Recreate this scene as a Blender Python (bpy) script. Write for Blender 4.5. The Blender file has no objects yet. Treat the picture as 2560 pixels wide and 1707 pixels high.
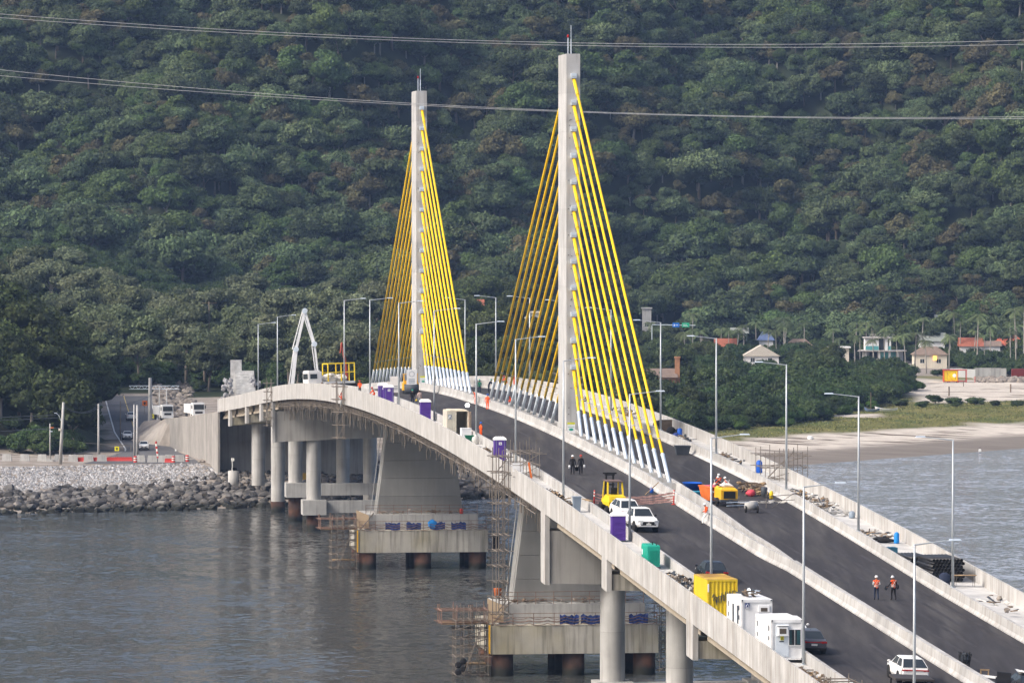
import bpy, math, random
import numpy as np
from mathutils import Matrix, Vector, noise as mnoise
random.seed(7)
C = bpy.context.scene.collection
SC = bpy.context.scene
R = math.radians
# ------------------------------------------------------------------ camera, sky, sun, exposure
CAM_H = 45.572
cam = bpy.data.cameras.new('camera'); camo = bpy.data.objects.new('camera', cam); C.objects.link(camo)
cam.sensor_width = 36.0; cam.lens = 13100.0/2560*36; cam.clip_start = 1.0; cam.clip_end = 20000
PITCH = math.atan((853.5-535.59)/13100.0)
camo.location = (0, 0, CAM_H); camo.rotation_euler = (math.pi/2-PITCH, 0, 0)
SC.camera = camo
SUN_EL, SUN_AZ = 42.0, -116.0          # azimuth measured from +Y (view direction) clockwise: the sun stands to the left, a little behind the camera
w = bpy.data.worlds.new('World'); SC.world = w; w.use_nodes = True
nt = w.node_tree; bg = nt.nodes['Background']
sky = nt.nodes.new('ShaderNodeTexSky'); sky.sky_type = 'NISHITA'; sky.sun_disc = False
sky.sun_elevation = R(SUN_EL); sky.sun_rotation = R(SUN_AZ); sky.dust_density = 7.0; sky.air_density = 0.9; sky.ozone_density = 1.0
nt.links.new(sky.outputs[0], bg.inputs[0]); bg.inputs[1].default_value = 0.15
sun = bpy.data.lights.new('sun', 'SUN'); suno = bpy.data.objects.new('sun', sun); C.objects.link(suno)
sun.energy = 1.6; sun.angle = R(14); sun.color = (1.0, 0.985, 0.95)
sd = Vector((math.sin(R(SUN_AZ))*math.cos(R(SUN_EL)), math.cos(R(SUN_AZ))*math.cos(R(SUN_EL)), math.sin(R(SUN_EL))))
suno.rotation_euler = sd.to_track_quat('Z', 'Y').to_euler()
SC.view_settings.view_transform = 'Standard'; SC.view_settings.look = 'None'
SC.view_settings.exposure = 0.58; SC.view_settings.gamma = 1.0
try:
    SC.cycles.max_bounces = 6; SC.cycles.diffuse_bounces = 3; SC.cycles.glossy_bounces = 3; SC.cycles.transparent_max_bounces = 4; SC.cycles.volume_bounces = 0
except Exception: pass
# ------------------------------------------------------------------ geometry of the bridge line and of the land
XP = (-0.44358, -0.74179, 1.75495, -23.8497, 5.52252)
def lat(Z):
    Zc = min(Z, 930.0); t = (Zc-530)/200
    v = ((((XP[0]*t+XP[1])*t+XP[2])*t+XP[3])*t+XP[4])
    d = (((4*XP[0]*t+3*XP[1])*t+2*XP[2])*t+XP[3])/200
    if Z > 930: v += d*(Z-930)
    return v, d
def prof(Z):
    x = abs(Z-589.0); k = 0.00013967; L = 185.53
    return 24.0596-(k*x*x if x < L else k*L*L+2*k*L*(x-L))
def cross(Z): return -0.00638+0.03873*(min(Z, 900)-530)/200
def P(Z, d, e):
    x, s = lat(Z); n = math.sqrt(1+s*s)
    return Vector((x+d/n, Z-d*s/n, prof(Z)+cross(Z)*d+e))
def shift(Z): return 0.0 if Z < 600 else min(1.0, (Z-600)/80.0)
P1Z, P2Z = 523.0, 679.0
def lerp_table(tab, v):
    if v <= tab[0][0]: return tab[0][1]
    for (a, x), (b, y) in zip(tab, tab[1:]):
        if v <= b: return x+(y-x)*(v-a)/(b-a)
    return tab[-1][1]
def sstep(a, b, v):
    t = min(1.0, max(0.0, (v-a)/(b-a))); return t*t*(3-2*t)
def n2(x, y, s, o=3, seed=0.0):
    return mnoise.fractal(Vector((x/s+seed, y/s-seed, seed*1.7)), 1.0, 2.0, o)
SHORE = ((-400, 775), (-200, 788), (-80, 797), (-45, 812), (-10, 838), (0, 843), (12, 862), (50, 948), (100, 1021), (200, 1090), (500, 1190))
def shore(X): return lerp_table(SHORE, X)
ROADL = ((880, -61.0, 4.5), (913, -63.0, 4.6), (960, -68.5, 5.6), (1000, -72.5, 7.4), (1040, -76.5, 9.3), (1080, -79.5, 11.2), (1130, -80.5, 13.5), (1200, -78.0, 16.0))
def road_at(Z):
    return lerp_table([(a, b) for a, b, c in ROADL], Z), lerp_table([(a, c) for a, b, c in ROADL], Z)
def hill_foot(X): return 1487+26*math.sin(X/43.0)+24*math.sin(X/105.0+1.0)-0.10*X
def gz(X, Z):
    s = Z-shore(X)
    wl = 1-sstep(0, 22, X)                      # left bank of rock, right bank of sand
    left = -2.5+7.0*sstep(-14, 52, s) if s < 52 else 4.5
    left = max(-3.0, s/52*4.5) if s < 52 else 4.5
    right = max(-3.0, 0.032*s) if s < 80 else 2.56+0.004*(s-80)
    z = left*wl+right*(1-wl)
    if s > 40:
        # land rises gently behind the bank on the left and middle
        z += wl*0.032*max(0.0, min(Z, 1450)-905)
        z += n2(X, Z, 30, 3, 2.0)*0.5*sstep(40, 120, s)
        rx, rz = road_at(Z)
        # wooded knoll on the left
        k = sstep(899, 935, Z)*max(0.0, min(30.0, (rx-8.5-X)*0.78))*(1-sstep(1040, 1120, Z)*0.6)
        z += k
        if Z > 880:
            t = 1-sstep(6.0, 11.0, abs(X-rx))
            if Z < 1200: z = z*(1-t)+(rz-0.05)*t
    f = hill_foot(X)
    if Z > f:
        u = Z-f; up = 0.44*u if u > 40 else 0.44*u*u/80+0.22*u*(1-u/40)*0
        up = 0.44*(u-20) if u > 40 else 0.44*u*u/80
        up *= 1+0.18*n2(X, Z, 120, 2, 5.0)
        up += 30*n2(X, Z*.45, 70, 3, 7.0)*sstep(20, 110, u)
        up = min(up, 300+20*n2(X, Z, 200, 2, 9.0))
        z += up
    return z
# ------------------------------------------------------------------ materials
MATS = {}
def mat(name, col, rough=0.75, metal=0.0, var=0.12, scale=1.5, streak=0.0, scol=None, tint=0.5, spec=0.3, rnd=0.0, col2=None, c2scale=0.3, c2amt=0.0, emit=0.0, bump=0.0, stretch=None, transl=0.0, c2st=None, wetz=None):
    if name in MATS: return MATS[name]
    m = bpy.data.materials.new(name); m.use_nodes = True; MATS[name] = m
    t = m.node_tree; N = t.nodes; L = t.links; b = N['Principled BSDF']
    b.inputs['Roughness'].default_value = rough; b.inputs['Metallic'].default_value = metal
    b.inputs['Specular IOR Level'].default_value = spec
    tc = N.new('ShaderNodeTexCoord')
    def nz(sc, det=4, vec=None, st=None):
        n = N.new('ShaderNodeTexNoise'); n.inputs['Scale'].default_value = sc; n.inputs['Detail'].default_value = det
        src = tc.outputs['Object'] if vec is None else vec
        if st:
            mp = N.new('ShaderNodeMapping'); mp.inputs['Scale'].default_value = st; L.new(src, mp.inputs[0]); src = mp.outputs[0]
        L.new(src, n.inputs['Vector']); return n.outputs['Fac']
    def ramp(fac, a, bb):
        r = N.new('ShaderNodeMapRange'); r.inputs[1].default_value = a; r.inputs[2].default_value = bb; L.new(fac, r.inputs[0]); return r.outputs[0]
    def mix(fac, a, bb, mode='MIX'):
        x = N.new('ShaderNodeMix'); x.data_type = 'RGBA'; x.blend_type = mode
        if isinstance(fac, float): x.inputs[0].default_value = fac
        else: L.new(fac, x.inputs[0])
        for i, v in ((6, a), (7, bb)):
            if isinstance(v, tuple): x.inputs[i].default_value = (*v[:3], 1)
            else: L.new(v, x.inputs[i])
        return x.outputs[2]
    def mul(a, k):
        x = N.new('ShaderNodeMath'); x.operation = 'MULTIPLY'; L.new(a, x.inputs[0]); x.inputs[1].default_value = k; return x.outputs[0]
    cur = tuple(col)
    if c2amt > 0: cur = mix(mul(ramp(nz(c2scale, 6, None, c2st), 0.45, 0.68), c2amt), cur, tuple(col2))
    if var > 0:
        cur = mix(ramp(nz(scale, 5, None, stretch), 0.3, 0.7), cur if isinstance(cur, tuple) else cur, cur if isinstance(cur, tuple) else cur) if False else cur
        v = ramp(nz(scale, 6, None, stretch), 0.25, 0.75)
        g = N.new('ShaderNodeMapRange'); g.inputs[3].default_value = 1-var; g.inputs[4].default_value = 1+var; L.new(v, g.inputs[0])
        cc = N.new('ShaderNodeCombineColor'); [L.new(g.outputs[0], cc.inputs[i]) for i in range(3)]
        cur = mix(1.0, cur, cc.outputs[0], 'MULTIPLY')
    if streak > 0:
        s = ramp(nz(1.0, 6, None, (2.6, 2.6, 0.16)), 0.47, 0.70)
        cur = mix(mul(s, streak), cur, tuple(scol or (col[0]*.3, col[1]*.28, col[2]*.25)))
    if tint > 0:
        at = N.new('ShaderNodeAttribute'); at.attribute_name = 'tint'
        g = N.new('ShaderNodeMapRange'); g.inputs[1].default_value = -0.5; g.inputs[2].default_value = 0.5; g.inputs[3].default_value = 1-tint; g.inputs[4].default_value = 1+tint; L.new(at.outputs['Fac'], g.inputs[0])
        cc = N.new('ShaderNodeCombineColor'); [L.new(g.outputs[0], cc.inputs[i]) for i in range(3)]
        cur = mix(1.0, cur, cc.outputs[0], 'MULTIPLY')
    if wetz is not None:                                            # tide-stained dark band just above the waterline
        ge = N.new('ShaderNodeNewGeometry'); sz = N.new('ShaderNodeSeparateXYZ'); L.new(ge.outputs['Position'], sz.inputs[0])
        ad = N.new('ShaderNodeMath'); ad.operation = 'ADD'; L.new(sz.outputs[2], ad.inputs[0]); L.new(mul(nz(.7, 4, ge.outputs['Position']), .9), ad.inputs[1])
        cur = mix(ramp(ad.outputs[0], wetz+.25, wetz+.75), (.018, .019, .015), cur)
    if rnd > 0:
        oi = N.new('ShaderNodeObjectInfo')
        hs = N.new('ShaderNodeHueSaturation')
        g = N.new('ShaderNodeMapRange'); g.inputs[3].default_value = 1-rnd; g.inputs[4].default_value = 1+rnd*1.1; L.new(oi.outputs['Random'], g.inputs[0]); L.new(g.outputs[0], hs.inputs['Value'])
        x = N.new('ShaderNodeMath'); x.operation = 'MULTIPLY'; x.inputs[1].default_value = 7.31; L.new(oi.outputs['Random'], x.inputs[0])
        fr = N.new('ShaderNodeMath'); fr.operation = 'FRACT'; L.new(x.outputs[0], fr.inputs[0])
        g2 = N.new('ShaderNodeMapRange'); g2.inputs[3].default_value = 0.482; g2.inputs[4].default_value = 0.515; L.new(fr.outputs[0], g2.inputs[0]); L.new(g2.outputs[0], hs.inputs['Hue'])
        if isinstance(cur, tuple): hs.inputs['Color'].default_value = (*cur, 1)
        else: L.new(cur, hs.inputs['Color'])
        cur = hs.outputs[0]
    if isinstance(cur, tuple): b.inputs['Base Color'].default_value = (*cur, 1)
    else: L.new(cur, b.inputs['Base Color'])
    if emit > 0:
        b.inputs['Emission Color'].default_value = (*col, 1); b.inputs['Emission Strength'].default_value = emit
    if bump > 0:
        bp = N.new('ShaderNodeBump'); bp.inputs['Strength'].default_value = bump; bp.inputs['Distance'].default_value = 0.05
        L.new(nz(scale*4, 4), bp.inputs['Height']); L.new(bp.outputs[0], b.inputs['Normal'])
    if transl > 0:
        tr = N.new('ShaderNodeBsdfTranslucent'); ms = N.new('ShaderNodeMixShader'); ms.inputs[0].default_value = transl
        if isinstance(cur, tuple): tr.inputs[0].default_value = (*cur, 1)
        else: L.new(cur, tr.inputs[0])
        L.new(b.outputs[0], ms.inputs[1]); L.new(tr.outputs[0], ms.inputs[2]); L.new(ms.outputs[0], N['Material Output'].inputs[0])
    return m
CONC = mat('concrete', (.41, .407, .395), .85, var=.16, scale=.5, streak=.35, tint=.35)
CONCP = mat('pale_concrete', (.44, .435, .425), .85, var=.18, scale=.6, streak=.55, scol=(.22, .18, .14), tint=.35)
CONCB = mat('barrier_concrete', (.43, .428, .42), .85, var=.22, scale=.45, streak=.45, scol=(.22, .18, .14), tint=.35)
CONCD = mat('stained_concrete', (.41, .39, .345), .9, var=.22, scale=.35, streak=.6, scol=(.10, .095, .08), tint=.3, col2=(.37, .33, .21), c2scale=.22, c2amt=.7)
CONCS = mat('pylon_concrete', (.46, .46, .455), .85, var=.14, scale=.5, streak=.4, tint=.3)
SHAFT = mat('pier_concrete', (.36, .35, .33), .9, var=.16, scale=.3, streak=.3, tint=.3)
WALK = mat('walkway_concrete', (.49, .485, .47), .9, var=.2, scale=.6, tint=.4)
ASPH = mat('asphalt', (.040, .038, .042), .92, var=.22, scale=.9, tint=.3, spec=.2, stretch=(2.2, .10, 1), col2=(.095, .09, .086), c2scale=.6, c2amt=.5, c2st=(1, .10, 1))
ASPHL = mat('road_asphalt', (.11, .11, .115), .9, var=.12, scale=.4, spec=.2)
YEL = mat('yellow_cable', (.88, .56, .006), .5, var=.05, scale=.3, tint=.2)
GALV = mat('galvanised_steel', (.70, .78, .86), .40, .35, var=.12, scale=1.2, tint=.3)
LAMPS = mat('lamp_post_steel', (.47, .51, .54), .45, .4, var=.08, scale=.7, tint=.2)
RUST = mat('rusty_steel', (.045, .026, .019), .9, var=.35, scale=.5, streak=.5, scol=(.06, .03, .02), col2=(.095, .042, .024), c2scale=.5, c2amt=.8, wetz=.7)
SCAF = mat('scaffold_steel', (.19, .165, .14), .7, .2, var=.25, scale=.8, tint=.3)
WOOD = mat('timber', (.30, .21, .12), .85, var=.3, scale=2., tint=.5)
WOODD = mat('old_timber', (.16, .12, .085), .9, var=.3, scale=2., tint=.5)
BLACK = mat('black_rubber', (.018, .018, .019), .8, var=.1, tint=.2)
GLASS = mat('dark_glass', (.025, .032, .038), .12, var=0, tint=0, spec=.6)
WHITEP = mat('white_paint', (.78, .78, .77), .4, var=.04, scale=.8, tint=.15, spec=.5)
WHITEC = mat('white_container_paint', (.74, .75, .76), .55, var=.06, scale=.8, streak=.14, tint=.2)
YELC = mat('yellow_container_paint', (.68, .49, .02), .55, var=.08, scale=.7, streak=.15, tint=.2)
YELT = mat('rusted_yellow_roof', (.55, .38, .09), .8, var=.2, scale=1.2, col2=(.20, .09, .05), c2scale=.6, c2amt=.9)
GREENP = mat('green_paint', (.012, .33, .235), .5, var=.06, scale=1., tint=.2)
PURPLE = mat('purple_plastic', (.085, .035, .26), .45, var=.06, tint=.2)
PLWHITE = mat('white_plastic', (.80, .81, .82), .5, var=.05, tint=.2)
BLUEP = mat('blue_plastic', (.012, .10, .48), .45, var=.1, tint=.3)
CYANP = mat('teal_plastic', (.03, .25, .36), .5, var=.1, tint=.3)
ORANGE = mat('orange_paint', (.62, .15, .03), .6, var=.15, tint=.3)
YELM = mat('yellow_machine_paint', (.80, .58, .02), .45, var=.06, tint=.2)
YELO = mat('orange_yellow_paint', (.72, .40, .02), .55, var=.1, tint=.2)
GREYP = mat('grey_plastic', (.22, .27, .33), .55, var=.08, tint=.2)
DGREY = mat('dark_grey_plastic', (.06, .07, .085), .6, var=.25, tint=.4)
CHROME = mat('bright_metal', (.6, .6, .6), .3, .8, var=.05, tint=.1)
REDP = mat('red_plastic', (.50, .05, .04), .5, var=.1, tint=.3)
REDL = mat('red_lamp_glass', (.40, .012, .012), .3, var=0, tint=0)
HEADL = mat('headlamp_glass', (.55, .58, .6), .15, var=0, tint=0, spec=.7)
SKIN = mat('skin', (.30, .16, .10), .6, var=.05, tint=0)
HAIR = mat('dark_hair', (.02, .015, .012), .8, var=0, tint=0)
HIVIS = mat('hi_vis_orange', (.85, .10, .012), .7, var=.05, tint=.1)
REFL = mat('reflective_tape', (.75, .75, .70), .5, var=0, tint=0)
CLOTHB = mat('black_cloth', (.015, .015, .018), .9, var=.1, tint=0)
CLOTHN = mat('navy_cloth', (.02, .028, .055), .9, var=.1, tint=0)
CLOTHW = mat('white_cloth', (.70, .70, .68), .9, var=.1, tint=0)
CLOTHG = mat('grey_cloth', (.35, .36, .37), .9, var=.1, tint=0)
CLOTHP = mat('pinkish_cloth', (.55, .42, .38), .9, var=.1, tint=0)
CLOTHGR = mat('green_cloth', (.015, .13, .075), .9, var=.1, tint=0)
BOOT = mat('boot_leather', (.035, .03, .028), .8, var=0, tint=0)
ROCK = mat('rock', (.105, .101, .098), .95, var=.4, scale=1.2, tint=.5, rnd=.5, col2=(.15, .125, .095), c2scale=.5, c2amt=.4, wetz=.75)
ROCKL = mat('pale_gravel', (.38, .38, .39), .95, var=.3, scale=1.2, tint=.6, rnd=.4)
RUBBLE = mat('rubble', (.26, .23, .20), .95, var=.4, scale=1.5, tint=.8)
SACK = mat('dusty_sacks', (.62, .60, .56), .9, var=.2, tint=.5)
TARPB = mat('blue_tarpaulin', (.025, .05, .20), .6, var=.3, scale=1., tint=.4)
TARPC = mat('bright_blue_tarpaulin', (.01, .22, .62), .55, var=.15, tint=.3)
MESHO = mat('orange_mesh', (.72, .42, .35), .8, var=.2, tint=.3)
TILE = mat('red_roof_tiles', (.30, .10, .06), .85, var=.2, scale=1.0, tint=.3)
TILEB = mat('brown_roof_tiles', (.20, .15, .12), .85, var=.2, scale=1., tint=.3)
TILEG = mat('grey_roof_tiles', (.22, .24, .22), .85, var=.15, scale=1., tint=.3)
PLAST = mat('cream_plaster', (.62, .57, .47), .85, var=.08, scale=.5, streak=.12, tint=.2)
PLASTW = mat('white_plaster', (.74, .74, .73), .8, var=.06, scale=.5, streak=.10, tint=.2)
BRICK = mat('brick', (.40, .20, .11), .9, var=.2, scale=1.5, tint=.2)
GLAST = mat('teal_glass', (.10, .32, .33), .15, var=.1, tint=.2, spec=.6)
BARK = mat('bark', (.15, .125, .10), .9, var=.25, scale=1., tint=.3)
BARKP = mat('pale_bark', (.30, .28, .25), .9, var=.25, scale=.8, tint=.3)
LEAFH = mat('forest_leaves', (.070, .098, .046), .75, var=.2, scale=.25, tint=.9, rnd=.5, spec=.12, transl=.18)
LEAFB = mat('brownish_forest_leaves', (.105, .098, .050), .8, var=.18, scale=.25, tint=.7, rnd=.2, spec=.1, transl=.15)
LEAFP = mat('pale_forest_leaves', (.080, .122, .042), .75, var=.18, scale=.25, tint=.75, rnd=.22, spec=.12, transl=.2)
LEAFN = mat('near_leaves', (.058, .078, .027), .7, var=.2, scale=.3, tint=.85, rnd=.3, spec=.15, transl=.2)
LEAFM = mat('mangrove_leaves', (.050, .082, .026), .65, var=.2, scale=.3, tint=.85, rnd=.3, spec=.18, transl=.2)
PALMG = mat('palm_leaves', (.105, .14, .06), .6, var=.15, scale=.5, tint=.6, rnd=.3, spec=.2, transl=.2)
LEAFO = mat('olive_leaves', (.105, .128, .066), .75, var=.2, scale=.3, tint=.8, rnd=.3, spec=.12, transl=.2)
LEAFG = mat('bright_creeper_leaves', (.060, .115, .022), .65, var=.2, scale=.3, tint=.8, rnd=.25, spec=.18, transl=.2)
GRASS = mat('grass_blades', (.145, .148, .055), .8, var=.25, scale=.08, tint=.6, spec=.1)
# ------------------------------------------------------------------ mesh helpers
class MB:
    def __init__(s, M=None): s.v = []; s.f = []; s.m = []; s.t = []; s.M = M; s.mi = 0; s.ti = 0.0
    def add(s, vs, fs, tint=None):
        o = len(s.v)
        if s.M is not None: vs = [s.M @ Vector(p) for p in vs]
        s.v += [tuple(p) for p in vs]
        for q in fs: s.f.append([i+o for i in q]); s.m.append(s.mi); s.t.append(s.ti if tint is None else tint)
        return s
    def box(s, c, d, rz=0.0, M=None, tint=None, taper=1.0):
        x, y, z = d[0]/2, d[1]/2, d[2]/2
        vs = [Vector((sx*x*(taper if sz > 0 else 1), sy*y*(taper if sz > 0 else 1), sz*z)) for sz in (-1, 1) for sx, sy in ((-1, -1), (1, -1), (1, 1), (-1, 1))]
        if rz: m = Matrix.Rotation(rz, 3, 'Z'); vs = [m @ v for v in vs]
        if M is not None: vs = [M @ v for v in vs]
        c = Vector(c); vs = [v+c for v in vs]
        return s.add(vs, [(3, 2, 1, 0), (4, 5, 6, 7), (0, 1, 5, 4), (1, 2, 6, 5), (2, 3, 7, 6), (3, 0, 4, 7)], tint)
    def bx(s, x0, x1, y0, y1, z0, z1, tint=None): return s.box(((x0+x1)/2, (y0+y1)/2, (z0+z1)/2), (x1-x0, y1-y0, z1-z0), tint=tint)
    def tube(s, a, b, r, r2=None, n=6, tint=None, cap=True):
        return s.path([a, b], [r, r if r2 is None else r2], n, tint, cap)
    def path(s, pts, rs, n=6, tint=None, cap=True):
        pts = [Vector(p) for p in pts]
        if not isinstance(rs, (list, tuple)): rs = [rs]*len(pts)
        vs = []; fs = []; ref = None
        for i, p in enumerate(pts):
            d = (pts[min(i+1, len(pts)-1)]-pts[max(i-1, 0)]).normalized()
            if ref is None: ref = Vector((0, 0, 1)) if abs(d.z) < .9 else Vector((1, 0, 0))
            u = d.cross(ref).normalized(); v = u.cross(d).normalized(); ref = v if abs(v.dot(d)) < .9 else ref
            for k in range(n):
                a = 2*math.pi*k/n; vs.append(p+u*(math.cos(a)*rs[i])+v*(math.sin(a)*rs[i]))
        for i in range(len(pts)-1):
            for k in range(n): fs.append((i*n+k, i*n+(k+1) % n, (i+1)*n+(k+1) % n, (i+1)*n+k))
        if cap: fs.append(tuple(range(n-1, -1, -1))); fs.append(tuple(range((len(pts)-1)*n, len(pts)*n)))
        return s.add(vs, fs, tint)
    def bar(s, a, b, wd, h=None, tint=None):
        a, b = Vector(a), Vector(b); h = wd if h is None else h
        d = (b-a); L = d.length; d.normalize()
        up = Vector((0, 0, 1)) if abs(d.z) < .95 else Vector((0, 1, 0))
        u = d.cross(up).normalized(); v = u.cross(d)
        vs = []
        for p in (a, b):
            for x, y in ((-1, -1), (1, -1), (1, 1), (-1, 1)): vs.append(p+u*(x*wd/2)+v*(y*h/2))
        return s.add(vs, [(3, 2, 1, 0), (4, 5, 6, 7), (0, 1, 5, 4), (1, 2, 6, 5), (2, 3, 7, 6), (3, 0, 4, 7)], tint)
    def lathe(s, c, prof_, n=12, axis='Z', tint=None):
        vs = []; fs = []
        for r, z in prof_:
            for k in range(n):
                a = 2*math.pi*k/n; p = Vector((r*math.cos(a), r*math.sin(a), z))
                if axis == 'X': p = Vector((p.z, p.x, p.y))
                if axis == 'Y': p = Vector((p.y, p.z, p.x))
                vs.append(p+Vector(c))
        m = len(prof_)
        for i in range(m-1):
            for k in range(n): fs.append((i*n+k, i*n+(k+1) % n, (i+1)*n+(k+1) % n, (i+1)*n+k))
        fs.append(tuple(range(n-1, -1, -1))); fs.append(tuple(range((m-1)*n, m*n)))
        return s.add(vs, fs, tint)
    def ell(s, c, r, n=10, m=6, tint=None, M=None):
        vs = []; fs = []
        for i in range(m+1):
            th = math.pi*i/m
            for k in range(n):
                a = 2*math.pi*k/n; p = Vector((r[0]*math.sin(th)*math.cos(a), r[1]*math.sin(th)*math.sin(a), r[2]*math.cos(th)))
                if M is not None: p = M @ p
                vs.append(p+Vector(c))
        for i in range(m):
            for k in range(n): fs.append((i*n+k, (i+1)*n+k, (i+1)*n+(k+1) % n, i*n+(k+1) % n))
        return s.add(vs, fs, tint)
    def loft(s, rings, tint=None, cap=True):
        n = len(rings[0]); vs = [p for r in rings for p in r]; fs = []
        for i in range(len(rings)-1):
            for k in range(n): fs.append((i*n+k, i*n+(k+1) % n, (i+1)*n+(k+1) % n, (i+1)*n+k))
        if cap: fs.append(tuple(range(n-1, -1, -1))); fs.append(tuple(range((len(rings)-1)*n, len(rings)*n)))
        return s.add(vs, fs, tint)
    def mesh(s, name, mats, smooth=False):
        me = bpy.data.meshes.new(name); me.from_pydata(s.v, [], s.f)
        for m in (mats if isinstance(mats, (list, tuple)) else [mats]): me.materials.append(m)
        if any(s.m): me.polygons.foreach_set('material_index', s.m)
        if smooth: me.polygons.foreach_set('use_smooth', [True]*len(s.f))
        a = me.attributes.new('tint', 'FLOAT', 'FACE'); a.data.foreach_set('value', s.t)
        me.update(); return me
    def obj(s, name, mats, parent=None, smooth=False, loc=None):
        o = bpy.data.objects.new(name, s.mesh(name, mats, smooth)); C.objects.link(o)
        if parent is not None: o.parent = parent
        if loc is not None: o.location = loc
        return o
def tag(o, label=None, cat=None, group=None, kind=None):
    if label: o['label'] = label
    if cat: o['category'] = cat
    if group: o['group'] = group
    if kind: o['kind'] = kind
    return o
def thing(name, label, cat, M=None, group=None):
    o = bpy.data.objects.new(name, None); C.objects.link(o)
    if M is not None: o.matrix_world = M if isinstance(M, Matrix) else Matrix.Translation(M)
    return tag(o, label, cat, group)
def copy_tree(o, parent=None):
    c = o.copy(); C.objects.link(c); c.parent = parent
    for ch in o.children: copy_tree(ch, c)
    return c
def frame(Z, d, e, yaw=0.0, tilt=True):                          # a frame on the deck: x to the right, y along the bridge, z up
    o = P(Z, d, e)
    y = (P(Z+.5, d, e)-P(Z-.5, d, e)).normalized(); x = (P(Z, d+.5, e)-P(Z, d-.5, e)).normalized()
    if not tilt: y.z = 0; y.normalize(); x = Vector((y.y, -y.x, 0))
    z = x.cross(y).normalized(); x = y.cross(z)
    m = Matrix(((x.x, y.x, z.x, o.x), (x.y, y.y, z.y, o.y), (x.z, y.z, z.z, o.z), (0, 0, 0, 1)))
    return m @ Matrix.Rotation(yaw, 4, 'Z')
def land(X, Z, yaw=0.0, dz=0.0): return Matrix.Translation((X, Z, gz(X, Z)+dz)) @ Matrix.Rotation(yaw, 4, 'Z')
def rt(a=.15): return random.uniform(-a, a)
# ------------------------------------------------------------------ the bridge
bridge = thing('cable_stayed_bridge', 'concrete cable-stayed bridge with two tall pylons and yellow stays over the channel', 'bridge')
def zs(a, b, st):
    n = max(1, int(round((b-a)/st))); return [a+(b-a)*i/n for i in range(n+1)]
def sweep(mb, prof_, Z0, Z1, st=3.0, gap=0.0, tvar=0.0, dfun=None):
    Z = zs(Z0, Z1, st)
    for a, b in zip(Z, Z[1:]):
        rr = [[P(q, d+(dfun(q) if dfun else 0), e) for d, e in prof_] for q in (a+gap, b-gap)]
        mb.loft(rr, tint=random.uniform(-tvar, tvar), cap=gap > 0 or a == Z0 or b == Z1)
    return mb
BZ0, BZ1 = 284.0, 851.0
def rect(d0, d1, e0, e1): return [(d0, e0), (d1, e0), (d1, e1), (d0, e1)]
RT = ((355, 6.95), (385, 7.05), (412, 7.35), (435, 7.65), (456, 7.95), (484, 8.1), (515, 7.7), (548, 7.75), (700, 7.6))
def rtop(Z): return lerp_table(RT, Z)
MLT = ((393, -1.85), (402, -2.4), (425, -2.5), (447, -2.35), (465, -2.05), (520, -1.98), (600, -1.98))
def mlt(Z): return lerp_table(MLT, Z)+shift(Z)
MRT_ = ((393, -1.72), (402, -1.5), (413, -1.55), (428, -1.1), (446, -.68), (456, -.53), (520, -.6))
def mrt(Z): return lerp_table(MRT_, Z)+shift(Z)
m = MB(); sweep(m, [(-13.55, .14), (-11.3, .14), (-11.3, -.06), (7.5, -.06), (7.9, .19), (11.0, .19), (11.0, -.42), (9.5, -.6), (-12, -.6), (-13.55, -.42)], BZ0, BZ1, 4)
m.obj('deck_slab', WALK, bridge)
m = MB(); sweep(m, [(-12.3, -.62), (-12.3, -1.2), (-8.5, -2.3), (6.5, -2.3), (9.8, -1.2), (9.8, -.62)], 449, 755, 4); m.obj('box_girder', SHAFT, bridge)
for nm, f in (('carriageway', lambda a: [P(a, -11.05, 0), P(a, mlt(a)-.1, 0)]), ('carriageway', lambda a: [P(a, mrt(a)+.1 if a > 393 else -1.5, 0), P(a, rtop(a)-.02, 0)])):
    m = MB(); Z = zs(BZ0, BZ1, 4)
    for a, b in zip(Z, Z[1:]):
        p, q = f(a); r, s = f(b); m.add([p, q, s, r], [(0, 1, 2, 3)], tint=rt(.05))
    m.obj(nm, ASPH, bridge)
m = MB()
for d0 in (-8.1, -5.0, 3.4, 5.6):
    Z = zs(BZ0, 700, 4)
    for a, b in zip(Z, Z[1:]): m.add([P(a, d0-.035, .006), P(a, d0+.035, .006), P(b, d0+.035, .006), P(b, d0-.035, .006)], [(0, 1, 2, 3)])
for d0 in (-9.9, -8.3, -6.4, -4.7, 1.2, 2.9, 4.6, 6.2):
    q = BZ0+random.uniform(0, 20)
    while q < 690:
        q2 = q+random.uniform(18, 60); off = random.uniform(-.3, .3); n = max(2, int((q2-q)/4)); Z = zs(q, q2, (q2-q)/n)
        for a, b in zip(Z, Z[1:]): m.add([P(a, d0+off-.16, .005), P(a, d0+off+.16, .005), P(b, d0+off+.16, .005), P(b, d0+off-.16, .005)], [(0, 1, 2, 3)], tint=random.choice((.1, .35)))
        q = q2+random.uniform(5, 40)
m.obj('paving_seams', mat('worn_asphalt', (.033, .031, .034), .85, var=.3, scale=.8, tint=.5, spec=.25), bridge)
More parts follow.
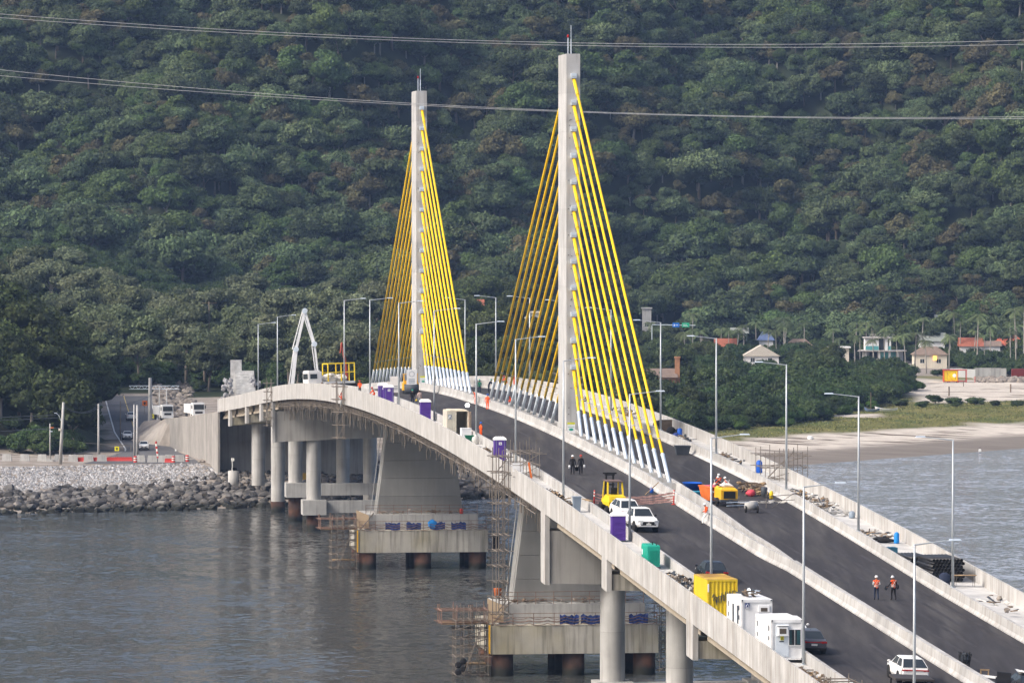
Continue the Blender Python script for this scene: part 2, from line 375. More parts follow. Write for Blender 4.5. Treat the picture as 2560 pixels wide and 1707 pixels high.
# edge panels, parapets and barriers
m = MB(); sweep(m, rect(-13.68, -13.55, -1.02, 1.1), BZ0, 440, 1.22, .012, .14); sweep(m, rect(-13.68, -13.55, -1.02, 1.1), 440, BZ1, 1.22, .010, .10)
o = m.obj('edge_parapet', CONCP, bridge); o['label'] = 'pale streaked concrete parapet panels of the near edge'
m = MB(); sweep(m, rect(11.0, 11.14, -1.02, 1.3), BZ0, BZ1, 1.25, .010, .12); o = m.obj('edge_parapet', CONCP, bridge)
m = MB(); sweep(m, rect(-11.32, -11.08, -.1, .92), BZ0, BZ1, 3.0, .012, .10); m.obj('sidewalk_barrier', CONCB, bridge)
m = MB(); sweep(m, [(.22, -.05), (.22, .9), (-.02, .9), (-.06, .3), (-.2, .1), (-.2, -.05)], BZ0, BZ1, 3.0, .012, .10, lambda q: rtop(q)+.02); m.obj('sidewalk_barrier', CONCB, bridge)
m = MB()
for a, b in ((BZ0, P1Z-4), (P1Z-3.9, 590), (592.5, 640), (642, BZ1)):
    m = MB(); sweep(m, [(-.28, -.05), (-.28, .1), (-.12, .32), (-.05, .9), (.17, .9), (.2, -.05)], a, b, 3.2, .012, .12, mlt); m.obj('median_barrier', CONCB, bridge)
m = MB(); sweep(m, [(.28, -.05), (.28, .1), (.12, .32), (.05, .9), (-.17, .9), (-.2, -.05)], 393.5, BZ1, 3.2, .012, .12, mrt); m.obj('median_barrier', CONCB, bridge)
m = MB(); sweep(m, [(-.05, -.05), (-.05, .86), (.38, .86), (.42, .3), (.6, .1), (.6, -.05)], BZ0, 393, 3.2, .012, .1, mlt); m.obj('median_barrier', CONCB, bridge)
# stays: twelve on each side of each pylon, in the median
PYTOP = 61.45
def pylon(Zp):
    dm = -.66+.36*shift(Zp)
    base = frame(Zp, dm, 0, tilt=False); base.translation.z = P(Zp, dm, 0).z
    H = PYTOP-base.translation.z
    m = MB(base)
    a, b = .69, 3.1
    for k in range(10):                                             # casting lifts
        z0 = -.4+(H+.4)*k/10; z1 = -.4+(H+.4)*(k+1)/10-.02
        m.loft([[(-a, -b, z), (a, -b, z), (a, b, z), (-a, b, z)] for z in (z0, z1)], tint=rt(.12))
        m.loft([[(-a+.02, -b+.02, z), (a-.02, -b+.02, z), (a-.02, b-.02, z), (-a+.02, b-.02, z)] for z in (z1, z1+.02)], tint=-.3)
    py = m.obj('pylon', CONCS, bridge)
    m = MB(base); m.tube((-.25, -1, H), (-.25, -1, H+1.7), .045); m.tube((.05, -1, H), (.05, -1, H+1.5), .05); m.tube((.05, -1, H+1.5), (.05, -1, H+2.9), .03); m.obj('lightning_rod', GALV, py)
    m = MB(base); m.ell((-.25, -1, H+1.8), (.12, .12, .18)); m.obj('warning_light', REDL, py)
    m = MB(base)
    for k in range(26): m.box((-a+.2+random.uniform(0, .35), -b-.01, random.uniform(2, H-4)), (.09, .03, .09))
    m.obj('form_tie_dots', mat('dark_holes', (.10, .095, .09), .95, var=0, tint=0), py)
    for side in (-1, 1):
        for k in range(12):
            zt = H-2.55-2.62*(11-k) if True else 0
            dist = 11.2+5.07*k
            top = base @ Vector((.08, side*b, zt))
            bot = P(Zp+side*dist, -.95+.7*shift(Zp+side*dist), .72)
            dr = (bot-top).normalized()
            st = MB(); st.tube(top, bot, .13, n=8, tint=rt(.1))
            so = st.obj('stay_cable', YEL, bridge, True)
            g = MB(); lu = min(3.4, 1.6/max(.3, -dr.z)); g.tube(top-dr*.1, top+dr*lu, .18, n=9); g.tube(top+dr*(lu-.02), top+dr*(lu+.06), .20, n=9, tint=-.45); g.obj('upper_guide_tube', YEL, so, True)
            g = MB(); ls = min(4.6, 2.15/max(.3, -dr.z)); g.tube(bot-dr*ls, bot+dr*.2, .17, n=9); g.tube(bot-dr*(ls+.03), bot-dr*(ls-.07), .20, n=9); g.obj('anchor_sleeve', GALV, so, True)
            g = MB(); g.tube(bot-dr*(ls+2.6), bot-dr*(ls+2.45), .15, n=8); g.obj('cable_clamp', CHROME, so)
            g = MB(base); g.box((.02, side*(b+.16), zt+.35), (.56, .36, .50)); g.box((.02, side*(b+.34), zt+.28), (.40, .06, .10), tint=-.45); g.obj('anchor_plate', GALV, py)
            m2 = (side*dist)
    return py
py1 = pylon(P1Z); py2 = pylon(P2Z)
py1['label'] = 'nearer concrete pylon with anchor plates'; py2['label'] = 'farther concrete pylon with anchor plates'
for Zp in (P1Z, P2Z):
    for side in (-1, 1):
        for k in range(13):
            q = Zp+side*(8.7+5.07*k); m = MB()
            m.loft([[P(q-.16, mlt(q)+.15, -.05), P(q+.16, mlt(q)+.15, -.05), P(q+.16, mlt(q)+.15, .82), P(q-.16, mlt(q)+.15, .82)], [P(q-.16, mrt(q)-.15, -.05), P(q+.16, mrt(q)-.15, -.05), P(q+.16, mrt(q)-.15, .82), P(q-.16, mrt(q)-.15, .82)]], tint=rt()); m.obj('anchor_rib', CONCB, bridge)
# girders and piers of the approach spans
PIERS_N = [444.0, 409.0, 369.5, 333.0, 298.0]; PIERS_F = [757.0, 778.0, 803.5, 832.0]
for ps in ([BZ0]+PIERS_N[::-1], PIERS_F+[858]):
    for a, b in zip(ps, ps[1:]):
        m = MB()
        for d in (-12.25, -7.2, -1.6, 4.0, 9.3):
            sweep(m, [(d-.45, -.61), (d+.45, -.61), (d+.3, -.9), (d+.14, -1.0), (d+.14, -1.7), (d+.35, -1.85), (d+.35, -2.15), (d-.35, -2.15), (d-.35, -1.85), (d-.14, -1.7), (d-.14, -1.0), (d-.3, -.9)], a+1.3, b-1.3, 30, 0, .1)
        m.obj('precast_girders', mat('girder_concrete', (.52, .455, .36), .85, var=.12, scale=.5, streak=.15, tint=.3), bridge)
def zat(q, d, z): p = P(q, d, 0); return Vector((p.x, p.y, z))
def pier(Z, tall, cap_z, water_tied, tie=True, dcols=(-7.7, 5.3), dia=2.12, wall=False, spread=1.6):
    eb = -3.45 if not tall else -6.9
    et = -2.2 if not tall else -2.45
    m = MB(); y0, y1 = Z-1.25, Z+1.25
    m.loft([[P(q, -13.35, e) for q, e in ((y0, eb), (y1, eb), (y1, et), (y0, et))], [P(q, 10.7, e) for q, e in ((y0, eb), (y1, eb), (y1, et), (y0, et))]])
    m.loft([[P(q, -11.6, e) for q, e in ((Z-.45, et), (Z+.45, et), (Z+.45, -.65), (Z-.45, -.65))], [P(q, 9.4, e) for q, e in ((Z-.45, et), (Z+.45, et), (Z+.45, -.65), (Z-.45, -.65))]])
    root = m.obj('pier', SHAFT if tall else CONCD, bridge)
    m = MB()
    m.loft([[P(q, -13.66, e) for q, e in ((y0-.15, eb-.1), (y1, eb-.1), (y1, -1.03), (y0-.15, -1.03))], [P(q, -13.26, e) for q, e in ((y0-.15, eb-.1), (y1, eb-.1), (y1, -1.03), (y0-.15, -1.03))]])
    m.obj('end_panel', CONCP, root); m = MB()
    m.loft([[P(q, 10.72, e) for q, e in ((y0-.15, eb-.1), (y1, eb-.1), (y1, -1.03), (y0-.15, -1.03))], [P(q, 11.1, e) for q, e in ((y0-.15, eb-.1), (y1, eb-.1), (y1, -1.03), (y0-.15, -1.03))]])
    m.obj('end_panel', CONCP, root)
    for d in dcols:
        ztop = P(Z, d, eb).z+.05; c = P(Z, d, 0)
        m = MB(); zz = cap_z; k = 0
        while zz < ztop-.1:
            z2 = min(ztop, zz+4.2)
            m.tube((c.x, c.y, zz), (c.x, c.y, z2-.04), dia/2, n=28, tint=rt(.1), cap=False); m.tube((c.x, c.y, z2-.04), (c.x, c.y, z2), dia/2-.02, n=28, tint=-.3, cap=False); zz = z2
        m.obj('column', CONC, root, True)
        if water_tied:
            m = MB(frame(Z, d, 0, tilt=False)); m.M.translation.z = 0
            m.bx(-spread, spread, -spread, spread, cap_z-2.15, cap_z); m.obj('pile_cap', CONC, root)
            m = MB(); m.tube((c.x, c.y, -2), (c.x, c.y, cap_z-2.1), 1.05, n=20); m.obj('pile', RUST, root, True)
    if water_tied and tie:
        m = MB(); a, b = dcols[0]+spread+.02, dcols[1]-spread-.02
        m.loft([[zat(q, a, z) for q, z in ((Z-.7, cap_z-1.9), (Z+.7, cap_z-1.9), (Z+.7, cap_z-.15), (Z-.7, cap_z-.15))], [zat(q, b, z) for q, z in ((Z-.7, cap_z-1.9), (Z+.7, cap_z-1.9), (Z+.7, cap_z-.15), (Z-.7, cap_z-.15))]])
        m.obj('tie_beam', CONC, root)
    return root
pier(444, True, 6.1, True); pier(409, False, 6.1, True); pier(369.5, False, 5.6, True); pier(333, False, 5.0, True)
pier(757, True, 4.4, True, dcols=(-7.6, 6.0), spread=1.7); pier(778, False, 5.8, True, dcols=(-8.4, 6.0), spread=1.5)
pier(803.5, False, 1.6, False, dcols=(-8.7, 5.5)); pier(832, False, 2.6, False, dcols=(-9.0, 4.5))
for (Z, d, w0) in ((803.5, -8.7, -1.0), (803.5, 5.5, -1.0)):
    c = P(Z, d, 0); m = MB(); m.tube((c.x, c.y, -1), (c.x, c.y, 1.62), 1.1, n=20); m.obj('pile', RUST, bridge, True)
# the two tower piers: splayed wall, two-step pile cap, rusty piles
def tower_pier(Zp):
    dm = -.85+shift(Zp)*.4
    b = frame(Zp, dm, 0, tilt=False); deckz = b.translation.z; b.translation.z = 0
    m = MB(b); zt = deckz-2.25
    n = 6
    for k in range(n):
        z0 = 6.9+(zt-6.9)*k/n; z1 = 6.9+(zt-6.9)*(k+1)/n
        def hw(z): return 5.6-1.75*(z-6.9)/(zt-6.9)
        m.loft([[(-hw(z), -2.1, z), (hw(z), -2.1, z), (hw(z), 2.1, z), (-hw(z), 2.1, z)] for z in (z0, z1-.03)], tint=rt(.12))
    root = m.obj('tower_pier', mat('smooth_pier_concrete', (.225, .225, .215), .9, var=.14, scale=.3, streak=.2, scol=(.35, .35, .34), tint=.3), bridge)
    m = MB(b); m.bx(-7.3, 7.3, -4.6, 4.6, 4.95, 6.95); m.obj('upper_pile_cap', CONC, root)
    m = MB(b)
    for i in range(7): m.bx(-8.35+i*2.386, -8.35+(i+1)*2.386-.008, -6.9, 6.9, 2.2, 5.0, tint=rt(.2))
    m.obj('pile_cap', CONCD, root)
    for x in (-7.1, 0.0, 7.1):
        for y in (-5.6, 0.2, 5.6):
            m = MB(b)
            m.tube((x if x > -7 or True else x, y, -2.5), (x, y, 2.2), 1.12, n=20); m.obj('pile', RUST, root, True)
    m = MB(b)                                                        # pale twin ducts leaning up the wall
    for x in (-6.5, -5.9): m.tube((x, -2.9, 6.9), (x+1.75, -2.35, zt-1.0), .05)
    m.obj('drain_pipe', CONC, root)
    return root, b, deckz
tp1, tb1, dz1 = tower_pier(P1Z+1.0); tp2, tb2, dz2 = tower_pier(P2Z)
# abutment, retaining walls and the approach behind it
m = MB(); q = 856.0
m.loft([[P(a, -13.6, 0)+Vector((0, 0, z-P(a, -13.6, 0).z)) for a, z in ((q, 2.5), (q+1.2, 2.5), (q+1.2, P(q, -13.6, -1.1).z), (q, P(q, -13.6, -1.1).z))], [P(a, 11.0, 0)+Vector((0, 0, z-P(a, 11, 0).z)) for a, z in ((q, 2.5), (q+1.2, 2.5), (q+1.2, P(q, 11, -1.1).z), (q, P(q, 11, -1.1).z))]])
m.obj('abutment', SHAFT, bridge)
wall_root = None
m = MB(); Z = zs(851.2, 929, 2.4)
for a, b in zip(Z, Z[1:]):
    A, B = P(a+.01, -13.6, -1.0), P(b-.01, -13.6, -1.0); A2, B2 = P(a+.01, -13.25, -1.0), P(b-.01, -13.25, -1.0)
    lo = lambda v: Vector((v.x, v.y, gz(v.x, v.y)-1.5))
    if A.z > lo(A).z: m.loft([[lo(A), A, A2, lo(A2)], [lo(B), B, B2, lo(B2)]], tint=rt(.15))
o = m.obj('retaining_wall', mat('panel_wall_concrete', (.31, .297, .28), .9, var=.15, scale=.4, streak=.55, scol=(.13, .115, .10), tint=.35)); tag(o, 'tall streaked concrete retaining wall holding the bridge approach above the lower road', 'retaining wall')
m = MB(); Z = zs(851.2, 1010, 4)
for a, b in zip(Z, Z[1:]):
    dl = lambda q: -13.25+max(0, q-922)*.05; sk = lambda q: dl(q)-.05-min(9, max(0, q-922)*.5)
    m.loft([[P(q, d, e) for d, e in ((sk(q), -6), (11, -6), (11, -.9), (dl(q), -.9))] for q in (a, b)], cap=False)
tag(m.obj('approach_road', mat('packed_earth', (.27, .24, .21), .95, var=.25, scale=.5, col2=(.40, .37, .34), c2scale=.1, c2amt=.8)), kind='structure')
# ------------------------------------------------------------------ lamp posts
def lamp_post(M, label, armdir, H=11.5, group='lamp posts along the bridge', arm=2.1):
    t = thing('lamp_post', label, 'lamp post', M, group)
    m = MB(); m.path([(0, 0, 0), (0, 0, H*.5), (0, 0, H)], [.105, .085, .06], 8); m.bx(-.2, .2, -.2, .2, 0, .04); m.obj('pole', LAMPS, t, True)
    m = MB(); m.path([(0, 0, H-.05), (armdir*arm*.5, 0, H+.08), (armdir*arm, 0, H+.2)], [.05, .04, .035], 6); m.obj('arm', LAMPS, t)
    m = MB(); m.box((armdir*(arm+.3), 0, H+.23), (.75, .3, .09), taper=.8); m.obj('luminaire', GALV, t)
    return t
def lpl(Z): return P(Z, -11.48, .14)
LNAMES = ['post at the small loader', 'post at the office cabins', 'post at the yellow container', 'post at the green generator', 'post beside the grey bin', 'post by the scaffolded parapet', 'post by the open container', 'post between two purple toilets', 'post next to the twin toilets', 'post by the orange worker on the crest', 'post by the crane truck', 'post past the crane truck', 'post beyond the crest', 'post left of the pump boom', 'farthest post on the descending span', 'last post by the abutment']
for i, Z in enumerate([306, 339, 373, 410, 447, 479, 510, 549, 588, 625, 662, 773, 806]):
    M = frame(Z, -11.48, .14, tilt=False)
    nm = LNAMES[i] if i < 11 else LNAMES[i+2]
    lamp_post(M, 'slim grey lamp post on the channel side sidewalk, '+nm[5:], 1)
RN = ['beside the pipe stack', 'by the blue drum and tarpaulin', 'by the right parapet scaffold', 'near the dark mortar tub', 'beside the dark crates and bags', 'behind the nearer stays', 'left of the nearer pylon stays', 'seen through the far side stays', 'between the two pylons', 'behind the farther stays', 'behind the farther pylon']
for i, Z in enumerate([378, 414, 448, 486, 518, 554, 590, 626, 662, 698]):
    M = frame(Z, rtop(Z)+.12, .9, tilt=False)
    lamp_post(M, 'slim grey lamp post on the beach side barrier, '+RN[i], -1, 10.7)
# ------------------------------------------------------------------ people
def seg_dist(p, a, b):
    ab = b-a; t = max(0, min(1, (p-a).dot(ab)/max(ab.length_squared, 1e-9))); return (p-(a+ab*t)).length
def person(M, label, top, legs, helmet=None, vest=None, pose=None, sc=1.0, hair=False, sleeves=None, gloves=None):
    J = dict(pel=(0, 0, .95), spi=(0, .01, 1.15), che=(0, 0, 1.36), nec=(0, .0, 1.48), hed=(0, .02, 1.63), crown=(0, .015, 1.73))
    for s, n in ((-1, 'l'), (1, 'r')):
        J.update({'sh'+n: (s*.185, -.01, 1.40), 'el'+n: (s*.25, -.03, 1.13), 'wr'+n: (s*.26, .05, .89), 'hi'+n: (s*.095, 0, .90), 'kn'+n: (s*.105, .02, .49), 'an'+n: (s*.11, -.02, .09), 'to'+n: (s*.125, .15, .04)})
    if pose: J.update(pose)
    J = {k: Vector(v)*sc for k, v in J.items()}
    order = list(J); idx = {k: i for i, k in enumerate(order)}
    rad = dict(pel=(.135, .105), spi=(.135, .10), che=(.15, .11), nec=(.058, .06), hed=(.082, .098), crown=(.06, .07))
    for n in 'lr': rad.update({'sh'+n: (.068, .068), 'el'+n: (.047, .047), 'wr'+n: (.033, .033), 'hi'+n: (.098, .10), 'kn'+n: (.066, .066), 'an'+n: (.045, .05), 'to'+n: (.045, .035)})
    E = [('pel', 'spi'), ('spi', 'che'), ('che', 'nec'), ('nec', 'hed'), ('hed', 'crown')]
    for n in 'lr': E += [('che', 'sh'+n), ('sh'+n, 'el'+n), ('el'+n, 'wr'+n), ('pel', 'hi'+n), ('hi'+n, 'kn'+n), ('kn'+n, 'an'+n), ('an'+n, 'to'+n)]
    me = bpy.data.meshes.new('tmp'); me.from_pydata([J[k] for k in order], [(idx[a], idx[b]) for a, b in E], [])
    ob = bpy.data.objects.new('tmp', me); C.objects.link(ob)
    sk = ob.modifiers.new('s', 'SKIN'); sk.use_smooth_shade = True; sb = ob.modifiers.new('u', 'SUBSURF'); sb.levels = 1; sb.render_levels = 1
    for k in order:
        v = me.skin_vertices[0].data[idx[k]]; v.radius = (rad[k][0]*sc, rad[k][1]*sc); v.use_root = (k == 'pel')
    dg = bpy.context.evaluated_depsgraph_get(); dg.update()
    bm_ = bpy.data.meshes.new_from_object(ob.evaluated_get(dg)); bpy.data.objects.remove(ob); 
    mb = MB(); V = [v.co.copy() for v in bm_.vertices]; F = [list(p.vertices) for p in bm_.polygons]; bpy.data.meshes.remove(bm_)
    cls = {}
    for a, b in E:
        if a[:2] in ('el',) : c = 2 if sleeves is None else sleeves
        elif a[:2] in ('hi', 'kn'): c = 1
        elif a[:2] == 'an': c = 3
        elif a in ('nec', 'hed'): c = 4
        elif a == 'pel' and b[:2] == 'hi': c = 1
        else: c = 0
        cls[(a, b)] = c
    torso = []
    for f in F:
        ctr = sum((V[i] for i in f), Vector())/len(f)
        best = min(E, key=lambda e: seg_dist(ctr, J[e[0]], J[e[1]])-.5*min(rad[e[0]][0], rad[e[1]][0]))
        mb.mi = cls[best] if cls[best] != 2 else 0
        mb.add([V[i] for i in f], [tuple(range(len(f)))])
        if best in (('pel', 'spi'), ('spi', 'che'), ('che', 'nec'), ('che', 'shl'), ('che', 'shr')): torso.append(f)
    # hands: a palm, four bent fingers and a thumb each; a nose, eyes, mouth and ears
    for n, s in (('l', -1), ('r', 1)):
        w = J['wr'+n]; d = (w-J['el'+n]).normalized(); sd_ = Vector((s, 0, 0)); 
        u = d.cross(Vector((0, 1, 0))).normalized() if abs(d.y) < .9 else Vector((1, 0, 0)); v = d.cross(u).normalized()
        mb.mi = 4 if gloves is None else 5
        mb.ell(w+d*.045*sc, (.036*sc, .036*sc, .045*sc), 8, 5)
        for i in range(4):
            o = w+d*.08*sc+v*((i-1.5)*.018*sc); L = (.072, .08, .076, .058)[i]*sc
            mb.path([o, o+d*L*.45, o+d*L*.75+u*(.02*sc), o+d*L*.9+u*(.038*sc)], [.010*sc, .009*sc, .008*sc, .006*sc], 5)
        o = w+d*.03*sc-v*(.034*sc); mb.path([o, o+d*.035*sc-v*.02*sc, o+d*.062*sc-v*.018*sc+u*.012*sc], [.011*sc, .010*sc, .007*sc], 5)
    h = J['hed']; mb.mi = 4
    mb.path([h+Vector((0, .095, .0))*sc, h+Vector((0, .118, -.03))*sc], [.010*sc, .016*sc], 5)
    for s in (-1, 1): mb.ell(h+Vector((s*.085, .0, -.01))*sc, (.012*sc, .022*sc, .032*sc), 6, 4)
    mb.mi = 6
    for s in (-1, 1): mb.ell(h+Vector((s*.032, .088, .02))*sc, (.012*sc, .008*sc, .007*sc), 6, 4)
    mb.box(h+Vector((0, .098, -.062))*sc, (.045*sc, .012*sc, .008*sc))
    o = mb.obj('person', [top, legs, top, BOOT, SKIN, gloves or SKIN, HAIR], None, True); o.matrix_world = M
    tag(o, label, 'person', None)
    hd = MB(); hc = h+Vector((0, -.005, .045))*sc
    tiltM = Matrix.Rotation(0, 3, 'X')
    if helmet:
        pr = [(.001, .125), (.05, .118), (.09, .09), (.113, .045), (.12, .0), (.121, -.012)]
        hd.lathe(hc, [(r*sc*1.04, z*sc*1.06) for r, z in pr][::-1], 14); hd.box(hc+Vector((0, .115, -.005))*sc, (.16*sc, .09*sc, .014*sc)); hd.box(hc+Vector((0, 0, .12))*sc, (.03*sc, .16*sc, .02*sc))
        hd.obj('hard_hat', helmet, o, True)
    else:
        hd.ell(h+Vector((0, -.018, .04))*sc, (.095*sc, .108*sc, .092*sc), 10, 6); hd.obj('hair', HAIR, o, True)
    if vest is not None:
        vb = MB(); ids = {}
        for f in torso:
            ctr = sum((V[i] for i in f), Vector())/len(f)
            vb.add([V[i]+(V[i]-Vector((J['spi'].x*.5+J['che'].x*.5 if False else ctr.x*.35, ctr.y*.3, V[i].z))).normalized()*.016*sc for i in f], [tuple(range(len(f)))])
        vo = vb.obj('safety_vest', vest, o, True)
        ct = (J['spi']+J['che'])/2; ax = (J['che']-J['pel']).normalized()
        sb_ = MB()
        def ringat(t, rx, ry, hh):
            c = J['pel'].lerp(J['che'], t); n = 16
            pts = [c+Vector((rx*math.cos(2*math.pi*k/n), ry*math.sin(2*math.pi*k/n), 0))*sc for k in range(n)]
            sb_.add([p-ax*hh for p in pts]+[p+ax*hh for p in pts], [(k, (k+1) % n, n+(k+1) % n, n+k) for k in range(n)])
        ringat(.12, .172, .142, .022); ringat(.38, .172, .14, .02)
        c = J['spi'].lerp(J['che'], .35)
        for s in (-1, 1):
            for yy in (-1, 1): sb_.bar(c+Vector((-s*.12, yy*.148, -.10))*sc, c+Vector((s*.13, yy*.135, .22))*sc, .024*sc, .012*sc)
        sb_.obj('reflective_strips', REFL, vo)
    return o
def bent(**k): return k
WALKP = dict(knl=(-.105, .09, .50), anl=(-.11, .06, .10), tol=(-.125, .22, .05), knr=(.105, -.02, .50), anr=(.11, -.17, .13), tor=(.125, -.02, .05), ell=(-.25, -.10, 1.14), wrl=(-.25, -.06, .90), elr=(.25, .04, 1.13), wrr=(.24, .17, .93))
BACKP = dict(elr=(.26, -.05, 1.15), wrr=(.13, .16, 1.12), ell=(-.26, -.05, 1.15), wrl=(-.13, .16, 1.10))
def onbridge(Z, d, e=0.0, yaw=0.0): return frame(Z, d, e, yaw, tilt=False)
person(onbridge(376.5, 1.2, 0, 0), 'person in orange vest and navy trousers with folded arms, walking left of a colleague', CLOTHW, CLOTHN, PLWHITE, HIVIS, {**WALKP, **{k: BACKP[k] for k in BACKP}})
pv = person(onbridge(376.8, 2.52, 0, .35), 'person in orange vest with a dark shoulder bag, holding a clipboard', CLOTHB, CLOTHB, PLWHITE, HIVIS, {**WALKP, 'ell': (-.30, .02, 1.16), 'wrl': (-.42, .14, .98), 'nec': (0, .04, 1.48), 'hed': (-.02, .10, 1.61), 'crown': (-.02, .11, 1.71)})
bag = MB(onbridge(376.8, 2.52, 0, .35)); bag.M = bag.M @ Matrix.Translation((.27, -.1, .98)); bag.ell((0, 0, 0), (.10, .16, .19), 10, 6); bag.path([(0, .05, .15), (-.12, .03, .45), (-.25, 0, .42)], .02, 5)
tag(bag.obj('shoulder_bag', CLOTHB, None, True), 'dark shoulder bag hanging at the hip of a vested worker', 'bag')
bd = MB(onbridge(376.8, 2.52, 0, .35)); bd.box((-.50, .2, .90), (.22, .02, .30), M=Matrix.Rotation(.5, 3, 'Y')); bd.box((-.50, .185, .90), (.17, .01, .24), M=Matrix.Rotation(.5, 3, 'Y')); tag(bd.obj('clipboard', DGREY), 'small dark clipboard in the hand of a vested worker on the far carriageway', 'clipboard')
CAR = dict(ell=(-.24, 0, 1.12), elr=(.24, 0, 1.12), wrl=(-.27, .02, .86), wrr=(.27, .02, .86))
person(onbridge(470.2, -7.45, 0, math.pi), 'person in black clothes and white hard hat carrying one side of a bucket', CLOTHB, CLOTHB, PLWHITE, None, {**WALKP, **CAR}, gloves=CLOTHW)
person(onbridge(470.8, -6.62, 0, math.pi), 'person in black clothes and red hard hat carrying one side of a bucket', CLOTHB, CLOTHB, REDP, None, {**WALKP, **CAR, 'knl': (-.1, .02, .49), 'anl': (-.11, -.1, .1), 'tol': (-.12, .05, .04), 'knr': (.1, .07, .5), 'anr': (.11, .04, .09), 'tor': (.12, .2, .04)}, gloves=CLOTHW)
m = MB(onbridge(470.5, -7.03, .35)); m.lathe((0, 0, 0), [(.15, 0), (.2, .34), (.21, .36), (.19, .36), (.14, .03)], 14); m.path([(-.2, 0, .34), (-.1, 0, .5), (.1, 0, .5), (.2, 0, .34)], .012, 5); tag(m.obj('bucket', BLACK, None, True), 'black bucket carried between two workers on the carriageway', 'bucket')
for k, (dx, lab) in enumerate(((-.36, 'left'), (.38, 'right'))):
    m = MB(onbridge(470.2+(k*.6), -7.45 if k == 0 else -6.62, .62, math.pi)); s = 1 if k == 0 else -1
    m.tube((s*.30, .03, 0), (s*.30, .03, .24), .09, n=10); m.tube((s*.30, .03, .24), (s*.30, .03, .28), .04, n=8)
    tag(m.obj('jug', PLWHITE, None, True), 'white plastic jug in the outer hand of the worker with the '+('white' if k == 0 else 'red')+' hard hat', 'jug')
LEANW = dict(spi=(0, .08, 1.14), che=(0, .20, 1.30), nec=(0, .28, 1.40), hed=(0, .34, 1.52), crown=(0, .37, 1.62), shl=(-.19, .22, 1.33), shr=(.19, .22, 1.33), ell=(-.22, .40, 1.15), elr=(.22, .40, 1.15), wrl=(-.12, .58, 1.08), wrr=(.12, .58, 1.08))
person(onbridge(450.8, 2.2, 0, -1.2), 'person in dark clothes and orange vest bending over the compressor, first of three', CLOTHN, CLOTHN, PLWHITE, HIVIS, LEANW)
person(onbridge(452.2, 2.8, 0, math.pi), 'person in an orange vest and white hard hat, middle one of three behind the compressor', CLOTHG, CLOTHN, PLWHITE, HIVIS, BACKP)
person(onbridge(450.4, 3.35, 0, 1.0), 'person in orange vest, pale sleeves and blue jeans at the compressor, third of three', CLOTHW, mat('blue_denim', (.03, .07, .16), .9, var=.1, tint=0), PLWHITE, HIVIS, LEANW)
SIT = dict(spi=(0, .03, 1.12), che=(0, .05, 1.34), nec=(0, .09, 1.46), hed=(0, .15, 1.59), crown=(0, .17, 1.69), hil=(-.1, .02, .90), hir=(.1, .02, .90), knl=(-.12, .30, .58), knr=(.12, .24, .54), anl=(-.14, .36, .12), anr=(.16, .30, .11), tol=(-.15, .50, .05), tor=(.18, .44, .05), ell=(-.25, .1, 1.12), elr=(.25, .1, 1.12), wrl=(-.08, .26, 1.05), wrr=(.08, .26, 1.05), pel=(0, 0, .93))
person(onbridge(425.4, -2.78, 0, 1.75), 'person in an orange vest, pale trousers and white hard hat leaning against the median barrier', HIVIS, CLOTHW, PLWHITE, HIVIS, SIT)
person(onbridge(515.4, -10.4, 0, -1.2), 'person in orange coveralls and blue hard hat standing near the open container', HIVIS, HIVIS, BLUEP, None, BACKP)
person(onbridge(576.7, -2.75, 0, -.4), 'person in orange coveralls and blue hard hat walking before the median barrier gap', HIVIS, HIVIS, BLUEP, None, WALKP)
KNEEL = dict(pel=(0, 0, .45), spi=(0, .08, .64), che=(0, .18, .84), nec=(0, .25, .95), hed=(0, .31, 1.08), crown=(0, .33, 1.17), shl=(-.19, .2, .87), shr=(.19, .2, .87), ell=(-.24, .36, .68), elr=(.24, .36, .68), wrl=(-.12, .52, .5), wrr=(.12, .52, .5), hil=(-.1, .0, .42), hir=(.1, 0, .42), knl=(-.15, .34, .40), knr=(.15, .30, .10), anl=(-.14, .26, .09), anr=(.14, -.12, .09), tol=(-.15, .42, .04), tor=(.14, -.2, .04))
person(onbridge(590, 1.4, 0, 1.2), 'person in orange coveralls and a blue hard hat crouching behind the shaded stays', HIVIS, HIVIS, BLUEP, None, {k: (v[0], v[1], v[2]+.1) for k, v in KNEEL.items()})
person(onbridge(591, -2.5, 0, 1.6), 'person in red-orange coveralls stepping through the barrier gap by a lamp post', HIVIS, HIVIS, BOOT, None, {**WALKP, 'che': (0, .15, 1.33), 'nec': (0, .22, 1.44), 'hed': (0, .28, 1.57), 'crown': (0, .3, 1.66), 'shl': (-.18, .15, 1.37), 'shr': (.18, .15, 1.37)})
person(onbridge(633.6, 2.6, 0, 2.6), 'person in green shirt and green hard hat standing on the far carriageway', CLOTHGR, CLOTHN, GREENP, None, {})
person(onbridge(640, 4.4, 0, -2.0), 'person in dark navy clothes and a green hard hat bending on the far carriageway', CLOTHN, CLOTHN, GREENP, None, LEANW)
person(onbridge(655, 8.3, .1, 2.0), 'person in red-orange coveralls bending by the far parapet behind the shaded stays', HIVIS, HIVIS, REDP, None, LEANW)
person(onbridge(656, 9.4, .2, -2.0), 'person in red-orange coveralls standing by the far parapet behind the shaded stays', HIVIS, HIVIS, REDP, None, BACKP)
person(onbridge(592.8, -9.5, 0, 0), 'person in a dark shirt and green hard hat walking uphill beside a person in pink', CLOTHB, CLOTHN, GREENP, None, WALKP)
person(onbridge(591.2, -8.85, 0, 0), 'person in pinkish shirt walking uphill with a yellow helmet in hand', CLOTHP, CLOTHG, None, None, {**WALKP, 'wrl': (-.29, .02, .88)})
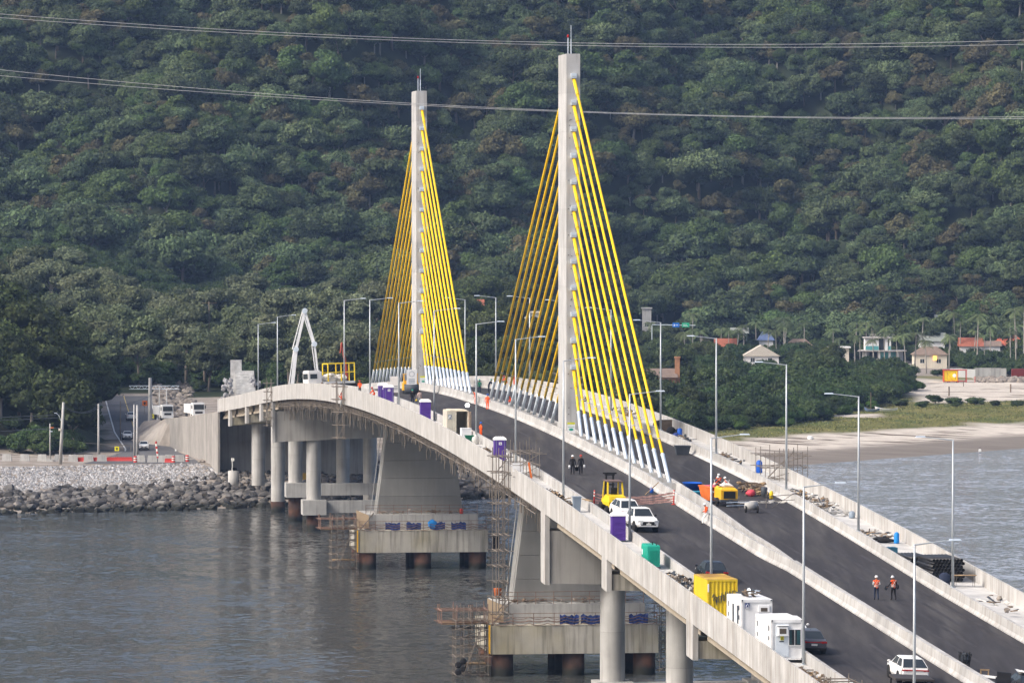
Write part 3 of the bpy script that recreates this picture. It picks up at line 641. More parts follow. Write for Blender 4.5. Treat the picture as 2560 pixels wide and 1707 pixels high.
m = MB(onbridge(591.2, -9.2, .62)); m.ell((0, 0, .0), (.13, .15, .12)); tag(m.obj('helmet', YELM, None, True), 'yellow helmet carried by the person in pink', 'helmet')
person(onbridge(633, -12.0, .14, 2.8), 'person in orange jacket and red hard hat standing near the twin toilets', HIVIS, CLOTHB, REDP, None, BACKP)
person(onbridge(606, -12.6, .14, 1.6), 'person in orange crouching beside the twin purple toilets', HIVIS, HIVIS, REDP, None, {k: (v[0], v[1], v[2]+.35) for k, v in KNEEL.items()})
person(onbridge(634, -14.15, -1.35, 1.4), 'person in orange clothes climbing the scaffold outside the parapet', HIVIS, CLOTHG, REDP, None, {**WALKP, 'wrl': (-.2, .3, 1.5), 'wrr': (.2, .3, 1.3), 'ell': (-.26, .15, 1.3), 'elr': (.26, .15, 1.25)})
# ------------------------------------------------------------------ vehicles
def wheel(root, x, y, r, wd=.22, rim=CHROME, name='wheel'):
    m = MB(); m.lathe((x, y, r), [(r*.55, -wd/2), (r*.93, -wd/2), (r, -wd*.35), (r, wd*.35), (r*.93, wd/2), (r*.55, wd/2)], 18, 'X'); o = m.obj(name, BLACK, root, True)
    m = MB(); m.lathe((x, y, r), [(.001, -wd*.47), (r*.60, -wd*.47), (r*.60, wd*.47), (.001, wd*.47)], 14, 'X'); m.obj('rim', rim, o)
def ring8(y, zb, zt, w, tuck=.86, cr=.9):
    h = zt-zb
    return [(-w*tuck, y, zb), (-w, y, zb+h*.30), (-w, y, zb+h*.68), (-w*cr, y, zt), (w*cr, y, zt), (w, y, zb+h*.68), (w, y, zb+h*.30), (w*tuck, y, zb)]
def vehicle(M, name, label, cat, paint, L=4.6, W=1.84, H=1.5, kind='sedan', front_view=True, plate=True, roofp=None, group=None, detail=True):
    t = thing(name, label, cat, M, group); w = W/2
    hl = L/2
    if kind == 'sedan': hood, belt, trunk, roof = .80, .93, .98, H; A, B, Cc, D = hl-1.15, -hl+.55, hl-2.0, -hl+1.25; belt_r = .98
    elif kind == 'suv': hood, belt, trunk, roof = .98, 1.06, 1.10, H; A, B, Cc, D = hl-1.05, -hl+.14, hl-1.9, -hl+1.05; belt_r = 1.12
    else: hood, belt, trunk, roof = 1.12, 1.18, 1.14, H; A, B, Cc, D = hl-1.35, -.75, hl-2.0, -.55; belt_r = 1.18
    zb = .24 if kind != 'pickup' else .42
    m = MB()
    m.loft([ring8(hl, zb+.15, hood-.28, w*.80), ring8(hl-.10, zb+.05, hood-.16, w*.90), ring8(hl-.5, zb, hood-.03, w*.98), ring8(A, zb, belt, w), ring8(0, zb, belt+.01, w), ring8(B, zb, belt_r, w), ring8(-hl+.35, zb+.02, trunk, w*.98), ring8(-hl+.06, zb+.1, trunk-.03, w*.93), ring8(-hl, zb+.2, trunk-.2, w*.86)])
    body = m.obj('body', paint, t)
    def quad(pts): return pts
    # cabin: pillars and roof
    wb, wr = w*.91, w*.70
    m = MB(); lo = [(-wb, A, belt-.03), (wb, A, belt-.03), (wb, B, belt_r-.03), (-wb, B, belt_r-.03)]; hi = [(-wr, Cc, roof-.05), (wr, Cc, roof-.05), (wr, D, roof-.05), (-wr, D, roof-.05)]
    top = [(-wr*.88, Cc-.2, roof), (wr*.88, Cc-.2, roof), (wr*.88, D+.2, roof-.01), (-wr*.88, D+.2, roof-.01)]
    m.loft([lo, hi, top]); m.obj('roof', roofp or paint, t)
    lo = [Vector(p) for p in lo]; hi = [Vector(p) for p in hi]
    def pane(a, b, c, d, n, k=.07, off=.012):
        q = [a, b, c, d]; ce = sum(q, Vector())/4; nn = (b-a).cross(d-a).normalized(); nn = nn if nn.dot(ce-Vector((0, (A+B)/2, belt))) > 0 else -nn
        q = [p+(ce-p)*k+nn*off for p in q]; q2 = [p-nn*.03 for p in q]
        mb = MB(); mb.add(q+q2, [(0, 1, 2, 3), (7, 6, 5, 4), (0, 4, 5, 1), (1, 5, 6, 2), (2, 6, 7, 3), (3, 7, 4, 0)]); return mb.obj(n, GLASS, t)
    pane(lo[0], lo[1], hi[1], hi[0], 'windscreen', .10)
    pane(lo[2], lo[3], hi[3], hi[2], 'rear_window', .06)
    for i, j in ((0, 3), (1, 2)):
        ml, mh = lo[i].lerp(lo[j], .50), hi[i].lerp(hi[j], .50)
        pane(lo[i].lerp(lo[j], .05), ml, mh, hi[i], 'side_window', .10); pane(ml, lo[j].lerp(lo[i], .06), hi[j], mh, 'side_window', .10)
    r = .34 if kind == 'sedan' else .37 if kind == 'suv' else .40
    for x in (-w+.10, w-.10):
        for y in (hl-.92, -hl+.95):
            m = MB(); m.lathe((x, y, r+.02), [(.001, -.13), (r*1.16, -.13), (r*1.16, .115), (.001, .115)], 16, 'X'); m.obj('wheel_arch', BLACK, t)
            wheel(t, x+(.03 if x > 0 else -.03), y, r)
    for s in (-1, 1):
        m = MB(); m.box((s*(w*.68), hl-.10, hood-.22), (.42, .20, .15), rz=-s*.25); m.obj('headlight', HEADL, t)
        m = MB(); m.box((s*(w*.72), -hl+.10, trunk-.16), (.36 if kind != 'pickup' else .16, .20, .08 if kind == 'suv' else .13 if kind != 'pickup' else .4), rz=s*.18); m.obj('tail_light', REDL, t)
        m = MB(); m.ell((s*(w+.11), A-.28, belt+.06), (.11, .06, .08), 8, 5); m.obj('mirror', paint if kind != 'pickup' else BLACK, t)
        m = MB(); m.box((s*(w+.005), .15, belt-.20), (.02, .16, .03)); m.box((s*(w+.005), -.75, belt-.20), (.02, .16, .03)); m.obj('door_handle', CHROME, t)
    m = MB(); m.box((0, hl-.03, hood-.36), (W*.52, .10, .26 if kind == 'pickup' else .14)); m.box((0, hl-.02, zb+.20), (W*.66, .10, .12)); m.obj('grille', BLACK, t)
    m = MB(); m.box((0, hl-.0, zb+.12), (W*.82, .16, .10)); m.obj('bumper', paint if kind == 'pickup' else BLACK, t); m = MB(); m.box((0, -hl+.0, zb+.14), (W*.86, .16, .14)); m.obj('bumper', paint if kind == 'pickup' else BLACK, t)
    if plate:
        m = MB(); m.box((0, hl+.06, zb+.26), (.40, .02, .13)); m.obj('licence_plate', REFL, t); m = MB(); m.box((0, -hl-.04, zb+.42), (.40, .02, .13)); m.obj('licence_plate', REFL, t)
    m = MB(); m.ell((0, hl+.03, hood-.34), (.09, .02, .06), 10, 5); m.obj('badge', CHROME, t)
    m = MB(); m.path([(0, D+.35, roof), (0, D+.15, roof+.10)], .012, 4); m.obj('aerial', BLACK, t)
    if kind == 'pickup':
        m = MB()
        m.bx(-w*.93, w*.93, -hl+.1, -.80, trunk-.02, trunk+.01); m.obj('bed_cover', WHITEP, t)
        m = MB(); m.bx(-w*.99, -w*.9, -hl+.06, -.8, trunk-.05, trunk+.10); m.bx(w*.9, w*.99, -hl+.06, -.8, trunk-.05, trunk+.10); m.bx(-w*.95, w*.95, -hl+.02, -hl+.09, trunk-.05, trunk+.10); m.obj('bed_sides', paint, t)
    return t
BLACKP = mat('black_car_paint', (.012, .013, .017), .25, .1, var=0, tint=0, spec=.6)
GREYPT = mat('grey_car_paint', (.10, .10, .115), .28, .35, var=0, tint=0, spec=.6)
def onroad(Z, d, yaw=0.0, e=.004): return frame(Z, d, e, yaw)
vehicle(onroad(420.6, -9.1, math.pi+.14), 'pickup_truck', 'white double cab pickup with dark grille in front of another white car', 'pickup', WHITEP, 5.3, 1.88, 1.80, 'pickup')
vehicle(onroad(428.2, -8.95, math.pi+.08), 'car', 'white car facing downhill, parked between the pickup and the yellow forklift', 'car', WHITEP, 4.7, 1.82, 1.66, 'suv')
vehicle(onroad(386.2, -9.15), 'car', 'black sedan seen from behind beside the yellow container', 'car', BLACKP, 4.6, 1.80, 1.46, 'sedan')
vehicle(onroad(347.6, -9.55), 'car', 'grey sedan with a full-width tail lamp parked by the office cabins', 'car', GREYPT, 4.7, 1.83, 1.46, 'sedan')
vehicle(onroad(353.2, -9.6, math.pi), 'car', 'white car facing the camera, mostly hidden behind the office cabins', 'car', WHITEP, 4.3, 1.78, 1.50, 'suv')
vehicle(onroad(334.0, -5.75), 'car', 'white fastback SUV with a thin red tail lamp bar ahead of the small loader', 'car', WHITEP, 4.65, 1.86, 1.60, 'suv')
vehicle(onroad(328.2, .55), 'car', 'black car with a white sheet on its roof and an open door', 'car', BLACKP, 4.5, 1.84, 1.50, 'suv')
m = MB(onroad(328.0, .55, 0, 1.50)); 
for i in range(7):
    for j in range(9): m.add([(-.6+i*.17+a*.17, -.75+j*.16+b*.16, .05+.13*math.sin(i*1.1+a*1.1+.3)*math.cos((j+b)*.8)+.10*((i+a) % 3 == 0)) for a, b in ((0, 0), (1, 0), (1, 1), (0, 1))], [(0, 1, 2, 3)])
tag(m.obj('sheet', CLOTHW, None, True), 'crumpled white sheet lying on the roof of the black car', 'sheet')
m = MB(onroad(328.2, .55)); m.box((-1.42, .2, .70), (.07, 1.05, .82), rz=.95); m.box((-1.40, .2, 1.28), (.05, .95, .38), rz=.95); m2 = m.obj('car_door', BLACKP); 
for o in list(bpy.data.objects):
    if o.get('label', '').startswith('black car with a white sheet'): m2.parent = o; m2.matrix_parent_inverse = o.matrix_world.inverted(); bc_ = o
m2.name = 'open_door'
m = MB(onroad(345.2, -9.55)); m.M = frame(347.6, -9.55, .004); m.box((0, -2.33, .82), (1.5, .05, .06)); o = m.obj('tail_lamp_bar', REDL)
for q in list(bpy.data.objects):
    if q.get('label', '').startswith('grey sedan'): o.parent = q; o.matrix_parent_inverse = q.matrix_world.inverted()
m = MB(frame(334.0, -5.75, .004)); m.box((0, -2.33, .96), (1.62, .05, .07)); o = m.obj('tail_lamp_bar', REDL)
for q in list(bpy.data.objects):
    if q.get('label', '').startswith('white fastback'): o.parent = q; o.matrix_parent_inverse = q.matrix_world.inverted()
# forklift seen from behind
t = thing('forklift', 'yellow counterbalance forklift with a black overhead guard behind the white cars', 'forklift', onroad(434.6, -9.1, 0.12) @ Matrix.Diagonal((.94, .94, .86, 1)))
m = MB(); m.loft([[(-.72, -1.55, .75), (.72, -1.55, .75), (.72, -1.2, .45), (-.72, -1.2, .45)], [(-.80, -1.62, 1.1), (.80, -1.62, 1.1), (.80, .9, 1.0), (-.80, .9, 1.0)], [(-.74, -1.45, 1.62), (.74, -1.45, 1.62), (.78, -.2, 1.72), (-.78, -.2, 1.72)]]); m.box((0, .3, .95), (1.5, 1.6, .5)); m.obj('counterweight', YELM, t)
m = MB(); m.box((0, -1.62, 1.24), (.95, .06, .22)); m.obj('radiator_grille', BLACK, t)
m = MB()
for s in (-1, 1): m.bar((s*.70, -.75, 1.6), (s*.64, -.45, 2.95), .12, .16); m.bar((s*.70, .95, 1.0), (s*.64, .75, 2.95), .09, .12)
m.obj('guard_posts', YELM, t)
m = MB(); m.box((0, .15, 2.98), (1.45, 1.6, .10)); m.obj('overhead_guard', mat('brown_roof_paint', (.16, .11, .10), .7, var=.1, tint=0), t)
m = MB()
for s in (-.32, .32): m.box((s, 1.35, 1.9), (.14, .18, 3.3))
for z in (.5, 1.5, 2.5, 3.45): m.box((0, 1.35, z), (.9, .12, .12))
m.box((0, 1.5, .55), (1.5, .08, .35)); m.box((0, 1.35, 3.6), (1.25, .1, .14)); m.obj('mast', BLACK, t)
m = MB(); m.box((0, .05, 1.75), (.55, .55, .16)); m.box((0, -.25, 2.05), (.55, .14, .6)); m.obj('seat', BLACK, t)
m = MB(); m.tube((0, .75, 1.75), (0, .62, 2.15), .03); m.lathe((0, .6, 2.15), [(.16, 0), (.19, .02), (.16, .04)], 12); m.obj('steering_wheel', BLACK, t)
for x, y, r in ((-.68, -1.0, .36), (.68, -1.0, .36), (-.78, .95, .44), (.78, .95, .44)): wheel(t, x, y, r, .34, DGREY)
m = MB(); m.box((0, -.2, .55), (1.2, 2.0, .35)); m.obj('chassis', BLACK, t)
# ------------------------------------------------------------------ things standing on the deck
def toilet(M, label):
    t = thing('portable_toilet', label, 'portable toilet', M, 'purple portable toilets')
    m = MB(); m.bx(-.53, .53, -.53, .53, .08, 2.0); m.obj('cabin', PURPLE, t)
    m = MB(); m.bx(-.56, .56, -.56, .56, 0, .10); m.obj('base', DGREY, t)
    m = MB(); m.loft([[(-.58, -.58, 1.98), (.58, -.58, 1.98), (.58, .58, 1.98), (-.58, .58, 1.98)], [(-.56, -.56, 2.12), (.56, -.56, 2.12), (.56, .56, 2.12), (-.56, .56, 2.12)], [(-.40, -.42, 2.26), (.40, -.42, 2.26), (.40, .42, 2.26), (-.40, .42, 2.26)]])
    for k in range(4): m.box((-.3+k*.2, 0, 2.27), (.09, .8, .05))
    m.obj('roof', PLWHITE, t)
    return t
def toilet_door(t):
    m = MB(); m.bx(-.36, .36, -.565, -.53, .2, 1.92); d = t_ = m.obj('door', PURPLE, t)
    m = MB()
    for x in (-.38, .38): m.bx(x-.02, x+.02, -.57, -.535, .2, 1.95)
    m.obj('door_frame', GREYP, t)
    m = MB(); m.bx(-.14, .14, -.575, -.55, 1.55, 1.80); s = m.obj('sign_plate', PLWHITE, d)
    m = MB(); m.bx(-.06, -.02, -.58, -.57, 1.60, 1.75); m.bx(.0, .07, -.58, -.57, 1.62, 1.70); m.obj('pictogram', BLACK, s)
def toilet_back(t):
    m = MB()
    for z in (.5, .95, 1.4): m.path([(.38*math.cos(a), -.54, z+.10*math.sin(a)) for a in [2*math.pi*k/16 for k in range(17)]], .018, 5)
    m.obj('moulded_ribs', PURPLE, t)
tl = [toilet(frame(597.5, -12.4, .14, tilt=False), 'purple portable toilet, left one of the pair by the crest'), toilet(frame(590.6, -12.4, .14, tilt=False), 'purple portable toilet, right one of the pair by the crest'), toilet(frame(548.3, -12.5, .14, tilt=False), 'purple portable toilet left of the open white container'), toilet(frame(483.5, -12.4, .14, tilt=False), 'purple portable toilet with a white sign on its door below the orange-clad worker'), toilet(frame(410.0, -12.4, .14, tilt=False), 'purple portable toilet next to the green generator')]
for i in (0, 1, 3): toilet_door(tl[i])
for i in (2, 4): toilet_back(tl[i])
def corrugated(mb, x0, x1, y0, y1, z0, z1, dep=.05, pitch=.28):
    # ribbed front (y0) and back walls, side walls and roof of a container
    n = int((x1-x0)/pitch*4)
    prof_ = [(0, 1), (1, 1), (1, 0), (0, 0)]
    xs = []; k = 0; x = x0
    st = pitch/4
    pts = []
    while x < x1-1e-6:
        ph = k % 4; off = (0, 0, dep, dep)[ph]; pts.append((x, y0+off)); x += st*(1.3 if ph in (0, 2) else .7); k += 1
    pts.append((x1, y0))
    for (a, ya), (b, yb) in zip(pts, pts[1:]): mb.add([(a, ya, z0), (b, yb, z0), (b, yb, z1), (a, ya, z1)], [(0, 1, 2, 3)])
def container(M, label, paint, roofm, W=2.1, L=5.6, Hh=2.55, cat='container', name='shipping_container'):
    t = thing(name, label, cat, M); w = W/2
    m = MB(); m.bx(-w+.03, w-.03, .09, L, .12, Hh-.04); corrugated(m, -w+.08, w-.08, .02, L, .12, Hh-.08); m.obj('walls', paint, t)
    m = MB(); m.bx(-w, w, .0, L+.02, Hh-.05, Hh)
    for k in range(10): m.bx(-w+.1, w-.1, .25+k*L/10, .35+k*L/10, Hh, Hh+.02, tint=.1)
    m.obj('roof', roofm, t)
    m = MB()
    for x in (-w+.06, w-.06):
        m.bx(x-.06, x+.06, -.01, .11, .0, Hh-.05); m.bx(x-.06, x+.06, L-.1, L+.02, 0, Hh-.05)
    m.bx(-w, w, -.012, .10, 0, .14); m.bx(-w, w, -.012, .10, Hh-.16, Hh-.05); m.bx(-w, -w+.1, 0, L, .0, .14); m.obj('corner_frame', paint, t)
    return t
ty = container(frame(363.3, -12.4, .18, tilt=False), 'bright yellow shipping container with a rusty roof and scrawled dark graffiti', YELC, YELT)
m = MB(); m.M = None
def stroke(mb, pts, y=-.02, r=.028, ox=0, oz=0, s=1.0): mb.path([(ox+x*s, y, oz+z*s) for x, z in pts], r, 5)
G = [[(.0, .55), (.12, .8), (.22, .62), (.05, .35), (.25, .42), (.30, .0), (.33, .5)], [(.22, .55), (.45, .55), (.40, .25), (.62, .2), (.60, .65), (.42, .6)], [(.68, .85), (.62, .35), (.78, .3), (.80, .75)], [(.88, .3), (.90, .95), (1.05, .35), (1.08, .95)], [(1.15, .55), (1.22, 1.0), (1.32, .5), (1.18, .72), (1.36, .74)], [(1.42, .4), (1.42, 1.0), (1.68, .98)], [(1.42, .75), (1.62, .72)]]
for g_ in G: stroke(m, g_, -.015, .028, -.72, .75, 1.0)
m.obj('graffiti', mat('graffiti_paint', (.02, .035, .07), .7, var=0, tint=0), ty)
m = MB(); m.box((-1.0, -.02, 1.95), (.10, .03, .55)); m.obj('label_plate', PLWHITE, ty)
m = MB(frame(363.3, -12.4, .14, tilt=False)); 
def cabin(M, label, facade):
    t = thing('office_cabin', label, 'cabin', M); w, L, Hh = 1.05, 5.5, 2.6
    m = MB(); m.bx(-w+.03, w-.03, .05, L-.05, .15, Hh-.06); m.obj('walls', WHITEC, t)
    m = MB(); m.bx(-w, w, 0, L, Hh-.08, Hh)
    for k in range(6): m.bx(-w+.15, w-.15, .5+k*.8, .62+k*.8, Hh, Hh+.025, tint=-.12)
    m.obj('roof', WHITEC, t)
    m = MB()
    for x in (-w+.07, w-.07):
        for y in (.06, L-.06): m.bx(x-.07, x+.07, y-.07, y+.07, 0, Hh-.08)
    m.bx(-w, w, -.01, .1, 0, .16); m.bx(-w, w, -.01, .1, Hh-.2, Hh-.08); m.bx(-w-.005, -w+.08, 0, L, 0, .16); m.bx(-w-.005, -w+.08, 0, L, Hh-.2, Hh-.08); m.obj('frame', WHITEC, t)
    m = MB()
    for x in (-w+.07, w-.07):
        for z in (.06, Hh-.06): m.box((x, -.02, z), (.09, .03, .08))
    m.obj('corner_castings', DGREY, t)
    m = MB()
    for y, z in ((.9, 2.0), (.9, 1.35), (4.9, 2.0), (4.9, 1.3)): m.box((-w-.0, y, z), (.03, .12, .34 if z > 1.6 else .28))
    m.obj('side_vents', DGREY, t)
    return t
WARN = mat('warning_yellow', (.75, .68, .03), .5, var=0, tint=0)
c1 = cabin(frame(339.8, -12.4, .32, tilt=False), 'white office cabin with a wall air conditioner and a curtained window, nearest of the two', 1)
m = MB(); m.bx(.12, .88, -.03, .06, .95, 1.95); wn = m.obj('window', GLASS, c1)
m = MB(); m.bx(.08, .12, -.05, .05, .9, 2.0); m.bx(.88, .92, -.05, .05, .9, 2.0); m.bx(.08, .92, -.05, .05, .9, .95); m.bx(.08, .92, -.05, .05, 1.95, 2.0); m.bx(.48, .51, -.05, .05, .95, 1.95); m.obj('window_frame', PLWHITE, wn)
m = MB()
for k in range(5): m.box((.66+k*.045, -.034, 1.45), (.03, .01, .9))
for k in range(2): m.box((.2+k*.06, -.034, 1.45), (.035, .01, .9))
m.obj('curtain', mat('teal_curtain', (.03, .10, .12), .9, var=.2, tint=.4), wn)
m = MB(); m.bx(-.62, .02, -.26, .05, 1.62, 2.16); ac = m.obj('air_conditioner', PLWHITE, c1)
m = MB(); m.bx(-.54, -.10, -.275, -.25, 1.7, 2.04); m.obj('air_grille', mat('brown_grille', (.09, .075, .06), .8, var=0, tint=0), ac)
m = MB(); m.bx(-.70, .08, -.32, .05, 2.22, 2.26); m.bx(-.70, .08, -.30, .05, 1.57, 1.61); m.obj('conditioner_frame', PLWHITE, ac)
m = MB(); m.bx(-.45, -.22, -.04, .04, 1.28, 1.54); wp = m.obj('warning_sign', WARN, c1)
m = MB(); m.path([(-.42, -.045, 1.32), (-.335, -.045, 1.50), (-.25, -.045, 1.32), (-.42, -.045, 1.32)], .012, 4); m.bx(-.345, -.325, -.05, -.04, 1.36, 1.44); m.obj('triangle', BLACK, wp)
m = MB(); m.bx(-.52, -.22, -.04, .04, 1.17, 1.24); m.obj('name_plate', DGREY, c1)
m = MB(); m.bx(-.76, .10, -.02, .05, .2, 2.3); m.obj('door', mat('pale_blue_door', (.62, .68, .74), .55, var=.05, tint=.1), c1)
c2 = cabin(frame(350.4, -12.4, .32, tilt=False), 'white office cabin with a navy sign and debris on its roof', 2)
m = MB(); m.bx(-.78, -.5, -.03, .05, 2.02, 2.36); s_ = m.obj('sign', mat('navy_sign', (.05, .07, .2), .6, var=0, tint=0), c2)
m = MB(); m.path([(-.74, -.04, 2.12), (-.64, -.04, 2.33), (-.54, -.04, 2.12)], .022, 4); m.bx(-.76, -.52, -.04, -.03, 2.03, 2.08); m.obj('logo', PLWHITE, s_)
m = MB(); m.bx(.1, .85, -.10, .05, 1.75, 2.2); a2 = m.obj('air_conditioner', PLWHITE, c2)
m = MB(); m.bx(.25, .7, -.115, -.09, 1.8, 2.05); m.obj('air_grille', mat('brown_grille', (.09, .075, .06)), a2)
m = MB()
for y in (1.2, 2.9): m.bx(-1.055, -1.02, y, y+.45, .9, 2.1)
m.obj('side_window', DGREY, c2)
def crumple(mb, c, r, n=9, k=.35, seed=1):
    rr = random.Random(seed); M = len(mb.v)
    vs = []; fs = []; mm = 6
    for i in range(mm+1):
        th = math.pi*i/mm
        for j in range(n):
            a = 2*math.pi*j/n; s = 1+rr.uniform(-k, k); vs.append((c[0]+r[0]*s*math.sin(th)*math.cos(a), c[1]+r[1]*s*math.sin(th)*math.sin(a), c[2]+r[2]*s*math.cos(th)))
    for i in range(mm):
        for j in range(n): fs.append((i*n+j, (i+1)*n+j, (i+1)*n+(j+1) % n, i*n+(j+1) % n))
    mb.add(vs, fs)
def heap(name, label, cat, M, w, l, h, mats, n=30, seed=1, planks=.5):
    rr = random.Random(seed); mb = MB()
    for i in range(n):
        x, y = rr.uniform(-w/2, w/2), rr.uniform(-l/2, l/2); z = h*rr.random()*(1-abs(2*y/l)*.5)
        mb.mi = rr.randrange(len(mats))
        if rr.random() < planks: mb.box((x*.6, y, z+.05), (rr.uniform(.06, .2), rr.uniform(.4, 1.3), rr.uniform(.03, .08)), rz=rr.uniform(-1.6, 1.6), M=Matrix.Rotation(rr.uniform(-.5, .5), 3, 'X'), tint=rr.uniform(-.4, .4))
        else: crumple(mb, (x, y, z+.08), (rr.uniform(.08, .28), rr.uniform(.08, .3), rr.uniform(.06, .2)), 7, .4, rr.random())
    o = mb.obj(name, mats); o.matrix_world = M; return tag(o, label, cat)
HM = [WOOD, WOODD, SACK, RUBBLE, DGREY, BLACK]
t_ = frame(352.6, -12.5, 2.95, tilt=False)
heap('roof_debris', 'grey sheeting and offcuts lying on the roof of the rear cabin', 'debris', t_, 1.3, 1.7, .25, [GALV, DGREY, WOODD], 14, 3)
heap('debris_pile', 'mixed rubble and offcuts between the generator and the yellow container', 'debris', frame(379.5, -12.3, .14), 1.7, 13, .55, HM, 190, 5, .45)
heap('debris_pile', 'planks, rubble and a black tyre below the nearest cabin', 'debris', frame(329, -12.4, .14), 1.7, 15, .3, [WOOD, WOODD, RUBBLE, WOODD], 130, 6, .75)
heap('debris_scatter', 'old planks and a dark hose on the channel side sidewalk above the grey bin', 'timber', frame(444, -12.5, .14), 1.5, 14, .3, [WOODD, WOOD, BLACK], 90, 8, .9)
heap('tool_heap', 'tools and bags beside the toilet below the open container', 'debris', frame(491, -12.4, .14), 1.4, 12, .6, [WOODD, SACK, WOOD, BLACK], 36, 9, .3)
m = MB(frame(325.5, -11.9, .2)); m.lathe((0, 0, .12), [(.25, -.1), (.36, -.1), (.4, 0), (.36, .1), (.25, .1)], 14); tag(m.obj('tyre', BLACK, None, True), 'black tyre and hose coil lying by the barrier below the nearest cabin', 'tyre')
# orange and white chute sign plus blue tub between the containers
m = MB(frame(357.6, -12.7, .2)); m.box((0, 0, .85), (.34, .3, 1.7), M=Matrix.Rotation(.12, 3, 'Y')); o = m.obj('fuel_pump', YELO); tag(o, 'orange upright pump with a white dial panel beside the yellow container', 'pump')
m = MB(frame(357.6, -12.7, .2)); m.box((.2, -.12, 1.25), (.1, .3, .9), M=Matrix.Rotation(.12, 3, 'Y')); m.obj('dial_panel', PLWHITE, None); bpy.context.view_layer.update(); q = bpy.data.objects['dial_panel']; q.parent = o
m = MB(frame(356.6, -12.1, .14)); m.lathe((0, 0, 0), [(.24, 0), (.3, .5), (.29, .9), (.2, 1.0)], 14); tag(m.obj('barrel', BLUEP, None, True), 'blue barrel at the corner of the rear cabin', 'barrel')
# green generator
t = thing('generator', 'boxy green generator set with louvred end on the channel side sidewalk', 'generator', frame(391.2, -12.62, .2, tilt=False))
m = MB(); m.bx(-.47, .47, 0, 2.9, .12, 1.62); m.loft([[(-.47, 0, 1.62), (.47, 0, 1.62), (.47, 2.9, 1.62), (-.47, 2.9, 1.62)], [(-.42, .06, 1.72), (.42, .06, 1.72), (.42, 2.84, 1.72), (-.42, 2.84, 1.72)]]); m.obj('canopy', GREENP, t)
m = MB()
for k in range(13): m.box((.03, -.01, .3+k*.085), (.72, .04, .045), tint=-.3)
m.obj('louvres', GREENP, t)
m = MB(); m.tube((.05, .9, 1.7), (.05, .9, 1.95), .05); m.ell((.25, .3, 1.74), (.06, .06, .05)); m.obj('exhaust', BLACK, t)
m = MB(); m.bx(-.48, -.46, 2.3, 2.7, .9, 1.3); m.obj('control_panel', PLWHITE, t)
m = MB(); m.bx(-.5, .5, -.02, 2.92, 0, .13); m.obj('skid', DGREY, t)
# grey wheelie bin
t = thing('wheelie_bin', 'grey-blue wheelie bin on the channel side sidewalk left of the forklift', 'bin', frame(432.5, -12.4, .14, tilt=False))
m = MB(); m.loft([[(-.26, -.3, .08), (.26, -.3, .08), (.26, .3, .08), (-.26, .3, .08)], [(-.33, -.38, 1.2), (.33, -.38, 1.2), (.33, .38, 1.2), (-.33, .38, 1.2)]]); m.obj('body', GREYP, t)
m = MB(); m.bx(-.37, .37, -.42, .42, 1.2, 1.29); m.obj('lid', GREYP, t)
m = MB(); m.tube((-.3, .32, .1), (.3, .32, .1), .1, n=10); m.obj('wheels', BLACK, t)
m = MB(frame(434.5, -11.2, .93, .2)); m.bx(-.2, .2, -.9, .9, 0, .05); tag(m.obj('plank', WOOD), 'single pale plank resting on top of the sidewalk barrier', 'plank')
# open white container with a floodlight
t = thing('open_container', 'dirty white container with an open dark doorway and a lit floodlight above', 'container', frame(518.2, -12.4, .16, tilt=False))
m = MB(); w = 1.06; L = 3.7
m.bx(-w, -w+.05, 0, L, .1, 2.5); m.bx(w-.05, w, 0, L, .1, 2.5); m.bx(-w+.05, w-.05, L-.05, L, .1, 2.5); m.bx(-w+.05, w-.05, .02, L-.05, .04, .12); m.obj('walls', mat('dirty_white_paint', (.60, .57, .50), .7, var=.15, streak=.4, tint=.2), t)
m = MB(); m.bx(-w, w, -.02, L, 2.5, 2.6); m.bx(-w+.3, w-.3, .2, L-.5, 2.6, 2.66); m.obj('roof', mat('cream_roof_paint', (.64, .59, .48), .8, var=.2, tint=.2), t)
m = MB(); m.bx(-w+.05, -.12, -.04, .02, .14, 2.48)
for z in (.9, 1.65): m.bx(-w+.05, -.12, -.055, -.035, z, z+.05)
for x in (-.62, -.16): m.bx(x, x+.04, -.06, -.04, .14, 2.48)
dd = m.obj('door', mat('cream_door', (.52, .50, .42), .7, var=.12, tint=.2), t)
m = MB(); m.bx(-.92, -.58, -.07, -.045, 1.75, 2.2); s_ = m.obj('sign', GREYP, dd)
m = MB(); m.path([(-.88, -.08, 1.85), (-.75, -.08, 2.12), (-.62, -.08, 1.85)], .03, 4); m.obj('logo', PLWHITE, s_)
m = MB(); m.box((w+.12, -.42, 1.3), (.06, .95, 2.35), rz=-.35); m.obj('open_door', mat('orange_lit_door', (.66, .50, .36), .7, var=.1, tint=.2), t)  # the floodlight's orange light on this door is put into its colour
m = MB(); m.tube((w-.1, .0, 2.6), (w-.1, 0, 3.1), .03); m.box((w-.1, 0, 3.1), (.5, .2, .4)); m.obj('floodlight_bracket', DGREY, t)
m = MB(); m.ell((w-.1, -.16, 3.12), (.22, .08, .20), 12, 8); m.obj('floodlight', mat('lit_lamp', (1.0, .97, .9), emit=6.0, var=0, tint=0), t)
m = MB(frame(514.6, -12.0, .14, .1)); m.bx(-.48, .48, -.4, .4, 0, 1.05); m.bx(-.5, .5, -.42, .42, 1.05, 1.1); tag(m.obj('white_cabinet', PLWHITE), 'white cabinet standing before the open container', 'cabinet')
m = MB(frame(511.2, -12.0, .14)); m.loft([[(-.3, -.4, 0), (.3, -.4, 0), (.3, .4, 0), (-.3, .4, 0)], [(-.45, -.5, .6), (.45, -.5, .6), (.45, .5, .6), (-.45, .5, .6)]]); tag(m.obj('wheelbarrow_tray', CLOTHGR), 'green tray with materials beside the white cabinet', 'tray')
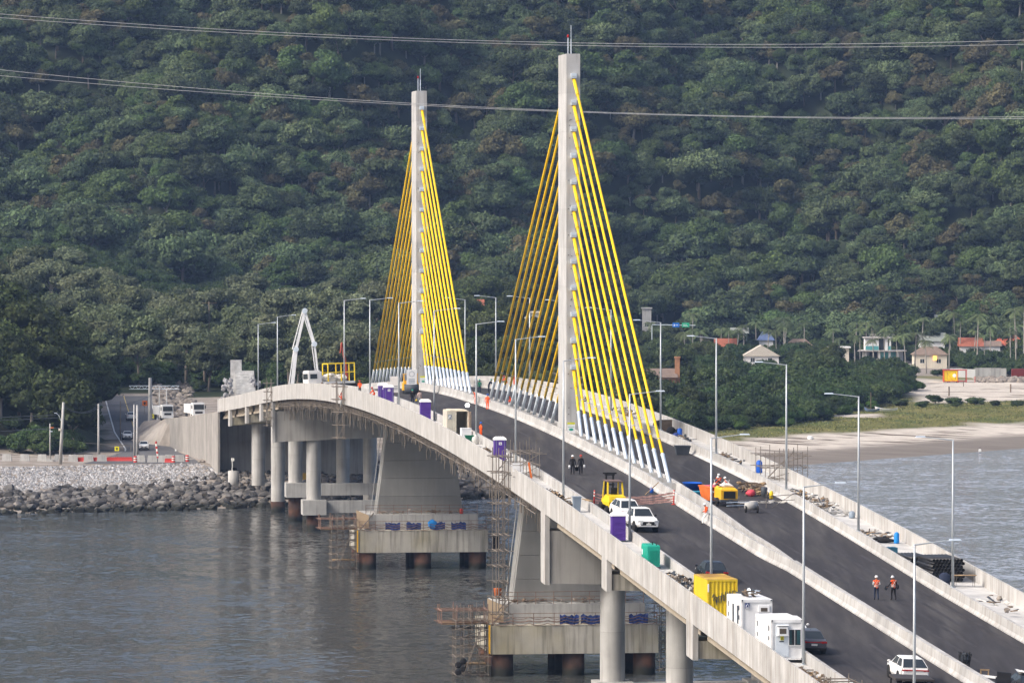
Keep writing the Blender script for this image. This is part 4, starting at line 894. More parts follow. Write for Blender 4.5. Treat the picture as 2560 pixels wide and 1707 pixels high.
m = MB(frame(507, -11.9, .14)); crumple(m, (0, 0, .4), (.35, .3, .5), 9, .2, 4); tag(m.obj('sack', SACK, None, True), 'upright dusty sack between the white cabinet and the lamp post', 'sack')
# twin toilets' water tank, sign boards and roller up the ramp
t = thing('road_roller', 'yellow-orange road roller carrying a white notice board near the farther pylon', 'roller', frame(642, -5.0, .01, math.pi))
m = MB(); m.box((0, 0, .9), (1.9, 2.2, .9)); m.box((0, .2, 1.45), (1.7, 1.3, .4)); m.obj('body', YELO, t)
m = MB(); m.lathe((0, 1.4, .6), [(.001, -.85), (.6, -.85), (.6, .85), (.001, .85)], 18, 'X'); m.lathe((0, -1.3, .6), [(.001, -.85), (.6, -.85), (.6, .85), (.001, .85)], 18, 'X'); m.obj('drum', DGREY, t, True)
m = MB()
for x, y in ((-.8, -.4), (.8, -.4), (-.8, .8), (.8, .8)): m.tube((x, y, 1.4), (x, y, 2.4), .05)
m.box((0, .2, 2.43), (1.8, 1.5, .07)); m.obj('canopy', YELO, t)
for k, (Z, d, wd, nm) in enumerate(((644, -6.75, 1.15, 'left'), (640.5, -5.0, 1.25, 'right'))):
    t = thing('notice_board', 'white notice board %s the orange roller near the farther pylon' % ('standing left of' if k == 0 else 'with a round emblem mounted on'), 'sign board', frame(Z, d, .01, 0, tilt=False))
    z0 = .15 if k == 0 else 1.0
    m = MB(); m.bx(-wd/2, wd/2, -.03, .03, z0, z0+2.0); m.obj('panel', PLWHITE, t)
    m = MB()
    for z in (.35, .55, .75): m.bx(-wd*.3, wd*.3, -.045, -.03, z0+z, z0+z+.09)
    if k: m.path([(.32*math.cos(a), -.04, z0+1.45+.32*math.sin(a)) for a in [2*math.pi*i/14 for i in range(15)]], .025, 4)
    m.obj('lettering', GREYP, t)
    m = MB(); m.bar((-wd*.4, .05, -.1), (-wd*.4, .05, z0+.2), .06); m.bar((wd*.4, .05, -.1), (wd*.4, .05, z0+.2), .06); m.obj('posts', SCAF, t)
def small_sign(M, label):
    t = thing('safety_sign', label, 'sign', M)
    m = MB(); m.bx(-.38, .38, -.02, .02, .75, 1.75); p = m.obj('panel', PLWHITE, t)
    m = MB(); m.bx(-.38, .38, -.03, -.02, 1.55, 1.75); m.obj('yellow_band', mat('sign_yellow', (.65, .68, .03), var=0, tint=0), p)
    m = MB(); m.ell((0, -.03, 1.05), (.24, .015, .12), 12, 4); m.bx(-.3, .3, -.03, -.02, 1.28, 1.33); m.obj('green_mark', GREENP, p)
    m = MB(); m.bar((0, .04, 0), (0, .04, 1.7), .05); m.obj('post', SCAF, t)
small_sign(frame(516.3, -1.35, .0, 0, tilt=False), 'white safety sign with a yellow band at the foot of the nearer pylon')
small_sign(frame(672.0, -.5, .0, 0, tilt=False), 'white safety sign with a yellow band at the foot of the farther pylon')
# cordon mesh across the carriageway with two candy posts
t = thing('cordon_mesh', 'sagging red and white cordon mesh strung across the carriageway behind the white pickup', 'cordon')
for k, z in enumerate((.95, .70, .46, .25)):
    m = MB(); pts = []
    n = 26
    for i in range(n+1):
        u = i/n; d = -9.95+u*7.05; Z = 439.2+2.4*u; pts.append(P(Z, d, z*(1 if z > .5 else 1)-.42*z**.5*math.sin(math.pi*u)**1.0*.8+.02*math.sin(i*2.1+k)+.06))
    for i in range(n):
        a, b = pts[i], pts[i+1]; h = Vector((0, 0, .085 if k % 2 == 0 else .06)); m.add([a-h, b-h, b+h, a+h, a-h+Vector((0, .02, 0)), b-h+Vector((0, .02, 0)), b+h+Vector((0, .02, 0)), a+h+Vector((0, .02, 0))], [(0, 1, 2, 3), (7, 6, 5, 4), (3, 2, 6, 7), (1, 0, 4, 5)], tint=rt(.4))
    m.obj('mesh_band', MESHO, t)
def candy(M, label, h=1.25, cat='post'):
    t = thing('cordon_post', label, cat, M)
    m = MB(); m.tube((0, 0, 0), (0, 0, h), .07, .055, n=10); m.lathe((0, 0, 0), [(.2, 0), (.2, .06), (.08, .1)], 12); m.obj('shaft', REDP, t, True)
    m = MB(); m.tube((0, 0, h*.62), (0, 0, h*.72), .068, n=10); m.tube((0, 0, h*.82), (0, 0, h*.9), .066, n=10); m.obj('white_bands', REFL, t)
candy(frame(441.9, -2.8, 0), 'red and white cordon post leaning by the median barrier'); candy(frame(439.2, -9.98, 0), 'red and white cordon post left of the yellow forklift', 1.35)
m = MB(frame(452, -3.1, .05)); m.lathe((0, 0, 0), [(.16, 0), (.17, .34), (.08, .42), (.08, .48)], 12); tag(m.obj('water_jug', BLUEP, None, True), 'blue water jug against the median barrier above the cordon mesh', 'jug')
m = MB(); m.bar(P(450.5, -3.9, .02), P(452.5, -2.4, .95), .06, .06); tag(m.obj('timber_prop', WOOD), 'timber prop leaning on the median barrier above the cordon mesh', 'prop')
# compressor, skip, tubs, drum roll, walkway by the median on the right carriageway
t = thing('water_tub', 'large round open blue tub beside the median', 'tub', frame(454.6, .85, .0))
m = MB(); m.lathe((0, 0, .12), [(.62, 0), (.84, .62), (.9, .66), (.82, .66), (.6, .06)], 24); m.obj('shell', BLUEP, t, True)
m = MB(frame(450, .5, 0)); m.loft([[(-.5, -.4, 0), (.5, -.4, 0), (.5, .4, 0), (-.5, .4, 0)], [(-.62, -.5, .38), (.62, -.5, .38), (.62, .5, .38), (-.62, .5, .38)]]); m.bx(-.66, .66, -.54, .54, .38, .44); tag(m.obj('mixing_tray', CYANP), 'teal mixing tray between the blue tub and the orange skip', 'tray')
t = thing('skip', 'small rusty orange skip with white lettering beside the yellow compressor', 'skip', frame(444.2, .72, .25, .35))
m = MB(); m.loft([[(-.45, -.7, 0), (.45, -.7, 0), (.45, .7, 0), (-.45, .7, 0)], [(-.62, -1.0, 1.1), (.62, -1.0, 1.1), (.62, 1.0, 1.1), (-.62, 1.0, 1.1)]]); m.bx(-.66, .66, -1.04, 1.04, 1.1, 1.18); m.obj('body', ORANGE, t)
m = MB(); 
for k in range(5): m.box((-.3+k*.14, -.98, .78), (.08, .05, .16), M=Matrix.Rotation(-.3, 3, 'X'))
m.obj('lettering', REFL, t)
m = MB(); crumple(m, (0, 0, 1.12), (.5, .8, .16), 10, .3, 5); m.obj('load', mat('pink_plastic', (.45, .10, .14), .7, var=.3, tint=.2), t)
t = thing('compressor', 'orange-yellow towed compressor with a black radiator grille on two wheels', 'compressor', frame(440.6, 1.7, .0, .08))
m = MB(); m.bx(-.72, .72, -.05, 2.3, .62, 1.42); m.loft([[(-.72, -.05, 1.42), (.72, -.05, 1.42), (.72, 2.3, 1.42), (-.72, 2.3, 1.42)], [(-.55, .2, 1.6), (.55, .2, 1.6), (.55, 2.2, 1.6), (-.55, 2.2, 1.6)]]); m.obj('body', YELO, t)
m = MB(); m.bx(-.5, .52, -.09, -.04, .72, 1.32); m.obj('radiator_grille', BLACK, t)
wheel(t, -.8, .9, .36, .2, DGREY); wheel(t, .8, .9, .36, .2, DGREY)
m = MB(); m.bx(-.75, .75, -.2, 2.4, .42, .62); m.bar((0, -.2, .5), (0, -1.2, .45), .1); m.obj('chassis', DGREY, t)
m = MB(frame(441.8, 1.6, 1.6)); crumple(m, (0, 0, .1), (.6, .55, .2), 10, .35, 8); tag(m.obj('canvas_cover', SACK), 'pale crumpled canvas lying on top of the compressor', 'cover')
t = thing('screed_walkway', 'steel walkway frame with a drum roll end lying across the right carriageway', 'walkway', None)
m = MB()
for e in (.75, .48): m.tube(P(436.5, .8, e), P(437.6, 3.0, e), .04)
m.obj('rail_tubes', GALV, t)
m = MB(); a, b = P(435.8, 2.35, .55), P(436.2, 3.25, .55); m.tube(a, b, .34, n=14)
m.obj('drum', CONC, t, True)
m = MB()
for q in (2.3, 3.3): m.tube(P(435.9, q-.03, .3), P(435.9, q+.06, .3), .3, n=14)
m.obj('wheels', BLACK, t, True)
t = thing('pipe_fence', 'low fence of grey scaffold tubes closing the right carriageway', 'fence')
m = MB()
for e in (.95, .5): m.tube(P(437, 1.0, e), P(443.5, 8.4, e), .03)
m.obj('rails', SCAF, t)
for q in (.15, .52, .98):
    m = MB(); m.tube(P(437+6.5*q, 1+7.4*q, 0), P(437+6.5*q, 1+7.4*q, 1.2), .03); m.obj('post', SCAF, t)
m = MB(); m.tube(P(440.4, 5.3, 0), P(443, 7.8, 1.1), .025); m.obj('brace', SCAF, t)
m = MB()
for k in range(24): m.box(P(444.6+random.uniform(-.8, .8)+k*.06, 2.6+k*.21, .03), (.5, .6, .05), rz=random.uniform(-1, 1), tint=rt(.5))
tag(m.obj('joint_debris', SACK), 'strip of pale mortar and sheeting along the deck joint behind the tube fence', 'debris')
heap('timber_pile', 'stack of rough timber and boxes by the barrier behind the compressor crew', 'timber', frame(453, 5.8, .02), 2.3, 5.0, .95, [WOODD, WOOD, WOODD, WOODD], 70, 12, .85)
m = MB(frame(450.6, 5.3, .02)); crumple(m, (0, 0, .28), (.42, .4, .30), 10, .15, 3); tag(m.obj('bag', mat('red_pink_bag', (.62, .07, .10), .6, var=.1, tint=0), None, True), 'shiny red-pink bag in front of the timber stack', 'bag')
m = MB(frame(449.6, 6.3, .02)); m.lathe((0, 0, 0), [(.28, 0), (.28, .85), (.24, .9)], 14); tag(m.obj('drum', DGREY, None, True), 'dark upright drum beside the red-pink bag', 'drum')
m = MB(frame(448.6, 6.75, .02)); m.lathe((0, 0, 0), [(.15, 0), (.17, .5), (.1, .62), (.1, .68)], 12); tag(m.obj('can', YELM, None, True), 'yellow can beside the dark drum', 'can')
t = thing('mortar_tub', 'dented dark grey mortar tub on the right carriageway near the barrier', 'tub', frame(496.2, 6.6, .01))
m = MB(); m.loft([[(-.55, -.4, 0), (.55, -.4, 0), (.55, .4, 0), (-.55, .4, 0)], [(-.72, -.55, .78), (.72, -.55, .78), (.72, .55, .78), (-.72, .55, .78)], [(-.78, -.6, .86), (.78, -.6, .86), (.78, .6, .86), (-.78, .6, .86)], [(-.64, -.48, .8), (.64, -.48, .8), (.64, .48, .8), (-.64, .48, .8)]]); m.obj('shell', DGREY, t)
# right sidewalk
def RS(Z, d, yaw=0.0): return frame(Z, d, .2, yaw, tilt=False)
def pipes(Z0, d0, cols, rows, L, label):
    t = thing('pipe_stack', label, 'pipes', RS(Z0, d0)); r = .128
    for j in range(rows):
        for i in range(cols):
            m = MB(); x = i*2*r*1.02+(r if j % 2 else 0); z = r+j*2*r*.93; n = 14
            vs = []; 
            for y, q in ((0, r), (L, r), (L, r*.86), (.0, r*.86)):
                for k in range(n): a = 2*math.pi*k/n; vs.append((x+q*math.cos(a), y, z+q*math.sin(a)))
            fs = [(s_*n+k, s_*n+(k+1) % n, ((s_+1) % 4)*n+(k+1) % n, ((s_+1) % 4)*n+k) for s_ in range(4) for k in range(n)]
            m.add(vs, fs); m.obj('pipe', PIPEM, t, True)
PIPEM = mat('black_polyethylene', (.018, .018, .021), .45, var=.05, tint=0, spec=.45)
pipes(387.2, 7.78, 9, 7, 5.6, 'large stack of black plastic pipes against the beach side parapet'); pipes(394.3, 7.62, 6, 4, 5.6, 'smaller stack of black plastic pipes behind the large one')
def can(Z, d, label, matl, r=.2, h=.6, name='drum', cat='drum'):
    m = MB(RS(Z, d)); m.lathe((0, 0, 0), [(r*.95, 0), (r, .05), (r, h*.85), (r*.6, h), (r*.3, h*1.05)], 14); return tag(m.obj(name, matl, None, True), label, cat)
can(472.5, 9.9, 'tall blue drum by the parapet scaffold', BLUEP, .3, 1.1); can(412.2, 10.2, 'bright blue water can by the black tarpaulin roll', TARPC, .22, .85, 'water_can', 'can'); can(431, 10.35, 'blue bucket against the beach side parapet beyond the timber', GREYP, .26, .55, 'bucket', 'bucket')
can(384.6, 8.0, 'dark navy tank squeezed behind the lamp post at the pipe stack', CLOTHN, .42, .95, 'tank', 'tank'); can(521, 10.2, 'blue drum among bags near the dark crate', BLUEP, .25, .7); can(517, 9.2, 'low blue can on the beach side sidewalk below the dark crate', TARPB, .3, .5, 'can', 'can')
m = MB(RS(404.5, 8.15)); m.bx(-.4, .4, -.6, .6, 0, .55); tag(m.obj('toolbox', mat('dark_teal_paint', (.02, .10, .16), .6, tint=0)), 'dark teal chest against the barrier before the smaller pipe stack', 'chest')
m = MB(RS(412.6, 9.2)); crumple(m, (0, 0, .2), (.9, .5, .22), 12, .3, 11); tag(m.obj('tarpaulin', BLACK), 'black folded tarpaulin beside the bright blue water can', 'tarpaulin')
t = thing('trestle_table', 'wooden board on thin metal legs beside the large pipe stack', 'table', RS(384.6, 9.5))
m = MB(); m.bx(-.85, .85, -.35, .35, .82, .87); m.obj('top', WOOD, t)
for x, y in ((-.7, -.3), (.7, -.3), (-.7, .3), (.7, .3)):
    m = MB(); m.tube((x, y, 0), (x*.95, y, .82), .015); m.obj('leg', SCAF, t)
m = MB(RS(526.2, 9.6)); m.bx(-.55, .55, -.5, .5, 0, 1.15); m.bx(-.58, .58, -.53, .53, 1.15, 1.25); tag(m.obj('crate', WOODD), 'dark wooden crate with a pale rim near the nearer stays', 'crate')
for k, (Z, d, s, c) in enumerate(((523.2, 9.7, .5, BLACK), (522.6, 10.3, .4, BLACK), (527, 8.6, .45, SACK), (530, 9.5, .7, BLACK))):
    m = MB(RS(Z, d)); crumple(m, (0, 0, s*.6), (s, s*.8, s*.8), 10, .18, k+20); tag(m.obj('rubbish_bag', c, None, True), ['black rubbish bag in front of the dark wooden crate', 'smaller black rubbish bag between the dark crate and the parapet', 'white rubbish bag between the dark crate and the barrier', 'large black rubbish bag left of the dark crate'][k], 'bag')
for k, (Z, w_, l_, h_, n, lab) in enumerate(((514, 1.6, 8, .35, 26, 'scattered tools and offcuts on the sidewalk below the dark crate'), (490, 2.2, 3, .35, 22, 'heap of pale rags and rubble on the beach side sidewalk'), (484, 2.0, 5, .25, 16, 'loose boards on the beach side sidewalk near the blue drum'), (450, 2.2, 10, .3, 34, 'boards and rubble on the sidewalk opposite the tube fence'), (441, 2.4, 8, .5, 40, 'heap of split timber against the beach side parapet'), (434.5, 2.2, 4, .3, 18, 'pale concrete offcuts on the sidewalk below the split timber'), (418, 2.4, 9, .15, 20, 'low scatter of boards on the sidewalk above the black tarpaulin'), (375, 2.2, 14, .12, 12, 'few boards and a steel angle on the lowest beach side sidewalk'), (556, 1.8, 14, .8, 40, 'tall heap of panels and bags behind the nearer stays'), (596, 1.8, 16, .8, 40, 'heap of boards and bags by the far parapet between the pylons'))):
    heap('debris_scatter', lab, 'debris', RS(Z, 9.4), w_, l_*1.15, h_*1.15, [WOODD, WOOD, SACK, RUBBLE, DGREY] if k != 5 else [CONC, CONCP], int(n*1.8), 40+k, .7)
# scaffolds
def scaffold(mb, x0, x1, y0, y1, z0, z1, nx, ny, nz, r=.03, ext=.4, deck=False, diag=True, rr=None):
    rr = rr or random.Random(1)
    X = [x0+(x1-x0)*i/nx for i in range(nx+1)]; Y = [y0+(y1-y0)*i/max(ny, 1) for i in range(ny+1)]; Zs = [z0+(z1-z0)*i/nz for i in range(nz+1)]
    for x in X:
        for y in Y: mb.tube((x, y, z0-ext*.3), (x, y, z1+ext*rr.uniform(.5, 1.8)), r, n=5, tint=rr.uniform(-.4, .4))
    for z in Zs:
        for y in Y: mb.tube((x0-ext, y, z), (x1+ext*rr.random(), y, z), r, n=5, tint=rr.uniform(-.4, .4))
        for x in X: mb.tube((x, y0-ext, z), (x, y1+ext, z), r, n=5, tint=rr.uniform(-.4, .4))
    if diag:
        for i in range(nz): mb.tube((x0, y0, Zs[i]), (x1, y0, Zs[i+1]), r, n=5)
def ladder(mb, a, b, w=.45, r=.025, ux=Vector((1, 0, 0)), st=.35):
    a, b = Vector(a), Vector(b); u = ux*w/2
    mb.tube(a-u, b-u, r, n=5); mb.tube(a+u, b+u, r, n=5); L = (b-a).length; n = int(L/st)
    for k in range(n): p = a.lerp(b, (k+.5)/n); mb.tube(p-u, p+u, r*.8, n=5)
def scaf_thing(label, name='scaffold', M=None): return thing(name, label, 'scaffold', M)
M = frame(466.5, -13.62, 0, tilt=False); t = scaf_thing('scaffold tower with ladders hung over the channel side parapet above the transition pier', M=M)
m = MB(); scaffold(m, -1.35, -.25, -1.3, 1.3, -12.0, 1.9, 2, 1, 10, .045, .5); m.obj('frame', SCAF, t)
m = MB(); ladder(m, (-.9, -1.35, -12), (-.9, -1.35, 1.2)); m.obj('ladder', SCAF, t)
m = MB(); scaffold(m, .4, 2.1, -4.5, 2.5, .3, 2.3, 2, 3, 2, .03, .7); m.obj('deck_frame', SCAF, t)
m = MB(); m.box((.25, -3.8, 1.1), (.9, .05, .75)); m.obj('board', PLWHITE, t)
m = MB(); m.bar((1.3, -5.2, .2), (1.0, -5.6, 1.6), .18, .05); m.obj('orange_board', ORANGE, t)
M = frame(634, -13.7, 0, tilt=False); t = scaf_thing('scaffold tower over the parapet where a worker climbs near the crest', M=M)
m = MB(); scaffold(m, -1.0, -.2, -1.2, 1.2, -5, 1.2, 1, 2, 4, .04, .6); m.obj('frame', SCAF, t)
M = frame(756, -13.75, 0, tilt=False); t = scaf_thing('narrow scaffold ladder on the parapet of the far transition pier', M=M)
m = MB(); scaffold(m, -.7, -.05, -.8, .8, -4.5, 1.6, 1, 1, 5, .045, .5); m.obj('frame', SCAF, t)
M = frame(318.5, -13.72, 0, tilt=False); t = scaf_thing('scaffold ladder climbing over the parapet below the nearest cabin', M=M)
m = MB(); scaffold(m, -1.0, -.08, -.5, .5, -4.5, .9, 1, 1, 4, .04, .25, diag=False); m.obj('frame', SCAF, t)
m = MB(); ladder(m, (-.5, -.2, -5), (-.5, -.2, .1), .4, .03); m.obj('ladder', SCAF, t)
m = MB(); scaffold(m, .55, 2.1, 1.5, 5.5, .3, 1.5, 1, 2, 2, .04, .2, diag=False); m.tube((.55, 1.5, .5), (2.2, -3.5, .6), .028); m.obj('walkway_rails', SCAF, t)
M = frame(466, 11.1, 0, tilt=False); t = scaf_thing('scaffold of crossed tubes straddling the beach side parapet', M=M)
m = MB(); scaffold(m, -2.2, 1.6, -2.5, 2.5, .3, 2.4, 3, 2, 2, .032, .5); m.tube((-2, -2, .3), (1.2, 2, 2.7), .03); m.tube((-1.2, 2, .3), (.4, -2, 2.7), .03); m.obj('frame', SCAF, t)
M = frame(620, 11.3, 0, tilt=False); t = scaf_thing('low scaffold railing outside the far parapet behind the stays', M=M)
m = MB(); scaffold(m, -.2, 1.0, -9, 9, .8, 2.4, 1, 6, 2, .035, .5); m.obj('frame', SCAF, t)
# hanging formwork and props under the channel side edge of the cable-stayed deck
t = thing('hanging_formwork', 'dense hanging formwork props and runners below the edge of the cable-stayed deck', 'formwork')
m = MB(); rr = random.Random(4)
def under(Z, d, e): return P(Z, d, e)
for row in range(3):
    d0 = -13.2+row*.9
    for e in (-1.4, -1.9):
        Zq = zs(452, 752, 6)
        for a, b in zip(Zq, Zq[1:]): m.tube(under(a, d0, e+rr.uniform(-.05, .05)), under(b, d0, e+rr.uniform(-.05, .05)), .04, n=4, tint=rt(.4))
    z = 452.0
    while z < 752:
        L = rr.choice([.5, .8, 1.0, 1.3, 1.6, 2.6]) if row else rr.choice([.4, .6, .9, 1.2])
        m.tube(under(z, d0, -1.0), under(z, d0, -1.3-L), .035, n=4, tint=rr.uniform(-.4, .4)); z += rr.uniform(.5, 1.6)
for k in range(150):
    z = rr.uniform(452, 752); m.tube(under(z, -13.3, -1.2-rr.random()), under(z+rr.uniform(-2, 2), -11.5, -1.2-rr.random()*1.2), .035, n=4, tint=rr.uniform(-.5, .3))
m.obj('props', SCAF, t)
m = MB()
for k in range(60):
    z = 455+k*4.9; m.bar(under(z, -13.4, -1.12), under(z, -9.4, -1.9), .12, .18, tint=rr.uniform(-.4, .4))
m.obj('timber_bearers', WOODD, t)
# crane lorry, pump boom and debris on the crest
t = thing('crane_lorry', 'white lorry with a yellow cage body and a folded red crane arm on the crest', 'lorry', frame(712, -8.3, .02, math.pi*.5+.25))
m = MB(); m.box((0, 3.4, 1.6), (2.3, 1.9, 2.0)); m.box((0, 3.5, 2.65), (2.1, 1.6, .2)); m.obj('cab', WHITEP, t)
m = MB(); m.box((0, 4.36, 1.95), (1.9, .05, .75)); m.box((-1.16, 3.6, 1.95), (.04, 1.0, .65)); m.box((1.16, 3.6, 1.95), (.04, 1.0, .65)); m.obj('cab_windows', GLASS, t)
m = MB(); m.box((0, .2, 1.05), (2.35, 5.0, .3)); m.obj('flatbed', WHITEC, t)
m = MB()
for x in (-1.1, 1.1):
    for y in (-2.3, -.4, 1.5): m.tube((x, y, 1.2), (x, y, 3.6), .09, n=5)
    m.tube((x, -2.3, 3.6), (x, 1.5, 3.6), .09, n=5); m.tube((x, -2.3, 2.4), (x, 1.5, 2.4), .07, n=5)
for y in (-2.3, 1.5): m.tube((-1.1, y, 3.6), (1.1, y, 3.6), .09, n=5)
m.obj('cage', YELM, t)
m = MB(); m.path([(0, -1.6, 1.3), (.1, -1.5, 3.4), (.2, -1.0, 6.4), (-.3, -.6, 5.0)], [.22, .2, .14, .1], 6); m.obj('crane_arm', mat('red_crane_paint', (.30, .05, .03), .6, var=.1, tint=0), t)
m = MB(); crumple(m, (0, 1.0, 1.7), (.9, 1.1, .6), 10, .3, 2); crumple(m, (0, -.6, 1.6), (.8, 1.0, .5), 10, .3, 3); m.obj('load', SACK, t)
for x in (-1.0, 1.0):
    for y in (3.3, -1.2, -2.2): wheel(t, x, y, .48, .3)
heap('crest_debris', 'bundles of boards and tubes piled by the parapet near the crane lorry', 'debris', frame(690, -11.5, .14), 3.0, 44, .9, [WOODD, SCAF, SACK, WOODD], 110, 77, .85)
heap('bag_row', 'white sacks by the foot of the shaded stays of the farther pylon', 'sacks', frame(640, -9.9, .05), 2.0, 22, .6, [SACK, PLWHITE], 16, 78, 0)
t = thing('pump_boom', 'tall white concrete pump boom folded into a narrow arch behind the crest', 'boom', None)
BZ = 790.0
def bp_(px, py): return Vector(((px-1280)*BZ/13100, BZ, CAM_H-(py-535.6)*BZ/13100))
seg = [(728, 985), (740, 873), (762, 777), (786, 860), (800, 985)]
pts = [bp_(*s) for s in seg]
for k in range(4):
    m = MB(); a, b = pts[k], pts[k+1]; wv = (.55, .42, .36, .30)[k]
    m.bar(a, b, wv, wv*.8)
    off = Vector((-.55 if k < 2 else -.4, -.1, 0)); m.tube(a+off, b+off*.6, .09, n=6)
    for q in range(6): c = a.lerp(b, (q+.5)/6); m.bar(c, c+off*(1-.4*(q+.5)/6), .06)
    m.obj('boom_section', WHITEC, t)
for p in pts[1:4]:
    m = MB(); m.lathe(p, [(.001, -.35), (.42, -.35), (.42, .35), (.001, .35)], 10, 'Y'); m.obj('joint', GALV, t)
# small loader at the bottom edge, bin and trestle on the near carriageways
t = thing('utility_loader', 'small black-canopied utility loader at the lower edge of the carriageway', 'loader', frame(316.8, -9.25, .004))
m = MB(); m.bx(-1.32, 1.02, -1.0, 1.0, 2.38, 2.52); m.bx(-1.36, 1.06, -1.05, -.95, 2.40, 2.5); m.obj('canopy', mat('brown_black_paint', (.05, .043, .04), .6, var=.1, tint=.1), t)
m = MB()
for x in (-1.2, .9):
    for y in (-.9, .9): m.bar((x, y, .6), (x, y, 2.4), .09)
m.obj('canopy_posts', BLACK, t)
m = MB(); m.bx(-1.0, .8, -.8, 1.2, .5, 1.5); m.bx(-1.1, .9, -.9, -.7, 1.5, 2.2); m.obj('body', BLACK, t)
m = MB(); m.bx(-.8, .4, -1.1, -.85, .9, 1.6); m.obj('seat_back', GREYP, t)
m = MB(); m.bx(.95, 1.55, -1.3, .2, 1.55, 2.0); m.bar((1.1, -1.3, 1.2), (1.6, -1.0, 2.2), .12); m.bar((1.5, -1.3, 1.0), (1.9, -1.1, 2.1), .1); m.obj('side_arm', DGREY, t)
for x in (-.9, .7):
    for y in (-.7, 1.1): wheel(t, x, y, .42, .3, DGREY)
person(frame(315.9, -10.35, .35, 0, tilt=False), 'person in a bright yellow jacket standing at the left side of the small loader', mat('yellow_jacket', (.85, .62, .01), .7, var=0, tint=0), CLOTHB, BLACKP, None, BACKP)
t = thing('litter_bin', 'torn black wire litter bin behind the median barrier on the right carriageway', 'bin', frame(339.6, -.75, .0))
m = MB()
for k in range(12):
    a = 2*math.pi*k/12; m.tube((.28*math.cos(a), .28*math.sin(a), .1), (.42*math.cos(a), .42*math.sin(a), 1.15+.12*math.sin(k*2.3)), .03, n=5)
for z, r in ((.1, .28), (.6, .35), (1.1, .41)): m.path([(r*math.cos(2*math.pi*k/14), r*math.sin(2*math.pi*k/14), z) for k in range(15)], .03, 5)
m.obj('basket', BLACK, t)
m = MB(); crumple(m, (0, 0, .8), (.33, .33, .36), 10, .3, 6); m.obj('liner', DGREY, t)
m = MB(); m.bar(P(336.2, -.6, .2), P(334.8, .95, .2), .16, .14); tag(m.obj('beam', WHITEC), 'white beam lying across the carriageway beside the black car', 'beam')
t = thing('trestle', 'small wooden trestle standing on the white beam', 'trestle', frame(336.0, -.25, .26))
m = MB(); m.bar((-.3, 0, .32), (.3, 0, .32), .1); m.obj('bar', WOOD, t)
for s in (-.25, .25):
    for y in (-.12, .12): m = MB(); m.bar((s, y, 0), (s, 0, .32), .05); m.obj('leg', WOOD, t)
